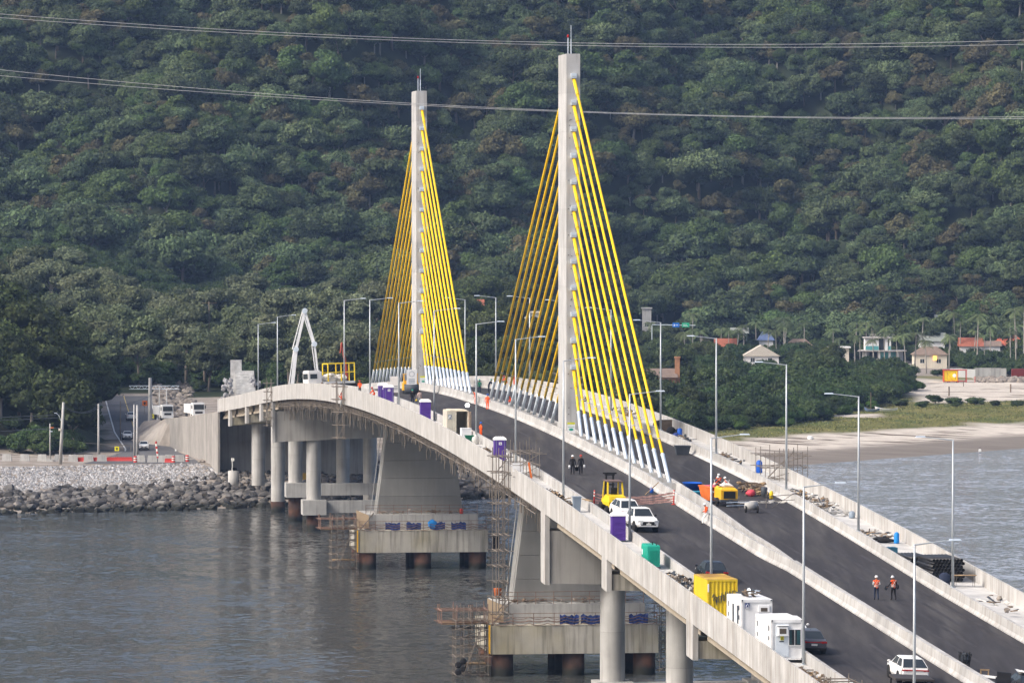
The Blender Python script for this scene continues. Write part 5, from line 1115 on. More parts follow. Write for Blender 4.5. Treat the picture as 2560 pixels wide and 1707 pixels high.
# tower pier furniture: edge railings, tarpaulins, access stairs
def cap_furniture(b, nm, nrail, which):
    t = thing('cap_railing', 'rust-brown tube railing around the stepped pile cap of the %s pylon' % nm, 'railing', b)
    m = MB()
    for (x0, x1, y, z) in ((-8.2, 8.2, -6.8, 5.0), (-7.2, 7.2, -4.5, 6.95)):
        k = x0
        while k <= x1+.01: m.tube((k, y, z), (k, y, z+1.25), .035, n=5); k += (x1-x0)/8
        for h in (.4, .8, 1.2): m.tube((x0, y, z+h), (x1, y, z+h+rt(.08)), .028, n=4, tint=rt(.3))
    for i in range(9):
        x0, x1 = -8.2+i*1.82, -8.2+(i+1)*1.82
        for h in (.25, .55, .85): m.path([(x0+(x1-x0)*u, -6.95, 5.0+h-.22*math.sin(math.pi*u)) for u in (0, .25, .5, .75, 1)], .03, 4, rt(.4))
    m.obj('rails', mat('rusty_rail', (.20, .13, .10), .9, var=.3, tint=.3), t)
    rr = random.Random(which)
    n = 4 if which == 2 else 3
    for k in range(n):
        mb = MB(b); x0 = (-4.9, -2.2, .9, 3.6)[k] if which == 2 else (-1.5, .6, 5.4)[k]; wd = 1.9 if which == 2 else 1.9
        g = [[(x0+wd*i/8, -6.86-.05*math.sin(i*2.0+j)-.04*rr.random(), 5.12+1.0*j/5-(.42*abs(math.sin(i*1.3+k))*rr.random() if j == 5 else 0)+.05*math.sin(i*.9+k)) for i in range(9)] for j in range(6)]
        for j in range(5):
            for i in range(8): a = [g[j][i], g[j][i+1], g[j+1][i+1], g[j+1][i]]; mb.add(a+[(x, y+.03, z) for x, y, z in a], [(0, 1, 2, 3), (7, 6, 5, 4)], tint=rr.uniform(-.4, .3))
        lab = ['leftmost', 'second', 'third', 'rightmost'][k] if n == 4 else ['leftmost', 'middle', 'rightmost'][k]
        tag(mb.obj('tarpaulin', TARPB), 'blue tarpaulin tied to the pile cap railing of the %s pylon, %s of %s' % (nm, lab, 'four' if n == 4 else 'three'), 'tarpaulin', 'blue tarpaulins on the pile cap railings')
    if which == 2:
        mb = MB(b); crumple(mb, (1.2, -6.75, 5.75), (.62, .2, .62), 12, .15, 5); tag(mb.obj('tarpaulin', TARPC), 'bright light blue bundle over the railing of the farther pile cap', 'tarpaulin')
    t = thing('access_scaffold', 'scaffold stair and landing at the channel end of the %s pile cap' % nm, 'scaffold', b)
    m = MB(); scaffold(m, -11.8, -8.6, -6.6, -3.6, .2, 6.4, 4, 2, 7, .04, .4); m.obj('frame', SCAF, t)
    m = MB(); scaffold(m, -13.2, -8.6, -6.4, -3.0, 5.3, 6.5, 3, 2, 1, .05, .4, diag=False); m.obj('landing_rails', mat('orange_rusty_rail', (.22, .14, .11), .85, var=.3, tint=.3), t)
    m = MB(); m.bx(-13.2, -8.5, -6.4, -3.2, 5.15, 5.25); m.bx(-11.6, -8.8, -6.4, -4.6, 1.2, 1.3); m.obj('landing_boards', WOOD, t)
    m = MB(); ladder(m, (-11.0, -6.7, .4), (-9.2, -6.7, 5.0), .5, .04, Vector((0, 1, 0))); ladder(m, (-8.2, -6.2, 5.0), (-6.2, -4.8, 7.2), .8, .05, Vector((0, 1, 0)), .3); m.obj('stair', SCAF, t)
    m = MB(); m.bar((-8.5, -6.95, 2.3), (-8.5, -6.95, 5.1), .16, .1); m.obj('orange_upright', YELO, t)
    m = MB(); m.loft([[(-8.5, -5.2, 5.2), (-8.5, -5.1, 5.2), (-8.5, -5.1, 7.6), (-8.5, -5.2, 7.6)], [(-6.9, -5.2, 5.2), (-6.9, -5.1, 5.2), (-6.9, -5.1, 6.9), (-6.9, -5.2, 6.9)]]); m.obj('plywood_guard', mat('plywood', (.55, .42, .28), .8, var=.1, tint=.1), t)
    t = thing('side_scaffold', 'scaffold hung on the beach end of the %s pile cap' % nm, 'scaffold', b)
    m = MB(); scaffold(m, 8.5, 9.9, -6.6, -3.0, .4, 6.8, 2, 1, 7, .04, .3); m.obj('frame', SCAF, t)
    m = MB(); m.bx(9.0, 9.8, -6.7, -6.6, 2.5, 4.2); m.obj('dark_sheet', BLACK, t)
    heap('cap_debris', 'boards and rubble on the upper step of the %s pile cap' % nm, 'debris', b @ Matrix.Translation((0, -3.4, 6.97)) @ Matrix.Rotation(math.pi/2, 4, 'Z'), 1.4, 12, .5, [WOODD, RUBBLE, WOODD], 50, which+90, .8)
cap_furniture(tb1, 'nearer', 6, 1); cap_furniture(tb2, 'farther', 6, 2)
m = MB(tb2); m.lathe((5.2, -4.1, 6.97), [(.2, 0), (.22, .1), (.22, .6), (.1, .7)], 10); tag(m.obj('extinguisher', REDP, None, True), 'red cylinder on the upper step of the farther pile cap', 'cylinder')
m = MB(tb1); m.lathe((-7.4, -4.6, 7.6), [(.3, 0), (.42, .9), (.45, .95)], 12); tag(m.obj('debris_chute', ORANGE, None, True), 'orange bucket-shaped chute above the stair of the nearer pile cap', 'chute')
for k in range(4):
    m = MB(tb1); m.lathe((-11.6+.5*(k % 2), -6.9, .5+.35*k), [(.12, -.06), (.3, -.06), (.34, 0), (.3, .06), (.12, .06)], 12, 'Y'); tag(m.obj('tyre_fender', BLACK, None, True), ['lowest tyre fender hung by ropes on the nearer access scaffold', 'second tyre fender up on the nearer access scaffold', 'third tyre fender up on the nearer access scaffold', 'topmost tyre fender on the nearer access scaffold'][k], 'tyre', 'tyre fenders')
# ------------------------------------------------------------------ land, beach, hills: one sheet, split by place
def sand_w(X, Z):
    if X < -2: return 0.0
    s = Z-shore(X); j = n2(X, Z, 9, 3, 3.0)*7
    a = 1-sstep(62, 74, s+j+(0.10*(X-56)))
    b = sstep(90, 96, X+n2(X, Z, 14, 2, 8)*5-(Z-1200)*0.0)*sstep(1188, 1204, Z+j)*(1-sstep(1325, 1345, Z+j))
    c = 1-sstep(1.6, 3.2, math.hypot((X-73)/2.6, (Z-1118)/3.0)+j*.1)
    return max(a, b, c)*sstep(-2, 10, X)
def grass_w(X, Z):
    if X < -2: return 0.0
    return (1-sand_w(X, Z))*(1-sstep(1345, 1375, Z))
xs_ = sorted(set([-460+12*i for i in range(28)]+[-130+3*i for i in range(90)]+[146+12*i for i in range(32)]))
ys_ = [700+12*i for i in range(6)]+[772+3*i for i in range(120)]+[1136+6*i for i in range(61)]+[1508+14*i for i in range(80)]
gv = [[Vector((x, y, gz(x, y))) for x in xs_] for y in ys_]
parts = {'ground': [], 'beach': [], 'hillside': []}
for j in range(len(ys_)-1):
    for i in range(len(xs_)-1):
        x, y = (xs_[i]+xs_[i+1])/2, (ys_[j]+ys_[j+1])/2
        k = 'hillside' if y > hill_foot(x)-10 else 'beach' if sand_w(x, y) > .5 else 'ground'
        parts[k].append((j, i))
def ground_material():
    m = bpy.data.materials.new('land_surface'); m.use_nodes = True; t = m.node_tree; N = t.nodes; L = t.links; b = N['Principled BSDF']; b.inputs['Roughness'].default_value = .95; b.inputs['Specular IOR Level'].default_value = .1
    g = N.new('ShaderNodeNewGeometry')
    def noise(sc, det, st=None):
        n = N.new('ShaderNodeTexNoise'); n.inputs['Scale'].default_value = sc; n.inputs['Detail'].default_value = det
        mp = N.new('ShaderNodeMapping'); mp.inputs['Scale'].default_value = st or (1, 1, 1); L.new(g.outputs['Position'], mp.inputs[0]); L.new(mp.outputs[0], n.inputs['Vector']); return n.outputs['Fac']
    def mr(f, a, bb, c=0.0, d=1.0):
        r = N.new('ShaderNodeMapRange'); r.inputs[1].default_value = a; r.inputs[2].default_value = bb; r.inputs[3].default_value = c; r.inputs[4].default_value = d; L.new(f, r.inputs[0]); return r.outputs[0]
    def mix(f, a, bb):
        x = N.new('ShaderNodeMix'); x.data_type = 'RGBA'; L.new(f, x.inputs[0])
        for i, v in ((6, a), (7, bb)):
            if isinstance(v, tuple): x.inputs[i].default_value = (*v, 1)
            else: L.new(v, x.inputs[i])
        return x.outputs[2]
    def att(n):
        a = N.new('ShaderNodeAttribute'); a.attribute_name = n; return a.outputs['Fac']
    soil = mix(mr(noise(.25, 6), .35, .65), (.20, .17, .14), (.33, .30, .27))
    floor = mix(mr(noise(.12, 6), .35, .65), (.018, .026, .014), (.040, .048, .024))
    grass = mix(mr(noise(.12, 7, (1, .6, 1)), .35, .65), (.075, .095, .028), (.17, .155, .060))
    dry = mix(mr(noise(.35, 7, (1, .5, 1)), .3, .7), (.45, .405, .355), (.57, .52, .455))
    wrack = mr(noise(.22, 8, (.45, 1.5, 1)), .555, .63)
    dry = mix(wrack, dry, (.12, .095, .07))
    wet = mix(mr(noise(.2, 4, (.3, 1, 1)), .3, .7), (.155, .135, .118), (.215, .19, .165))
    sand = mix(att('wet'), dry, wet)
    c = mix(att('forest'), soil, floor); c = mix(att('grass'), c, grass); c = mix(att('sand'), c, sand)
    L.new(c, b.inputs['Base Color'])
    return m
LAND = ground_material()
for nm, cells in parts.items():
    ids = {}; vs = []; fs = []
    for j, i in cells:
        q = []
        for a, b in ((j, i), (j, i+1), (j+1, i+1), (j+1, i)):
            if (a, b) not in ids: ids[(a, b)] = len(vs); vs.append(gv[a][b])
            q.append(ids[(a, b)])
        fs.append(q)
    me = bpy.data.meshes.new(nm); me.from_pydata(vs, [], fs); me.materials.append(LAND)
    me.polygons.foreach_set('use_smooth', [True]*len(fs))
    for an, fn in (('sand', sand_w), ('grass', grass_w), ('wet', lambda x, y: 1-sstep(24, 40, y-shore(x)+n2(x, y, 20, 2, 1)*6)), ('forest', lambda x, y: max(sstep(-20, 5, y-hill_foot(x)), sstep(898, 915, y)*(1-sstep(-3, 3, x)) if (y > 898 and x < road_at(y)[0]-7) or (y > 1050 and x < 30) else 0, 0))):
        at = me.attributes.new(an, 'FLOAT', 'POINT'); at.data.foreach_set('value', [float(fn(v.x, v.y)) for v in vs])
    o = bpy.data.objects.new(nm, me); C.objects.link(o); tag(o, kind='structure')
# ------------------------------------------------------------------ water
def water_material():
    m = bpy.data.materials.new('estuary_water'); m.use_nodes = True; t = m.node_tree; N = t.nodes; L = t.links; b = N['Principled BSDF']
    b.inputs['IOR'].default_value = 1.333; b.inputs['Roughness'].default_value = .10; b.inputs['Specular IOR Level'].default_value = .5
    g = N.new('ShaderNodeNewGeometry')
    def noise(sc, det, st, rough=.55):
        n = N.new('ShaderNodeTexNoise'); n.inputs['Scale'].default_value = sc; n.inputs['Detail'].default_value = det; n.inputs['Roughness'].default_value = rough
        mp = N.new('ShaderNodeMapping'); mp.inputs['Scale'].default_value = st; mp.inputs['Rotation'].default_value = (0, 0, .25); L.new(g.outputs['Position'], mp.inputs[0]); L.new(mp.outputs[0], n.inputs['Vector']); return n.outputs['Fac']
    def mr(f, a, bb, c=0.0, d=1.0):
        r = N.new('ShaderNodeMapRange'); r.inputs[1].default_value = a; r.inputs[2].default_value = bb; r.inputs[3].default_value = c; r.inputs[4].default_value = d; L.new(f, r.inputs[0]); return r.outputs[0]
    def math_(op, a, bb):
        x = N.new('ShaderNodeMath'); x.operation = op
        for i, v in ((0, a), (1, bb)):
            if isinstance(v, float): x.inputs[i].default_value = v
            else: L.new(v, x.inputs[i])
        return x.outputs[0]
    sx = N.new('ShaderNodeSeparateXYZ'); L.new(g.outputs['Position'], sx.inputs[0])
    # the open reach beyond the bridge is ruffled by wind, the channel in its lee is calmer
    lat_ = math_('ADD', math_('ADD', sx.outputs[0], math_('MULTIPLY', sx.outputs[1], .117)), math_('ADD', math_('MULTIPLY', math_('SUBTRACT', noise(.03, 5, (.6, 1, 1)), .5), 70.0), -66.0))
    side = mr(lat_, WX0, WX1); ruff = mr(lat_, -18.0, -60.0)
    slick = mr(noise(.014, 6, (.35, 1.6, 1)), .40, .62)
    def ncol(sc, det, st_, rough=.6):
        n = N.new('ShaderNodeTexNoise'); n.inputs['Scale'].default_value = sc; n.inputs['Detail'].default_value = det; n.inputs['Roughness'].default_value = rough
        mp = N.new('ShaderNodeMapping'); mp.inputs['Scale'].default_value = st_; mp.inputs['Rotation'].default_value = (0, 0, .2); L.new(g.outputs['Position'], mp.inputs[0]); L.new(mp.outputs[0], n.inputs['Vector']); return n.outputs['Color']
    def vm(op, a_, b_):
        x = N.new('ShaderNodeVectorMath'); x.operation = op; L.new(a_, x.inputs[0])
        if op == 'SCALE': (L.new(b_, x.inputs['Scale']) if not isinstance(b_, float) else setattr(x.inputs['Scale'], 'default_value', b_))
        elif isinstance(b_, tuple): x.inputs[1].default_value = b_
        elif b_ is not None: L.new(b_, x.inputs[1])
        return x.outputs[0]
    v = vm('ADD', vm('SCALE', vm('SUBTRACT', ncol(1.5, 5, (.55, .6, 1), .7), (.5, .5, .5)), .95), vm('SCALE', vm('SUBTRACT', ncol(.25, 3, (.5, .6, 1)), (.5, .5, .5)), .28))
    st = math_('MULTIPLY', math_('ADD', mr(side, 0, 1, W_CALM, W_RIGHT), mr(ruff, 0, 1, 0.0, W_LEFT)), mr(slick, 0, 1, .45, 1.0))
    v = vm('MULTIPLY', vm('SCALE', v, st), (.8, 1.0, 0.0))
    L.new(vm('NORMALIZE', vm('ADD', v, (0.0, 0.0, 1.0)), None), b.inputs['Normal'])
    x = N.new('ShaderNodeMix'); x.data_type = 'RGBA'; L.new(side, x.inputs[0]); x.inputs[6].default_value = (.060, .064, .062, 1); x.inputs[7].default_value = (.31, .34, .385, 1)  # right side paler: silt, plus sky reflection put into the base colour
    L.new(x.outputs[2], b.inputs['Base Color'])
    return m
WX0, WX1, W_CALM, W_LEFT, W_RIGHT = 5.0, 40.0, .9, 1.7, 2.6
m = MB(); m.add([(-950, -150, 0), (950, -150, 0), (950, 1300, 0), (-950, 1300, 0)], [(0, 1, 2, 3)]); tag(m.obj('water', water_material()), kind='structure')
# ------------------------------------------------------------------ lower road, banks, blocks, poles, cars on the left shore
m = MB(); qs = zs(862, 1042, 4)
def redge(Z, s):
    x, z = road_at(Z); k = 4.6 if Z > 905 else 4.6+(905-Z)*.12
    return Vector((x+s*k, Z, z+.06))
for a, b in zip(qs, qs[1:]): m.add([redge(a, -1), redge(a, 1), redge(b, 1), redge(b, -1)], [(0, 1, 2, 3)], tint=rt(.05))
tag(m.obj('road', ASPHL), kind='structure')
m = MB()
for s, c in ((-.95, 0), (.95, 0)):
    for a, b in zip(qs[11:], qs[12:]): A, B = redge(a, s), redge(b, s); u = Vector((.14, 0, .004)); m.add([A-u+Vector((0, 0, .008)), A+u, B+u, B-u+Vector((0, 0, .008))], [(0, 1, 2, 3)])
tag(m.obj('road_edge_line', mat('white_road_paint', (.62, .62, .60), .8, var=.15)), kind='structure')
m = MB()
for a, b in zip(qs[16:], qs[17:]): A, B = redge(a, -.12), redge(b, -.12); u = Vector((.09, 0, 0)); w_ = Vector((0, 0, .006)); m.add([A-u+w_, A+u+w_, B+u+w_, B-u+w_], [(0, 1, 2, 3)])
tag(m.obj('road_centre_line', mat('yellow_road_paint', (.42, .33, .12), .8, var=.15)), kind='structure')
def conc_block(M, label):
    m = MB(); m.loft([[(-.84, -.3, 0), (.84, -.3, 0), (.84, .3, 0), (-.84, .3, 0)], [(-.80, -.26, .3), (.80, -.26, .3), (.80, .26, .3), (-.80, .26, .3)], [(-.68, -.13, 1.15), (.68, -.13, 1.15), (.68, .13, 1.15), (-.68, .13, 1.15)]]); m.bx(-.6, .6, -.14, .14, 1.15, 1.16)
    o = m.obj('concrete_barrier', CONC); o.matrix_world = M; return tag(o, label, 'concrete barrier', 'concrete barriers along the shore road')
BL = ['at the far left end of the shore road', 'second along the shore road from its open end', 'left of the thin signal pole', 'just behind the big utility pole', 'right of the big utility pole, before a red barrier', 'between two short red barriers', 'at the foot of the second utility pole', 'beside the thick pole at the road mouth', 'in the middle of the lower road mouth', 'behind the striped marker post', 'left of a red and white drum at the road mouth', 'between the two right-hand drums']
for k, (x, z) in enumerate(((-84.1, 871.5), (-81.1, 871.5), (-78.2, 871.5), (-75.4, 871.5), (-73.0, 870.5), (-70.4, 870.5), (-68.2, 870.5), (-61.6, 867.5), (-59.6, 867.0), (-57.8, 867.0), (-56.9, 869.5), (-55.2, 869.0))):
    conc_block(land(x, z, rt(.12)), 'pale tapered concrete barrier '+BL[k])
def red_barrier(M, label, n=1):
    m = MB(); m.loft([[(-.6, -.22, 0), (.6, -.22, 0), (.6, .22, 0), (-.6, .22, 0)], [(-.56, -.10, .45), (.56, -.10, .45), (.56, .10, .45), (-.56, .10, .45)], [(-.54, -.09, .8), (.54, -.09, .8), (.54, .09, .8), (-.54, .09, .8)]])
    for x in (-.3, 0, .3): m.box((x, 0, .84), (.12, .14, .10))
    o = m.obj('plastic_barrier', REDP); o.matrix_world = M @ Matrix.Diagonal((1, 1, .8, 1)); return tag(o, label, 'plastic barrier', 'red plastic barriers by the shore road')
for x, z, l in ((-71.7, 870.9, 'short red water-filled barrier right of the first large pole'), (-69.3, 870.9, 'short red water-filled barrier left of the second utility pole')): red_barrier(land(x, z), l)
for k in range(4): red_barrier(land(-66.9+k*1.05, 871.4), 'red water-filled barrier in the row of four right of the second utility pole')
red_barrier(land(-56.9, 866.3), 'short red barrier left of the middle drum at the road mouth')
for k in range(11):
    z = 982-4.4*k; red_barrier(land(road_at(z)[0]+5.0+.05*k, z, -1.5), 'orange-red barrier in the chain along the right edge of the lower road')
def drum(M, label):
    t = thing('traffic_drum', label, 'traffic drum', M, 'red and white traffic drums')
    m = MB(); m.lathe((0, 0, 0), [(.3, 0), (.28, 1.0), (.2, 1.1)], 12); m.obj('shell', REDP, t)
    m = MB(); m.lathe((0, 0, .35), [(.295, 0), (.293, .16)], 12); m.lathe((0, 0, .7), [(.292, 0), (.288, .16)], 12); m.obj('bands', REFL, t)
for (x, z), l in zip(((-62.3, 866.0), (-56.0, 866.0), (-53.9, 869.0)), ('left', 'middle', 'right')): drum(land(x, z), 'red and white traffic drum, %s of the three at the road mouth' % l)
t = thing('marker_post', 'tall leaning marker post with red and white stripes in the middle of the lower road', 'marker post', land(-59.6, 881.5))
for k in range(7):
    m = MB(); m.tube((-.05*k, 0, .42*k), (-.05*(k+1), 0, .42*(k+1)), .16, n=8); m.obj('stripe', REDP if k % 2 == 0 else REFL, t)
def pole(M, label, h, r0=.17, r1=.10, arm=None, kind='concrete', lean=0.0, name='utility_pole'):
    t = thing(name, label, 'utility pole', M)
    m = MB(); m.path([(0, 0, 0), (lean*.5, 0, h*.5), (lean, 0, h)], [r0, (r0+r1)/2, r1], 8); m.obj('shaft', CONC if kind == 'concrete' else BARK, t, True)
    if arm:
        m = MB()
        for z, w_ in arm: m.bar((lean*z/h-w_, 0, z), (lean*z/h+w_, 0, z), .09)
        m.obj('crossarm', WOODD, t)
        m = MB()
        for z, w_ in arm:
            for x in (-w_*.9, 0, w_*.9): m.lathe((lean*z/h+x, 0, z+.04), [(.05, 0), (.06, .1), (.02, .16)], 6)
        m.obj('insulator', DGREY, t)
    return t
pl1 = pole(land(-74.3, 861), 'thick leaning concrete utility pole with a street light arm above the pale gravel', 10.2, .30, .20, lean=.55)
m = MB(); m.path([(.3, 0, 6.8), (-.2, 0, 8.0), (-.6, 0, 8.4)], .05, 5); m.box((-.75, 0, 8.42), (.4, .2, .1)); m.obj('light_arm', GALV, pl1)
m = MB(); m.box((-.05, -.2, 5.7), (.4, .25, .4)); m.obj('junction_box', PLAST, pl1)
pole(land(-69.4, 879), 'second concrete utility pole against the dark wooded bank', 9.3, .22, .14)
pl0 = pole(land(-76.8, 870.5), 'slim pale pole with orange signal heads left of the leaning utility pole', 6.3, .11, .09, name='signal_pole')
m = MB(); m.box((.35, 0, 5.6), (.5, .2, .2)); m.obj('orange_beacon', ORANGE, pl0)
m = MB(); m.box((.25, 0, 5.0), (.35, .2, .15)); m.obj('camera_head', GALV, pl0)
m = MB(); m.bx(-.5, .5, -.5, .5, -.1, .35); m.obj('footing', CONC, pl0)
pole(land(-70.0, 936), 'thin dark pole at the left edge of the lower road', 7.2, .10, .07, kind='wood')
pole(land(-62.9, 871.5), 'weathered pole beside the thickest post at the road mouth, left one', 9.4, .14, .10)
pole(land(-62.2, 869), 'thick grey post at the mouth of the lower road, right one of a pair', 9.4, .22, .16)
pole(land(-64.4, 956.5), 'concrete pole with crossed arms near the trucks, taller of two', 8.8, .15, .10, arm=((7.6, .9),))
pole(land(-62.5, 947.5), 'concrete pole right of the crossarm pole near the trucks', 8.6, .14, .10)
pole(land(-66.5, 1150), 'wooden pole with crossarm and lamp high among the trees behind the lower road', 14, .13, .09, arm=((13.6, 1.7),), kind='wood')
t = thing('gantry', 'grey lattice gantry arm on a tall concrete mast over the lower road', 'gantry', land(-67.1, 971))
m = MB(); m.path([(0, 0, 0), (0, 0, 9.2)], [.42, .30], 8); m.obj('mast', CONC, t)
m = MB()
for z in (7.15, 7.75): m.bar((-3.9, 0, z), (5.4, 0, z), .10)
for k in range(16): x = -3.9+k*.58; m.bar((x, 0, 7.15 if k % 2 else 7.75), (x+.58, 0, 7.75 if k % 2 else 7.15), .07)
m.obj('lattice_arm', GALV, t)
for k, (a, b, sag) in enumerate((((-73.8, 861, 14.3), (-69.4, 879, 13.5), 1.2), ((-73.8, 861, 14.0), (-69.4, 879, 13.1), 1.0), ((-115, 850, 12.6), (-73.9, 861, 12.7), .5), ((-115, 850, 12.2), (-73.9, 861, 12.2), .5), ((-115, 850, 9.8), (-73.9, 861, 10.5), .4), ((-69.4, 879, 13.6), (-64.4, 956, 13.4), 1.0))):
    m = MB(); A, B = Vector(a), Vector(b); m.path([A.lerp(B, i/10)-Vector((0, 0, 4*sag*(i/10)*(1-i/10))) for i in range(11)], .045, 4)
    tag(m.obj('overhead_wire', DGREY), ['upper sagging cable between the two shore utility poles', 'lower sagging cable between the two shore utility poles', 'topmost wire running left from the leaning utility pole', 'middle wire running left from the leaning utility pole', 'lowest wire running left from the leaning utility pole', 'wire from the second utility pole to the crossarm pole'][k], 'wire')
def roadm(Z, dx, yaw=0.0): x, z = road_at(Z); return Matrix.Translation((x+dx, Z, z+.07)) @ Matrix.Rotation(yaw+.09, 4, 'Z')
vehicle(roadm(910.5, -1.2, math.pi), 'car', 'white car with a lit orange lamp coming down the lower road behind the poles', 'car', WHITEP, 4.2, 1.75, 1.5, 'suv')
vehicle(roadm(939.5, -2.9, math.pi), 'car', 'white car half hidden by the wooded bank at the left edge of the lower road', 'car', WHITEP, 4.3, 1.76, 1.5, 'suv')
vehicle(roadm(986, -.6), 'car', 'white car seen from behind climbing the lower road towards the works', 'car', WHITEP, 4.3, 1.78, 1.6, 'suv')
vehicle(land(-64.5, 976, .8, .05), 'car', 'small silver car parked on the dirt right of the gantry mast', 'car', mat('silver_paint', (.45, .47, .5), .35, .3, var=0, tint=0), 4.0, 1.7, 1.45, 'sedan')
def lorry(M, label):
    t = thing('lorry', label, 'lorry', M)
    m = MB(); m.box((0, 0, 1.65), (2.1, 1.9, 2.3), taper=.94); m.box((0, 0, .75), (2.1, 2.0, .6)); m.obj('cab', WHITEP, t)
    m = MB(); m.box((0, -.98, 2.1), (1.75, .06, .85)); m.obj('windscreen', GLASS, t)
    m = MB(); m.box((0, -1.0, 1.15), (1.3, .05, .35)); m.obj('grille', BLACK, t)
    m = MB(); m.box((0, 3.6, 1.7), (2.2, 4.8, 1.5)); m.obj('body', WHITEC, t)
    for s in (-1, 1): m = MB(); m.box((s*1.2, -.8, 2.1), (.15, .1, .6)); m.obj('mirror', BLACK, t)
    for s in (-.95, .95):
        for y in (0, 4.6): wheel(t, s, y, .45, .28)
lorry(frame(940, -11.9, -1.2, .1, tilt=False), 'white lorry cab facing the camera at the low end of the retaining wall'); lorry(frame(900, -11.6, -1.5, .1, tilt=False), 'white lorry with a wide windscreen nearer the bridge abutment')
def board_sign(M, label, col, w_, h_, z0):
    t = thing('road_sign', label, 'sign', M)
    m = MB(); m.bx(-w_/2, w_/2, -.03, .03, z0, z0+h_); pn = m.obj('panel', col, t)
    m = MB(); m.bx(-w_*.25, w_*.25, -.045, -.03, z0+h_*.45, z0+h_*.6); m.bx(-w_*.12, w_*.12, -.045, -.03, z0+h_*.2, z0+h_*.75); m.obj('symbol', BLACK, pn)
    m = MB(); m.tube((0, .05, 0), (0, .05, z0+h_*.9), .05); m.obj('post', SCAF, t)
board_sign(land(-66.1, 876), 'yellow-orange sign at the foot of the wooded bank above the red barriers', WARN, .75, .75, 1.5); board_sign(land(-70.2, 1001), 'small orange diamond-like sign by the far works on the lower road', ORANGE, 1.0, 1.0, 1.6); board_sign(land(-67.6, 982), 'yellow sign at the upper end of the red barrier chain', WARN, 1.0, .8, .8)
m = MB(land(-66.0, 990)); crumple(m, (0, 0, 1.2), (.8, .5, .9), 10, .3, 31); tag(m.obj('red_cover', REDP), 'red tarpaulin bundle on the dirt beside the gantry mast', 'cover')
m = MB(); m.bar((-75.2, 896, 7.4), (-74.0, 896, 5.2), .1); 
for k in range(4): m.bar((-76.0+k*2.6, 897+k, 6.6-k*.2), (-73.4+k*2.6, 898+k, 6.4-k*.2), .09)
for k in range(5): m.bar((-76.0+k*2.6, 897+k, 6.7-k*.2), (-76.0+k*2.6, 897+k, 5.4-k*.35), .09)
tag(m.obj('handrail', SCAF), 'old grey handrail on the dark bank behind the concrete barriers', 'handrail')
m = MB(land(-44.5, 836)); m.tube((0, 0, -1), (0, 0, 2.6), .85, n=16); o = m.obj('pile_stub', CONC, None, True); tag(o, 'short round concrete pile stub among the rocks left of the columns', 'pile')
m = MB(land(-44.5, 836)); m.bar((-.2, 0, 2.6), (-.15, 0, 4.6), .12); m.box((-.1, 0, 4.4), (.5, .1, .5)); tag(m.obj('survey_marker', REFL), 'white survey marker standing on the pile stub', 'marker')
m = MB(land(-18.5, 850, 0)); m.lathe((0, 0, .2), [(.4, 0), (.4, 1.2)], 12); tag(m.obj('barrel', TARPC), 'bright blue barrel on the rubble under the far span', 'barrel')
m = MB(land(-33.5, 846, 0)); m.bx(-.7, .7, -.5, .5, .2, 1.6); tag(m.obj('crate', mat('mustard_paint', (.35, .24, .06), .8, tint=0)), 'mustard crate between the far columns', 'crate')
# pale stepped chute behind the crest
t = thing('stepped_spillway', 'pale concrete stepped spillway between the trees behind the crest', 'spillway', Matrix.Translation((-53.6, 1040, -1.0)) @ Matrix.Diagonal((.85, 1, 1, 1)))
m = MB()
for k in range(12): m.bx(-2.0+.12*k, 2.4+.12*k, 1.2*(11-k)-7, 1.2*(11-k)-5.6, 7, 9.6+.52*(11-k))
m.bx(-3.2, -.6, 7.6, 9.2, 7, 17.4); m.obj('steps', mat('white_weathered_concrete', (.50, .50, .49), .9, var=.35, scale=.8, tint=.3), t)
m = MB()
for k in range(30):
    s = random.choice((-1, 1)); crumple(m, (s*random.uniform(2.2, 4.6), random.uniform(-6, 7), 10.0+random.uniform(0, 4.0)), (.5, .5, .5), 7, .4, k)
m.obj('pale_boulders', ROCKL, t)
# ------------------------------------------------------------------ far shore: houses, kiosk, boats, walls
def house(M, label, w_, d_, h_, wall, roof, kind='gable', rh=1.8, nwin=2, ov=.5):
    t = thing('house', label, 'house', M)
    m = MB(); m.bx(-w_/2, w_/2, -d_/2, d_/2, -2, h_); m.obj('wall', wall, t)
    m = MB()
    a, b = w_/2+ov, d_/2+ov
    if kind == 'gable': m.loft([[(-a, -b, h_), (-a, b, h_), (-a, 0, h_+rh)], [(a, -b, h_), (a, b, h_), (a, 0, h_+rh)]])
    elif kind == 'side': m.loft([[(-a, -b, h_), (a, -b, h_), (0, -b, h_+rh)], [(-a, b, h_), (a, b, h_), (0, b, h_+rh)]])
    elif kind == 'hip': m.loft([[(-a, -b, h_), (a, -b, h_), (a, b, h_), (-a, b, h_)], [(-a*.4, -.15, h_+rh), (a*.4, -.15, h_+rh), (a*.4, .15, h_+rh), (-a*.4, .15, h_+rh)]])
    else: m.bx(-a, a, -b, b, h_, h_+.35)
    m.obj('roof', roof, t)
    for k in range(nwin):
        x = -w_/2+w_*(k+.5)/nwin
        m = MB(); m.bx(x-.55, x+.55, -d_/2-.05, -d_/2+.02, h_*.38, h_*.38+1.1); f_ = m.obj('window', GLASS, t)
        m = MB(); m.bx(x-.65, x+.65, -d_/2-.07, -d_/2-.0, h_*.38-.1, h_*.38); m.bx(x-.03, x+.03, -d_/2-.075, -d_/2-.05, h_*.38, h_*.38+1.1); m.obj('frame', PLASTW, f_)
    return t
t = thing('modern_house', 'white flat-roofed two-storey house with teal glass balconies among the palms', 'house', land(103.5, 1460))
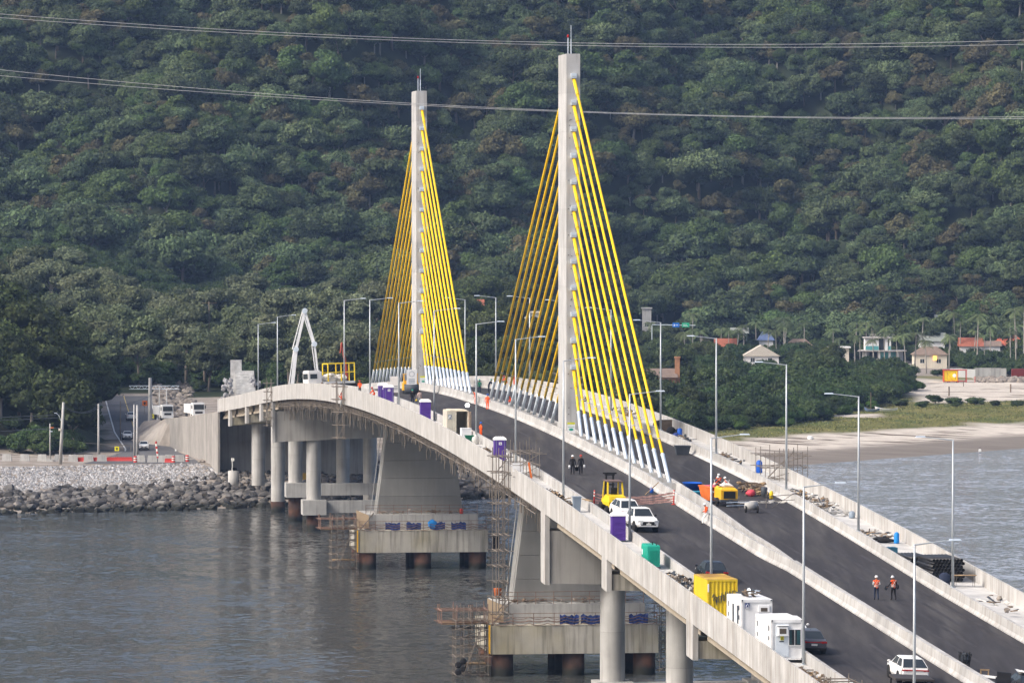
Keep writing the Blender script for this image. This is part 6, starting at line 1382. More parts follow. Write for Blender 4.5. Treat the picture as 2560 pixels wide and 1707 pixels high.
m = MB(); m.bx(-5.2, -1.4, -2, 4, 3.6, 6.9); m.bx(.3, 1.1, -2, 4, 3.6, 6.9); m.bx(1.5, 2.0, -2, 4, 3.6, 6.9); m.bx(-5.6, 5.6, 1.5, 5, -2, 3.4); 
for x in (-5.2, -1.6, 1.3, 3.6): m.bx(x, x+.55, -2.4, 1.4, -2, 3.3)
m.obj('wall', PLASTW, t)
m = MB(); m.bx(-5.6, 3.0, -2.6, 4.6, 6.9, 7.25); m.bx(-7.4, 6.2, -3.4, 5, 3.3, 3.6); m.obj('roof', mat('grey_slab', (.40, .38, .36), .8, var=.1, tint=0), t)
for k in range(6): m = MB(); m.bar((-4.2+k*1.3, -1, 7.2), (-3.4+k*1.3, -1, 8.0), .1); m.bar((-3.4+k*1.3, -1, 8.0), (-4.4+k*1.3, -1, 7.95), .1); m.obj('roof_brace', CONC, t)
m = MB(); m.bx(-1.35, .25, -1.7, -1.6, 3.7, 6.8); m.bx(-3.9, -1.7, -.4, 1.4, .8, 3.0); m.obj('window', GLASS, t)
m = MB(); m.bx(-5.1, -1.5, -2.6, -2.5, 3.7, 4.8); m.bx(-.9, 1.2, -2.6, -2.5, 3.7, 4.8) if False else None; m.bx(1.2, 1.9, -2.62, -2.52, 3.7, 4.8); m.bx(-1.0, 3.4, -1.2, -.9, .1, 3.0); m.bx(-5.0, -3.9, -1.2, -1.0, .1, 2.0); m.obj('glass_front', GLAST, t)
m = MB(); m.bx(-3.2, .4, -4.4, -3.0, -1.5, .9); m.bx(-3.8, 1.0, -4.8, -2.8, .9, 1.15); m.obj('garden_pavilion', PLAST, t)
house(land(90, 1442), 'small white cubic house left of the modern white house', 5.2, 5, 4.6, PLAST, PLASTW, 'flat', nwin=1)
house(land(68.2, 1436), 'low cream house with a wide pale gabled roof', 9.5, 7, 2.6, PLASTW, mat('pale_roof_sheet', (.52, .48, .41), .8, var=.1, tint=.2), 'side', 3.0, 2)
house(land(64.5, 1486), 'pale green gabled house with a dark chimney behind the palms', 4.2, 5, 7.6, mat('pale_green_plaster', (.42, .46, .40), .85, tint=.1), TILEG, 'gable', 1.5, 1)
house(land(59.8, 1468), 'house with a dark red tiled roof among trees left of the pale green house', 5.4, 6, 4.0, PLAST, TILE, 'gable', 2.6, 1)
house(land(72.2, 1490), 'house with a small blue hipped roof right of the pale green house', 4, 4, 5.6, PLASTW, mat('blue_roof', (.10, .14, .26), .8, tint=.1), 'hip', 2.4, 1)
house(land(33.5, 1205, .2), 'brick house with a tall chimney and brown roof just beyond the beach side parapet', 7, 7, 4.6, BRICK, TILEB, 'gable', 2.0, 2)
m = MB(land(38.0, 1204)); m.bx(-.55, .55, -.5, .5, 0, 9.0); m.bx(-.7, .7, -.65, .65, 9.0, 9.3); o = m.obj('chimney_stack', BRICK)
o.parent = [q for q in bpy.data.objects if q.get('label', '').startswith('brick house with a tall')][0]; o.matrix_parent_inverse = o.parent.matrix_world.inverted(); 
house(land(80.5, 1470), 'house with a brown hipped roof half hidden behind the small cubic house', 8, 6, 3.8, PLAST, TILEB, 'hip', 2.4, 2)
house(land(113.8, 1428), 'low house under a broad brown roof with a lit orange window', 9, 7, 3.6, PLAST, TILEB, 'hip', 2.2, 2)
m = MB(land(115.0, 1424.2)); m.bx(-.5, .5, -.06, .0, 2.2, 3.4); o = m.obj('lit_window', mat('lit_window', (1.0, .55, .12), emit=1.2, var=0, tint=0)); o.parent = [q for q in bpy.data.objects if q.get('label', '').startswith('low house under a broad')][0]; o.matrix_parent_inverse = o.parent.matrix_world.inverted()
house(land(118.5, 1480), 'house with a long grey-green roof ridge and a white gable end', 7, 6, 5.8, PLASTW, TILEG, 'gable', 2.4, 2)
house(land(128, 1462), 'house with a dark red roof and pale gable behind tall palms', 6, 6, 5.0, PLASTW, TILE, 'gable', 2.4, 2)
house(land(139, 1466), 'large cream house with a bright red roof at the right end of the shore', 9, 7, 5.2, PLAST, mat('bright_red_tiles', (.45, .12, .07), .85, var=.2, tint=.2), 'hip', 2.8, 3)
house(land(132, 1462), 'white two-storey house front with small dark windows behind palm trunks', 8, 5, 5.0, PLASTW, TILEB, 'gable', 1.4, 3)
house(land(2.5, 1292), 'long white house seen through the shaded stays of the nearer pylon', 8.5, 6, 4.6, PLASTW, mat('pale_roof_sheet', (.52, .48, .41)), 'flat', 1, 3)
house(land(-11.5, 1330), 'red-roofed house with white walls seen between the two pylons', 8, 6, 4.0, PLASTW, TILE, 'gable', 2.0, 2)
house(land(43.8, 1548), 'white hillside house with an open gable, lower of the pair on the slope', 4.6, 5, 3.4, PLASTW, mat('white_sheet_roof', (.6, .6, .58), .8, tint=.1), 'side', 1.2, 1)
house(land(40.0, 1556), 'narrow grey hillside tower house with a flat roof, upper of the pair', 2.6, 4, 8.6, CONC, CONC, 'flat', 1, 1, .3)
house(land(126, 1532), 'small grey hillside house half hidden above the palms', 4.0, 4, 4.4, CONC, TILEG, 'gable', 1.0, 1)
def seawall(x0, x1, Z, h_, matl, label):
    m = MB(); n = 6
    for k in range(n): a, b = x0+(x1-x0)*k/n, x0+(x1-x0)*(k+1)/n; m.bx(a+.01, b-.01, Z, Z+.4, gz((a+b)/2, Z)-.5, gz((a+b)/2, Z)+h_, tint=rt(.2))
    tag(m.obj('garden_wall', matl), label, 'wall')
seawall(113, 119.6, 1352, 2.2, PLASTW, 'white garden wall behind the beach kiosk'); seawall(119.8, 128, 1356, 2.4, CONC, 'grey garden wall right of the white one above the rock heap'); seawall(98.5, 106, 1390, 2.0, CONC, 'low grey wall below the modern white house')
m = MB(land(131.5, 1350)); m.bx(-2.6, 2.6, 0, 2.2, .4, 2.6); corrugated(m, -2.6, 2.6, -.06, 2.2, .4, 2.6); tag(m.obj('dark_red_container', mat('dark_red_paint', (.17, .025, .02), .7, tint=.2)), 'dark red container at the right end above the rock heap', 'container')
t = thing('beach_kiosk', 'yellow beach kiosk with a red diagonal stripe and an open red frame on the sand', 'kiosk', land(112.0, 1323))
m = MB(); m.bx(-2.9, .4, -1.3, 1.3, .35, 3.0); m.obj('cabin', mat('kiosk_yellow', (.85, .60, .01), .5, var=.03, tint=0), t)
m = MB(); m.bar((-2.6, -1.33, 2.9), (-.7, -1.33, .4), .28, .03)
for x in (-3.0, .5, 2.7):
    for y in (-1.35, 1.35): m.bar((x, y, 0), (x, y, 3.1), .16)
for z in (.3, 3.1):
    for y in (-1.35, 1.35): m.bar((-3.0, y, z), (2.7, y, z), .16)
    for x in (-3.0, 2.7): m.bar((x, -1.35, z), (x, 1.35, z), .16)
m.bx(-3.2, 2.9, -1.5, 1.5, 3.1, 3.2); m.obj('red_frame', REDP, t)
m = MB(); m.lathe((-.35, -1.34, 1.75), [(.30, -.02), (.46, -.02), (.46, .02), (.30, .02)], 18, 'Y'); m.obj('ring_emblem', PLWHITE, t)
m = MB()
for a, b in (((-2.2, .8), (-.1, .8)), ((-.1, .8), (-.1, 2.5)), ((-.1, 2.5), (-2.2, 2.5)), ((-2.2, 2.5), (-2.2, .8))): m.bar((a[0], -1.32, a[1]), (b[0], -1.32, b[1]), .07, .02)
m.obj('panel_outline', DGREY, t)
m = MB(); m.bx(-2.2, -1.4, -1.2, -.6, -.1, .3); m.bx(.1, .8, -1.2, -.6, -.1, .3); m.obj('foundation', DGREY, t)
def boat(M, label, L, matl):
    t = thing('boat', label, 'boat', M); n = 9; rings = []
    for k in range(n):
        u = -1+2*k/(n-1); w_ = .62*math.sqrt(max(.02, 1-u*u*.98)); sh = .55+.55*u*u*(1 if u > 0 else .55)
        rings.append([(-w_*.25, u*L/2*.92, .05+.3*u*u), (-w_, u*L/2, sh), (-w_*.86, u*L/2, sh), (0, u*L/2*.92, .16+.3*u*u), (w_*.86, u*L/2, sh), (w_, u*L/2, sh), (w_*.25, u*L/2*.92, .05+.3*u*u)])
    m = MB(); m.loft(rings); m.obj('hull', matl, t)
    m = MB()
    for y in (-.2, .2): m.bx(-.52, .52, y*L-.1, y*L+.1, .42, .46)
    m.obj('bench', WOOD, t); return t
boat(land(81.0, 1133, 1.3, .05), 'white wooden canoe drawn up on the grass by the mangroves', 5.2, PLWHITE); boat(land(77.8, 1131.5, 1.5, .02), 'small blue and white boat beside the canoe', 3.4, mat('faded_blue', (.20, .27, .42), .6, tint=.2))
for k, (x, z, h_, l) in enumerate(((77.7, 1134, 4.2, 'tall thin mooring post behind the boats'), (102.3, 1226, 2.2, 'thick dark post standing on the sand right of the mangroves'), (119.2, 1252, 2.0, 'dark post on the sand near the right edge'), (111.2, 1290, 1.4, 'thin stake on the sand below the kiosk'), (116.5, 1318, 1.5, 'red stake right of the beach kiosk'))):
    m = MB(land(x, z)); m.tube((0, 0, -.5), (0, 0, h_), .09 if k in (0, 3, 4) else .17, n=7); tag(m.obj('stake', REDP if k == 4 else WOODD), l, 'stake')
person(Matrix.Translation((89.5, 1001.5, -.75)), 'person in a white top standing waist-deep in the water off the beach', CLOTHW, CLOTHN, None, None, {})
m = MB(land(58.0, 1018)); crumple(m, (0, 0, .3), (.55, .4, .35), 8, .35, 90); tag(m.obj('white_bag', PLWHITE), 'white lump of litter lying alone on the damp sand', 'litter')
t = thing('sign_gantry', 'mast arm with a blue and a green road sign above the trees', 'sign gantry', land(38, 1400))
m = MB(); m.tube((-.6, 0, -1), (-.6, 0, 11.6), .16, .12); m.bar((-.6, 0, 11.9), (11.0, 0, 11.7), .2); m.obj('mast', GALV, t)
m = MB(); m.bx(4.9, 6.7, -.2, -.12, 11.2, 12.4); s_ = m.obj('blue_panel', mat('sign_blue', (.01, .16, .62), .5, var=0, tint=0), t)
m = MB(); m.bx(5.2, 5.5, -.22, -.2, 11.5, 12.0); m.bx(5.7, 6.4, -.22, -.2, 11.7, 11.85); m.obj('symbol', PLWHITE, s_)
m = MB(); m.bx(7.4, 9.4, -.2, -.12, 11.2, 12.4); s_ = m.obj('green_panel', mat('sign_green', (.01, .40, .22), .5, var=0, tint=0), t)
m = MB(); m.bx(7.7, 9.0, -.22, -.2, 11.5, 11.62); m.bx(7.7, 8.7, -.22, -.2, 11.85, 11.97); m.obj('lettering', PLWHITE, s_)
# ------------------------------------------------------------------ power lines over the channel
WD = 600.0
def wp_(px, py): return ((px-1280)*WD/13100, WD, CAM_H-(py-535.6)*WD/13100)
for k, (a, b, c, l) in enumerate((((0, 37), (1450, 108.7), (2560, 101), 'upper overhead line across the channel, higher wire of its pair'), ((0, 46), (1450, 114.8), (2560, 111), 'upper overhead line across the channel, lower wire of its pair'), ((0, 175.5), (1450, 279), (2560, 292), 'lower overhead line across the channel, higher wire of its pair'), ((0, 190), (1450, 281), (2560, 296.5), 'lower overhead line across the channel, lower wire of its pair'))):
    A, B, D_ = [wp_(*q) for q in (a, b, c)]
    co = np.polyfit([A[0], B[0], D_[0]], [A[2], B[2], D_[2]], 2)
    m = MB(); m.path([(x, WD+.4*k+.02*x, float(np.polyval(co, x))) for x in np.linspace(-110, 110, 41)], .029, 5)
    tag(m.obj('power_line', mat('aluminium_wire', (.50, .50, .49), .4, .3, var=0, tint=0), None, True), l, 'power line', 'overhead power lines')
HAZE = 0.00006
# ------------------------------------------------------------------ vegetation and rock
rg = np.random.default_rng(11)
def quads_mesh(name, ctr, nrm, size, tint, mats, midx=None, extra=None):
    # many small leaf faces as one mesh, plus optional MB of solid parts
    n = len(ctr); r = rg.normal(size=(n, 3)); u = np.cross(nrm, r); u /= np.linalg.norm(u, axis=1)[:, None]+1e-9; v = np.cross(nrm, u); v /= np.linalg.norm(v, axis=1)[:, None]+1e-9
    a = size[:, None]*u; b = size[:, None]*v*rg.uniform(.5, .95, (n, 1))
    V = np.stack([ctr-a-b*.4, ctr+a*.2-b, ctr+a+b*.4, ctr-a*.2+b], 1).reshape(-1, 3); nv = 4*n
    F = np.arange(nv).reshape(n, 4); T = list(tint); MI = [0]*n if midx is None else list(midx)
    ev, ef, et, em = ([], [], [], []) if extra is None else (extra.v, extra.f, extra.t, extra.m)
    V = np.concatenate([V, np.array(ev).reshape(-1, 3)]) if ev else V
    loops = F.ravel().tolist(); st = list(range(0, nv, 4)); tot = nv
    for f in ef: st.append(tot); loops += [i+nv for i in f]; tot += len(f)
    me = bpy.data.meshes.new(name); me.vertices.add(len(V)); me.vertices.foreach_set('co', V.ravel().astype(np.float32))
    me.loops.add(len(loops)); me.loops.foreach_set('vertex_index', loops); me.polygons.add(len(st)); me.polygons.foreach_set('loop_start', st)
    me.polygons.foreach_set('material_index', MI+list(em))
    at = me.attributes.new('tint', 'FLOAT', 'FACE'); at.data.foreach_set('value', T+list(et))
    for m in mats: me.materials.append(m)
    me.update(calc_edges=True); me.validate(); return me
def crown(R, H, z0, n, leaf, lobes, seed, flat=.75, core=True):
    rr = np.random.default_rng(seed); L = []
    for k in range(lobes):
        th = rr.uniform(0, 2*np.pi); rad = R*.66*np.sqrt(rr.random()); hz = z0+H*(.30+.62*rr.random()*(1-(rad/R)**2*.8)); lr = R*rr.uniform(.28, .50)
        L.append((rad*np.cos(th), rad*np.sin(th), hz, lr, rr.uniform(-.13, .13)))
    w_ = np.array([l[3]**2 for l in L]); w_ /= w_.sum(); pick = rr.choice(len(L), n, p=w_)
    A = np.array(L)[pick]; d = rr.normal(size=(n, 3)); d[:, 2] = np.abs(d[:, 2])*1.0-.28; d /= np.linalg.norm(d, axis=1)[:, None]
    rad = A[:, 3]*rr.uniform(.72, 1.10, n)*(1+.18*np.sin(5*d[:, 0]+A[:, 4]*20)*np.sin(5*d[:, 1]+7*d[:, 2]))
    c = A[:, :3]+d*rad[:, None]*np.array([1, 1, flat]); nr = d+rr.normal(scale=.55, size=(n, 3)); nr /= np.linalg.norm(nr, axis=1)[:, None]
    t = A[:, 4]+rr.uniform(-.2, .2, n)
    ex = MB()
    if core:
        for l in L: ex.ti = -.35; ex.ell(l[:3], (l[3]*.78, l[3]*.78, l[3]*.78*flat), 8, 5)  # lobe cores tinted darker: shade inside the crown put into the colour
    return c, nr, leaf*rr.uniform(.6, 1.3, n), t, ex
def add_trunk(ex, h, r, seed, mi, limbs=4, reach=2.0, lean=.4):
    rr = random.Random(seed); ex.mi = mi; ex.ti = 0.0
    tx, ty = rr.uniform(-lean, lean), rr.uniform(-lean, lean)
    ex.path([(0, 0, -1), (tx*.3, ty*.3, h*.4), (tx, ty, h)], [r*1.25, r, r*.6], 7)
    for k in range(limbs):
        a = 2*math.pi*(k+rr.random()*.5)/limbs; s = h*rr.uniform(.55, .9)
        ex.path([(tx*s/h, ty*s/h, s), (tx+reach*.5*math.cos(a), ty+reach*.5*math.sin(a), s+reach*.5), (tx+reach*math.cos(a), ty+reach*math.sin(a), s+reach*1.1)], [r*.45, r*.3, r*.14], 5)
# far forest trees: one mesh each (leaves, limbs), shared by copies
FOREST = []
for k in range(12):
    R_ = (5.2, 4.6, 6.0, 4.9, 5.6, 4.3, 5.0, 6.4, 4.7, 5.4, 5.0, 4.2)[k]; H_ = (6.5, 7.5, 6.0, 8.5, 7.0, 8.0, 6.4, 7.2, 9.0, 6.2, 7.8, 7.0)[k]; z0 = 2.0
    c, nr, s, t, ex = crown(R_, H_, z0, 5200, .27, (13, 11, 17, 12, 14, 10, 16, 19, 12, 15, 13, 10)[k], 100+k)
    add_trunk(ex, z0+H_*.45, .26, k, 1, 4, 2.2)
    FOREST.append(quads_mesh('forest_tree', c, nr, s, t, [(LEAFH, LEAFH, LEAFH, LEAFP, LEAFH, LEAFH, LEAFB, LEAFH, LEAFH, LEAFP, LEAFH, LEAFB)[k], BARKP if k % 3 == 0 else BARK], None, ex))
FL = {0: ('dark green round-crowned tree', 'tree'), 3: ('pale yellowish green tree', 'tree'), 6: ('brownish dry-looking tree', 'tree')}
def kind_of(k): return 6 if k in (6, 11) else 3 if k in (3, 9) else 0
spots = []
Z = 1462.0; row = 0
while Z < 1850:
    half = 0.1*Z*1.0+70; x = -half+(row % 2)*3.6
    while x < half:
        X = x+rg.uniform(-2.6, 2.6); ZZ = Z+rg.uniform(-2.4, 2.4)
        if ZZ > hill_foot(X)-24: spots.append((X, ZZ))
        x += 6.3
    Z += 5.6; row += 1
HOUSES = [(43.8, 1548, 5), (40, 1556, 4), (126, 1532, 4)]
def blocked(X, Z, ex=0.0):
    for hx, hz_, r in HOUSES:
        if abs(X-hx) < r+2.5 and -34 < Z-hz_ < r+2: return True
    return False
spots = [s for s in spots if not blocked(*s)]
inview = [s for s in spots if abs(s[0]) < s[1]*.0985]
inview.sort(key=lambda s: s[1]); near_set = set(inview[:170])
def patch(X, Z):
    v = n2(X, Z, 26, 2, 4.0)+.5*n2(X, Z, 9, 2, 6.0); u = random.random()
    if v > .46 and u < .5: return random.choice((6, 11))
    if v < -.38 and u < .5: return random.choice((3, 9))
    return random.choice((0, 1, 2, 4, 5, 7, 8, 10)) if u < .93 else random.choice((3, 6, 9, 11))
pts = []; first = {}
for (X, ZZ) in spots:
    k = patch(X, ZZ); sc = random.choice((.62, .7, .8, .8, .9, .95, 1.05, 1.15, 1.3, 1.55))*random.uniform(.93, 1.07); zr = gz(X, ZZ)-.6; rz = random.uniform(0, 6.28)
    if (X, ZZ) in near_set:
        o = bpy.data.objects.new('forest_tree', FOREST[k]); C.objects.link(o); o.location = (X, ZZ, zr); o.rotation_euler = (0, 0, rz); o.scale = (sc, sc, sc*random.uniform(.9, 1.15))
        tag(o, FL[kind_of(k)][0]+' in the dense forest along the foot of the hill', 'tree', FL[kind_of(k)][0]+'s along the foot of the forested hill')
        if k not in first: first[k] = o
    else: pts.append((X, ZZ, zr, rz, sc, k))
for k in range(12):
    if k not in first:
        X, ZZ = -60+10*k, 1500; o = bpy.data.objects.new('forest_tree', FOREST[k]); C.objects.link(o); o.location = (X, ZZ, gz(X, ZZ)-.6); tag(o, FL[kind_of(k)][0]+' in the dense forest along the foot of the hill', 'tree', FL[kind_of(k)][0]+'s along the foot of the forested hill'); first[k] = o
def scatter(name, pts, protos, kind='stuff'):
    me = bpy.data.meshes.new(name); me.from_pydata([p[:3] for p in pts], [], [])
    for nm, i, ty in (('rot', 3, 'FLOAT'), ('scl', 4, 'FLOAT'), ('pick', 5, 'INT')):
        a = me.attributes.new(nm, ty, 'POINT'); a.data.foreach_set('value', [p[i] for p in pts])
    o = bpy.data.objects.new(name, me); C.objects.link(o); tag(o, kind=kind)
    g = bpy.data.node_groups.new(name, 'GeometryNodeTree'); g.interface.new_socket('Geometry', in_out='INPUT', socket_type='NodeSocketGeometry'); g.interface.new_socket('Geometry', in_out='OUTPUT', socket_type='NodeSocketGeometry')
    N = g.nodes; L = g.links; gi = N.new('NodeGroupInput'); go = N.new('NodeGroupOutput')
    join = N.new('GeometryNodeJoinGeometry')
    for q in protos:
        oi = N.new('GeometryNodeObjectInfo'); oi.transform_space = 'ORIGINAL'; oi.inputs['Object'].default_value = q; oi.inputs['As Instance'].default_value = True; L.new(oi.outputs['Geometry'], join.inputs[0])
    ip = N.new('GeometryNodeInstanceOnPoints'); L.new(gi.outputs[0], ip.inputs['Points']); L.new(join.outputs[0], ip.inputs['Instance']); ip.inputs['Pick Instance'].default_value = True
    def na(n, ty):
        a = N.new('GeometryNodeInputNamedAttribute'); a.data_type = ty; a.inputs[0].default_value = n; return [s for s in a.outputs if s.enabled and s.name == 'Attribute'][0]
    L.new(na('pick', 'INT'), ip.inputs['Instance Index']); L.new(na('scl', 'FLOAT'), ip.inputs['Scale'])
    cx_ = N.new('ShaderNodeCombineXYZ'); L.new(na('rot', 'FLOAT'), cx_.inputs[2]); L.new(cx_.outputs[0], ip.inputs['Rotation'])
    L.new(ip.outputs[0], go.inputs[0]); md = o.modifiers.new('scatter', 'NODES'); md.node_group = g
    return o
scatter('hillside_forest', pts, [first[k] for k in range(12)])
m = MB(); crumple(m, (141, 1648, gz(141, 1648)+5), (5.5, 4, 3.2), 11, .25, 17); crumple(m, (147, 1650, gz(147, 1650)+4), (3, 3, 2.6), 9, .25, 18)
tag(m.obj('rock_outcrop', mat('pale_outcrop', (.30, .27, .25), .95, var=.3, scale=.5, streak=.5, tint=.2)), 'pale bare rock outcrop showing through the hillside forest', 'rock')
# nearer trees: crown and trunk as parts
def near_protos(name, leafm, specs, n, leaf):
    out = []
    for k, (R_, H_, z0, lb) in enumerate(specs):
        c, nr, s, t, ex = crown(R_, H_, z0, n, leaf, lb, hash(name) % 0 + 300+k*7+len(name) if False else 300+k*7+len(name))
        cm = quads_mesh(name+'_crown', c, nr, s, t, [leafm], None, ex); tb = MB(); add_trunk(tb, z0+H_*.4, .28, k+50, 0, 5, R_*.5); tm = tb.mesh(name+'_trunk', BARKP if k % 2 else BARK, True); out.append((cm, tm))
    return out
def plant(name, proto, X, Z, sc, label, cat='tree', group=None, dz=-.2, sz=1.0):
    t = thing(name, label, cat, Matrix.Translation((X, Z, gz(X, Z)+dz)) @ Matrix.Rotation(random.uniform(0, 6.28), 4, 'Z') @ Matrix.Diagonal((sc, sc, sc*sz, 1)), group)
    for nm, me in (('crown', proto[0]), ('trunk', proto[1])):
        o = bpy.data.objects.new(nm, me); C.objects.link(o); o.parent = t
    return t
NB = near_protos('broadleaf', LEAFN, ((4.8, 8.5, 1.8, 19), (5.6, 9.5, 2.2, 24), (4.2, 9.0, 2.0, 17), (5.2, 8.0, 1.4, 20), (6.2, 9.8, 2.5, 27)), 5200, .27)
NM = near_protos('mangrove', LEAFM, ((3.6, 4.2, .6, 15), (4.4, 4.8, .5, 18), (3.0, 3.6, .3, 12), (4.0, 5.6, 1.0, 17)), 4200, .22)
NG = near_protos('creeper', LEAFG, ((3.6, 3.4, .2, 15), (4.2, 3.8, .2, 18), (3.0, 3.0, .2, 12)), 3800, .20)
NO = near_protos('olive', LEAFO, ((4.8, 8.5, 1.8, 19), (5.6, 9.5, 2.2, 24), (4.2, 9.0, 2.0, 17)), 4600, .27)
NE = near_protos('eucalypt', mat('grey_olive_leaves', (.115, .135, .078), .75, var=.2, scale=.3, tint=.8, rnd=.25, spec=.12, transl=.2), ((4.0, 5.0, 6.0, 13), (4.8, 5.6, 6.5, 15), (3.6, 6.0, 6.5, 12)), 3600, .28)
def rejection(zone, n, dmin, tries=4000):
    out = []
    for _ in range(tries):
        if len(out) >= n: break
        X, Z = zone(); 
        if all((X-a)**2+((Z-b)*.8)**2 > dmin*dmin for a, b in out): out.append((X, Z))
    return out
# knoll on the left
def zA():
    Z = random.uniform(903, 1015); return random.uniform(-120, road_at(Z)[0]-(10.8 if Z < 965 else 8.5)), Z
for X, Z in rejection(zA, 95, 3.4, 9000):
    plant('knoll_tree', random.choice(NB), X, Z, random.uniform(.85, 1.3), 'dense dark tree on the wooded knoll left of the lower road', group='trees of the wooded knoll', dz=-1.0)
def zA2():
    Z = random.uniform(893, 912); return random.uniform(-112, -74.5-(Z-893)*.15), Z
for X, Z in rejection(zA2, 26, 2.8):
    plant('knoll_bush', random.choice(NM), X, Z, random.uniform(.6, .95), 'dark bush at the foot of the wooded knoll', 'bush', group='bushes at the foot of the knoll', dz=-.6)
# trees behind the crest and the approach
def zB():
    Z = random.uniform(1030, 1300); X = random.uniform(-112, -28)*(Z/1100); return X, Z
def okB(X, Z): return abs(X-road_at(Z)[0]) > 9 or Z > 1052
for X, Z in rejection(zB, 150, 6.4, 9000):
    if not okB(X, Z) or (Z < 1075 and X > -60 and X < -46) or (Z < 1050 and -80 < X < -58): continue
    pale = random.random() < .55
    plant('olive_tree' if pale else 'broadleaf_tree', random.choice(NE if pale else NO), X, Z, random.uniform(.8, 1.2), ('slender grey-olive tree' if pale else 'full dark green tree')+' in the wood behind the approach road', group=('grey-olive' if pale else 'dark green')+' trees behind the approach road', dz=-.5)
def zC():
    Z = random.uniform(960, 1440); return random.uniform(-34, 42)*(Z/1200), Z
for X, Z in rejection(zC, 120, 6.6, 8000):
    if Z < 1000 and X > 12: continue
    if abs(X-2.5) < 7 and 1250 < Z < 1294 or abs(X+11.5) < 7 and 1290 < Z < 1332 or abs(X-34) < 8 and 1100 < Z < 1206: continue
    plant('shore_tree', random.choice(NB), X, Z, random.uniform(.7, 1.0), 'dark green tree in the wood behind the pylons', group='trees of the wood behind the pylons', dz=-.5)
# mangrove thicket beyond the beach side parapet
def edge(X): return lerp_table(((14, 1000), (24, 1010), (30, 1016), (44, 1036), (54, 1056), (62, 1080), (70, 1118), (80, 1150), (92, 1215), (97, 1260)), X)
def zD():
    X = random.uniform(16, 98); return X, random.uniform(edge(X)-6, min(1345, edge(X)+190) if X < 84 else min(1318, edge(X)+110))
for X, Z in rejection(zD, 150, 4.2, 12000):
    if abs(X-34) < 9 and 1130 < Z < 1206: continue
    d = Z-edge(X); plant('mangrove_bush', random.choice(NG if d < 22 else NM), X, Z, random.uniform(.55, .85) if d < 22 else random.uniform(.9, 1.4) if X < 80 else random.uniform(.75, 1.0), 'bushy bright green mangrove at the front of the thicket' if d < 22 else 'dark green bush in the mangrove thicket beyond the parapet', 'bush', group='front row of the mangrove thicket' if d < 22 else 'mangrove thicket', dz=-.3)
for X, Z, s in ((96, 1188, .45), (100, 1182, .4), (104, 1176, .42), (92, 1172, .4), (108, 1170, .35), (112, 1160, .35), (86, 1160, .4), (99, 1166, .33), (90, 1152, .3)):
    plant('low_bush', random.choice(NM), X, Z, s*1.3, 'low dark bush on the grassy spit between the two sands', 'bush', group='low bushes on the grassy spit', sz=.6)
t = thing('conifer', 'dark spire-shaped conifer at the left end of the mangrove thicket', 'tree', land(37.0, 1092, 0, -.3))
cc = []; nn = []
for k in range(26):
    z = 1.5+k*.42; r = 2.3*(1-k/27)
    for q in range(60): a = random.uniform(0, 6.28); rr_ = r*math.sqrt(random.random()); cc.append((rr_*math.cos(a), rr_*math.sin(a), z-rr_*.25)); nn.append((math.cos(a), math.sin(a), .6))
nn = np.array(nn)+rg.normal(scale=.4, size=(len(nn), 3)); nn /= np.linalg.norm(nn, axis=1)[:, None]
o = bpy.data.objects.new('crown', quads_mesh('conifer_crown', np.array(cc), nn, rg.uniform(.15, .32, len(cc)), rg.uniform(-.4, .2, len(cc)), [LEAFN])); C.objects.link(o); o.parent = t
m = MB(); m.tube((0, 0, -1), (0, 0, 12), .2, .05); m.obj('trunk', BARK, t)
up_ = []
for _ in range(9000):
    X, Z = random.uniform(-150, 160), random.uniform(1000, 1520)
    if abs(X) > Z*.115: continue
    if X < 15 and (Z < 1062 and -84 < X < -44): continue
    if X < 15 and Z < 1012 and not X > -30: continue
    if X < 15 and X > -30 and Z < 960: continue
    if X > 10 and Z < edge(X)+8: continue
    if X > 96 and Z < 1362: continue
    if X > 30 and Z < 1505 and any(abs(X-a) < r+1 and -95 < Z-b < 6 for a, b, r in ((103.5, 1460, 9), (90, 1442, 5), (68.2, 1436, 8), (113.8, 1428, 7), (33.5, 1205, 7))): continue
    if blocked(X, Z) or (abs(X-2.5) < 6 and 1250 < Z < 1294): continue
    up_.append((X, Z, gz(X, Z)-.4, random.uniform(0, 6.28), random.uniform(.45, .95), random.randrange(4)))
bushes = {}
for q in bpy.data.objects:
    if q.type == 'MESH' and q.name.startswith('crown') and q.data.name.startswith('mangrove_crown'): bushes.setdefault(q.data.name, q)
scatter('undergrowth', up_, [bushes[k] for k in sorted(bushes)])
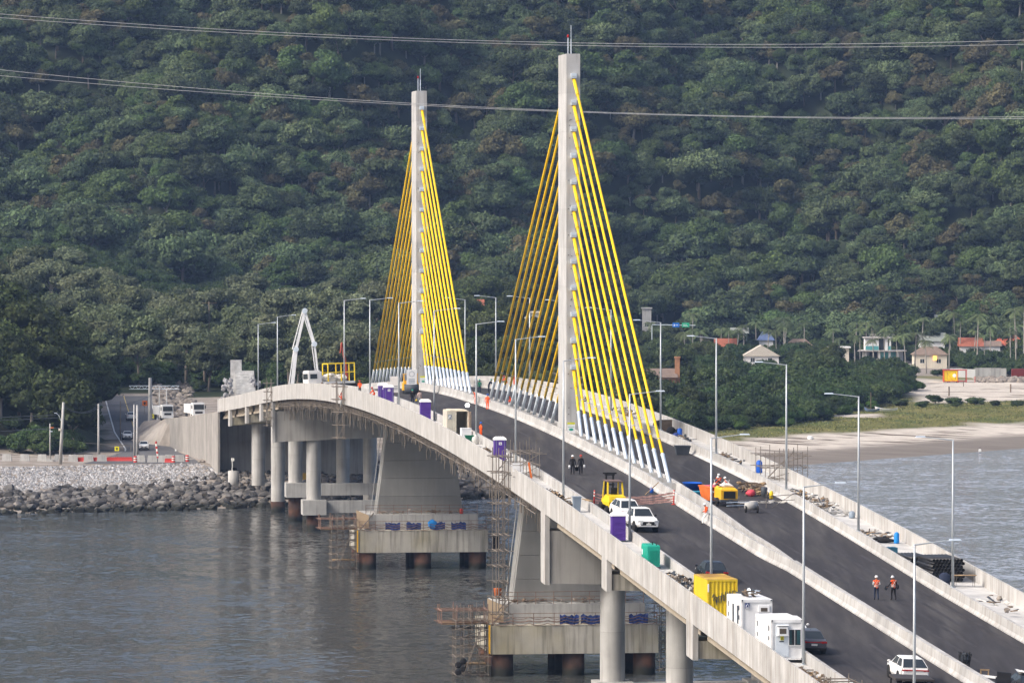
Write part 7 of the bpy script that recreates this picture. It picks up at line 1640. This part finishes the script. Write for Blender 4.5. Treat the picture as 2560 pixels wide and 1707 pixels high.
# palms and garden trees among the houses
def palm_proto(h, nf, seed, fl=2.9):
    rr = random.Random(seed); tb = MB(); lx = rr.uniform(-.8, .8)
    tb.path([(0, 0, -1), (lx*.2, 0, h*.35), (lx*.6, 0, h*.7), (lx, 0, h)], [.24, .17, .14, .12], 7); tb.tube((lx, 0, h-.2), (lx, 0, h+.9), .15, .1, 7)
    fr = MB(); 
    for k in range(nf):
        a = 2*math.pi*k/nf+rr.uniform(-.2, .2); el = rr.uniform(-.2, 1.1); L = fl*rr.uniform(.85, 1.1); d = Vector((math.cos(a), math.sin(a), 0)); sd_ = Vector((-math.sin(a), math.cos(a), 0)); ti = rr.uniform(-.3, .3)
        P_ = []; n = 9
        for i in range(n+1): u = i/n; P_.append(Vector((lx, 0, h+.8))+d*(L*u*(math.cos(el)*.6+.5))+Vector((0, 0, L*(math.sin(el)*u*.85-.75*u*u))))
        fr.path(P_, [.04*(1-i/n*.8) for i in range(n+1)], 4, ti-.1)
        for i in range(1, n):
            for j in range(2):
                b = P_[i].lerp(P_[i+1], j*.5); ll = .75*math.sin(math.pi*(i+j*.5)/n*.92+.15)
                for s in (-1, 1):
                    e = b+sd_*(s*ll*.85)+(P_[i+1]-P_[i]).normalized()*ll*.45-Vector((0, 0, ll*.45)); w_ = (P_[i+1]-P_[i])*.32
                    fr.add([b-w_*.5, b+w_*.5, e+w_*.2, e-w_*.2], [(0, 1, 2, 3)], ti+rr.uniform(-.15, .15))
    return fr.mesh('palm_fronds', PALMG), tb.mesh('palm_trunk', BARKP, True)
PALMS = [palm_proto(9.5, 15, 1), palm_proto(12.5, 14, 2), palm_proto(8.0, 16, 3, 2.6), palm_proto(14.5, 15, 4), palm_proto(11, 13, 5, 3.2)]
def palm(X, Z, k, sc, label, group):
    t = thing('palm_tree', label, 'palm', land(X, Z, random.uniform(0, 6.28), -.3) @ Matrix.Diagonal((sc, sc, sc, 1)), group)
    for nm, me in (('fronds', PALMS[k][0]), ('trunk', PALMS[k][1])): o = bpy.data.objects.new(nm, me); C.objects.link(o); o.parent = t
for X, Z, k, sc in ((98.5, 1385, 1, .82), (104.5, 1390, 0, 1.0), (107, 1392, 2, 1.2), (109.5, 1384, 2, 1.0), (121.8, 1372, 3, 1.05), (124.5, 1380, 1, .8), (131.5, 1382, 1, .85), (128, 1400, 4, 1.05), (134.0, 1392, 3, 1.1), (137.2, 1404, 3, 1.12), (141, 1396, 3, .95), (93, 1420, 2, 1.0), (86.5, 1412, 4, .9), (99.2, 1436, 1, .85), (117, 1402, 4, .85), (112.5, 1440, 1, 1.0)):
    palm(X, Z, k, sc, 'tall palm with a bare pale trunk before the houses by the beach', 'tall palms before the shore houses')
def zE():
    Z = random.uniform(1425, 1500); return random.uniform(36, 146), Z
for X, Z in rejection(zE, 40, 5): palm(X, Z, random.choice((0, 2, 2, 0, 4, 1)), random.uniform(.75, 1.05), 'feathery palm in the gardens between the shore houses', 'palms in the gardens')
def zF():
    Z = random.uniform(1345, 1500); return random.uniform(40, 150), Z
HB = [(103.5, 1460, 8), (90, 1442, 4), (68.2, 1436, 7), (113.8, 1428, 6), (64.5, 1486, 3), (139, 1466, 5), (59.8, 1468, 4), (128, 1462, 4), (118.5, 1480, 4)]
for X, Z in rejection(zF, 80, 5.2):
    if any(abs(X-a) < r and -130 < Z-b < 5 for a, b, r in HB) and random.random() < .88: continue
    if X > 100 and Z < 1362: continue
    plant('garden_tree', random.choice(NM if random.random() < .6 else NB), X, Z, random.uniform(.6, 1.0), 'rounded green tree in the gardens between the shore houses', group='trees in the gardens', dz=-.3)
def zG():
    X = random.uniform(64, 112); return X, random.uniform(1340, 1425)
for X, Z in rejection(zG, 26, 4.5):
    if abs(X-103.5) < 8 and Z > 1362: continue
    plant('hedge_bush', random.choice(NM), X, Z, random.uniform(.45, .62), 'low green bush on the slope below the shore houses', 'bush', group='bushes below the shore houses', dz=-.5, sz=.62)
# rocks
def rock_mesh(seed, sub=2):
    rr = np.random.default_rng(seed); import bmesh
    b = bmesh.new(); bmesh.ops.create_icosphere(b, subdivisions=sub, radius=1.0); pl = rr.normal(size=(11, 3)); pl /= np.linalg.norm(pl, axis=1)[:, None]; off = rr.uniform(.42, .8, 11)
    for v in b.verts:
        p = np.array(v.co)
        for n_, o_ in zip(pl, off):
            d = p@n_-o_
            if d > 0: p = p-n_*d
        v.co = p*np.array([1.15, .95, .75])
    me = bpy.data.meshes.new('boulder'); b.to_mesh(me); b.free(); return me
RM = []
for k in range(7): me = rock_mesh(k); me.materials.append(ROCK); RM.append(me)
rp = []; cand = []
for _ in range(7500):
    X = random.uniform(-120, 7); s = random.uniform(-3, 50)
    lim = 24 if X < -62 else 24+(X+62)*1.6 if X < -44 else 50
    if s < lim+n2(X, s, 8, 3, 3)*11: cand.append((X, shore(X)+s))
cand.sort(key=lambda p: (p[1]-shore(p[0])))
keep = []; grid_ = {}
for X, Z in cand:
    g_ = (int(X/1.25), int(Z/1.25))
    if any((g_[0]+a, g_[1]+b) in grid_ and (grid_[(g_[0]+a, g_[1]+b)][0]-X)**2+(grid_[(g_[0]+a, g_[1]+b)][1]-Z)**2 < .85 for a in (-1, 0, 1) for b in (-1, 0, 1)): continue
    grid_[g_] = (X, Z); keep.append((X, Z))
vis = [p for p in keep if abs(p[0]) < p[1]*.0985 and p[0] < 3][:290]; vs_ = set(vis); rf = {}
for X, Z in keep:
    k = random.randrange(7); s = random.choice((.42, .55, .6, .75, .9, 1.05))*(1.05 if Z-shore(X) < 26 else .7); z = max(gz(X, Z), -.5)+.25*s
    if (X, Z) in vs_:
        o = bpy.data.objects.new('boulder', RM[k]); C.objects.link(o); o.location = (X, Z, z); o.rotation_euler = (rt(.6), rt(.6), random.uniform(0, 6.28)); o.scale = (s, s, s)
        tag(o, 'dark angular boulder in the riprap bank at the waterline', 'boulder', 'boulders of the riprap bank'); rf.setdefault(k, o)
    else: rp.append((X, Z, z, random.uniform(0, 6.28), s, k))
scatter('riprap_rubble', rp, [rf[k] for k in sorted(rf)])
# pale gravel apron: one object of stuff
gm = []
for _ in range(15000):
    X = random.uniform(-122, -36); s = random.uniform(17, 54)
    if s > (21 if X < -60 else 21+(X+60)*1.3)+n2(X, s, 7, 3, 9)*10 and s < 53-(0 if X < -52 else (X+52)*2.0): gm.append((X, shore(X)+s, gz(X, shore(X)+s), random.uniform(0, 6.28), 1.0, 0))
n = len(gm); Vg = np.array([g_[:3] for g_ in gm]); base = np.array([(-1, -1, -.4), (1, -.8, -.3), (.7, 1, -.4), (-.8, .9, -.3), (.05, .1, .8)])
sz_ = rg.uniform(.14, .34, (n, 1, 1)); an = rg.uniform(0, 6.28, n); cs, sn = np.cos(an), np.sin(an)
Bq = np.repeat(base[None], n, 0)*rg.uniform(.7, 1.3, (n, 5, 3))*sz_
X_ = Bq[:, :, 0]*cs[:, None]-Bq[:, :, 1]*sn[:, None]; Y_ = Bq[:, :, 0]*sn[:, None]+Bq[:, :, 1]*cs[:, None]
VV = np.stack([X_, Y_, Bq[:, :, 2]], 2)+Vg[:, None, :]; FF = np.array([(0, 1, 4), (1, 2, 4), (2, 3, 4), (3, 0, 4)])
me = bpy.data.meshes.new('gravel'); me.from_pydata(VV.reshape(-1, 3).tolist(), [], (np.arange(n)[:, None, None]*5+FF[None]).reshape(-1, 3).tolist()); me.materials.append(ROCKL)
a = me.attributes.new('tint', 'FLOAT', 'FACE'); a.data.foreach_set('value', np.repeat(rg.uniform(-.5, .5, n), 4).tolist())
o = bpy.data.objects.new('gravel', me); C.objects.link(o); tag(o, kind='stuff')
# rubble by the far road, rock heap at the right end of the beach
def rubble(name, zone, n, r0, r1, matl):
    m = MB()
    for k in range(n): X, Z = zone(); r = random.uniform(r0, r1); crumple(m, (X, Z, gz(X, Z)+r*.4), (r*1.2, r, r*.8), 6, .35, k)
    tag(m.obj(name, matl), kind='stuff')
rubble('roadside_rubble', lambda: (lambda z: (road_at(z)[0]+random.uniform(5.6, 13), z))(random.uniform(925, 1090)), 420, .2, .8, RUBBLE)
rubble('rock_heap', lambda: (random.uniform(118, 142), random.uniform(1310, 1345)), 420, .3, .8, RUBBLE)
rubble('bank_rubble', lambda: (random.uniform(-52, 2), random.uniform(850, 890)), 300, .15, .5, RUBBLE)
# grass on the spit
gt = []
for _ in range(40000):
    X = random.uniform(4, 150); Z = random.uniform(985, 1215)
    if Z-shore(X) > 50 and sand_w(X, Z)+.18*random.random() < .22 and Z < edge(X)+30 or (X > 80 and 1090 < Z < 1205 and sand_w(X, Z) < .15): gt.append((X, Z, gz(X, Z)))
gt = np.array(gt); n = len(gt)
nr = rg.normal(size=(n, 3))*np.array([1, 1, .15])+np.array([0, -.5, .25]); nr /= np.linalg.norm(nr, axis=1)[:, None]
o = bpy.data.objects.new('grass', quads_mesh('grass', gt+np.array([0, 0, .06]), nr, rg.uniform(.09, .2, n), rg.uniform(-.5, .5, n), [GRASS])); C.objects.link(o); tag(o, kind='stuff')
# haze: one closed box of even air round the camera and the scene
m = MB(); m.bx(-1000, 1000, -200, 2800, -6, 420); hz = m.obj('haze', None); hz.data.materials.clear()
hm = bpy.data.materials.new('haze'); hm.use_nodes = True; t = hm.node_tree; t.nodes.remove(t.nodes['Principled BSDF'])
pv_ = t.nodes.new('ShaderNodeVolumePrincipled'); pv_.inputs['Color'].default_value = (.40, .60, 1.0, 1); pv_.inputs['Density'].default_value = HAZE; t.links.new(pv_.outputs[0], t.nodes['Material Output'].inputs['Volume']); hz.data.materials.append(hm); tag(hz, kind='stuff')
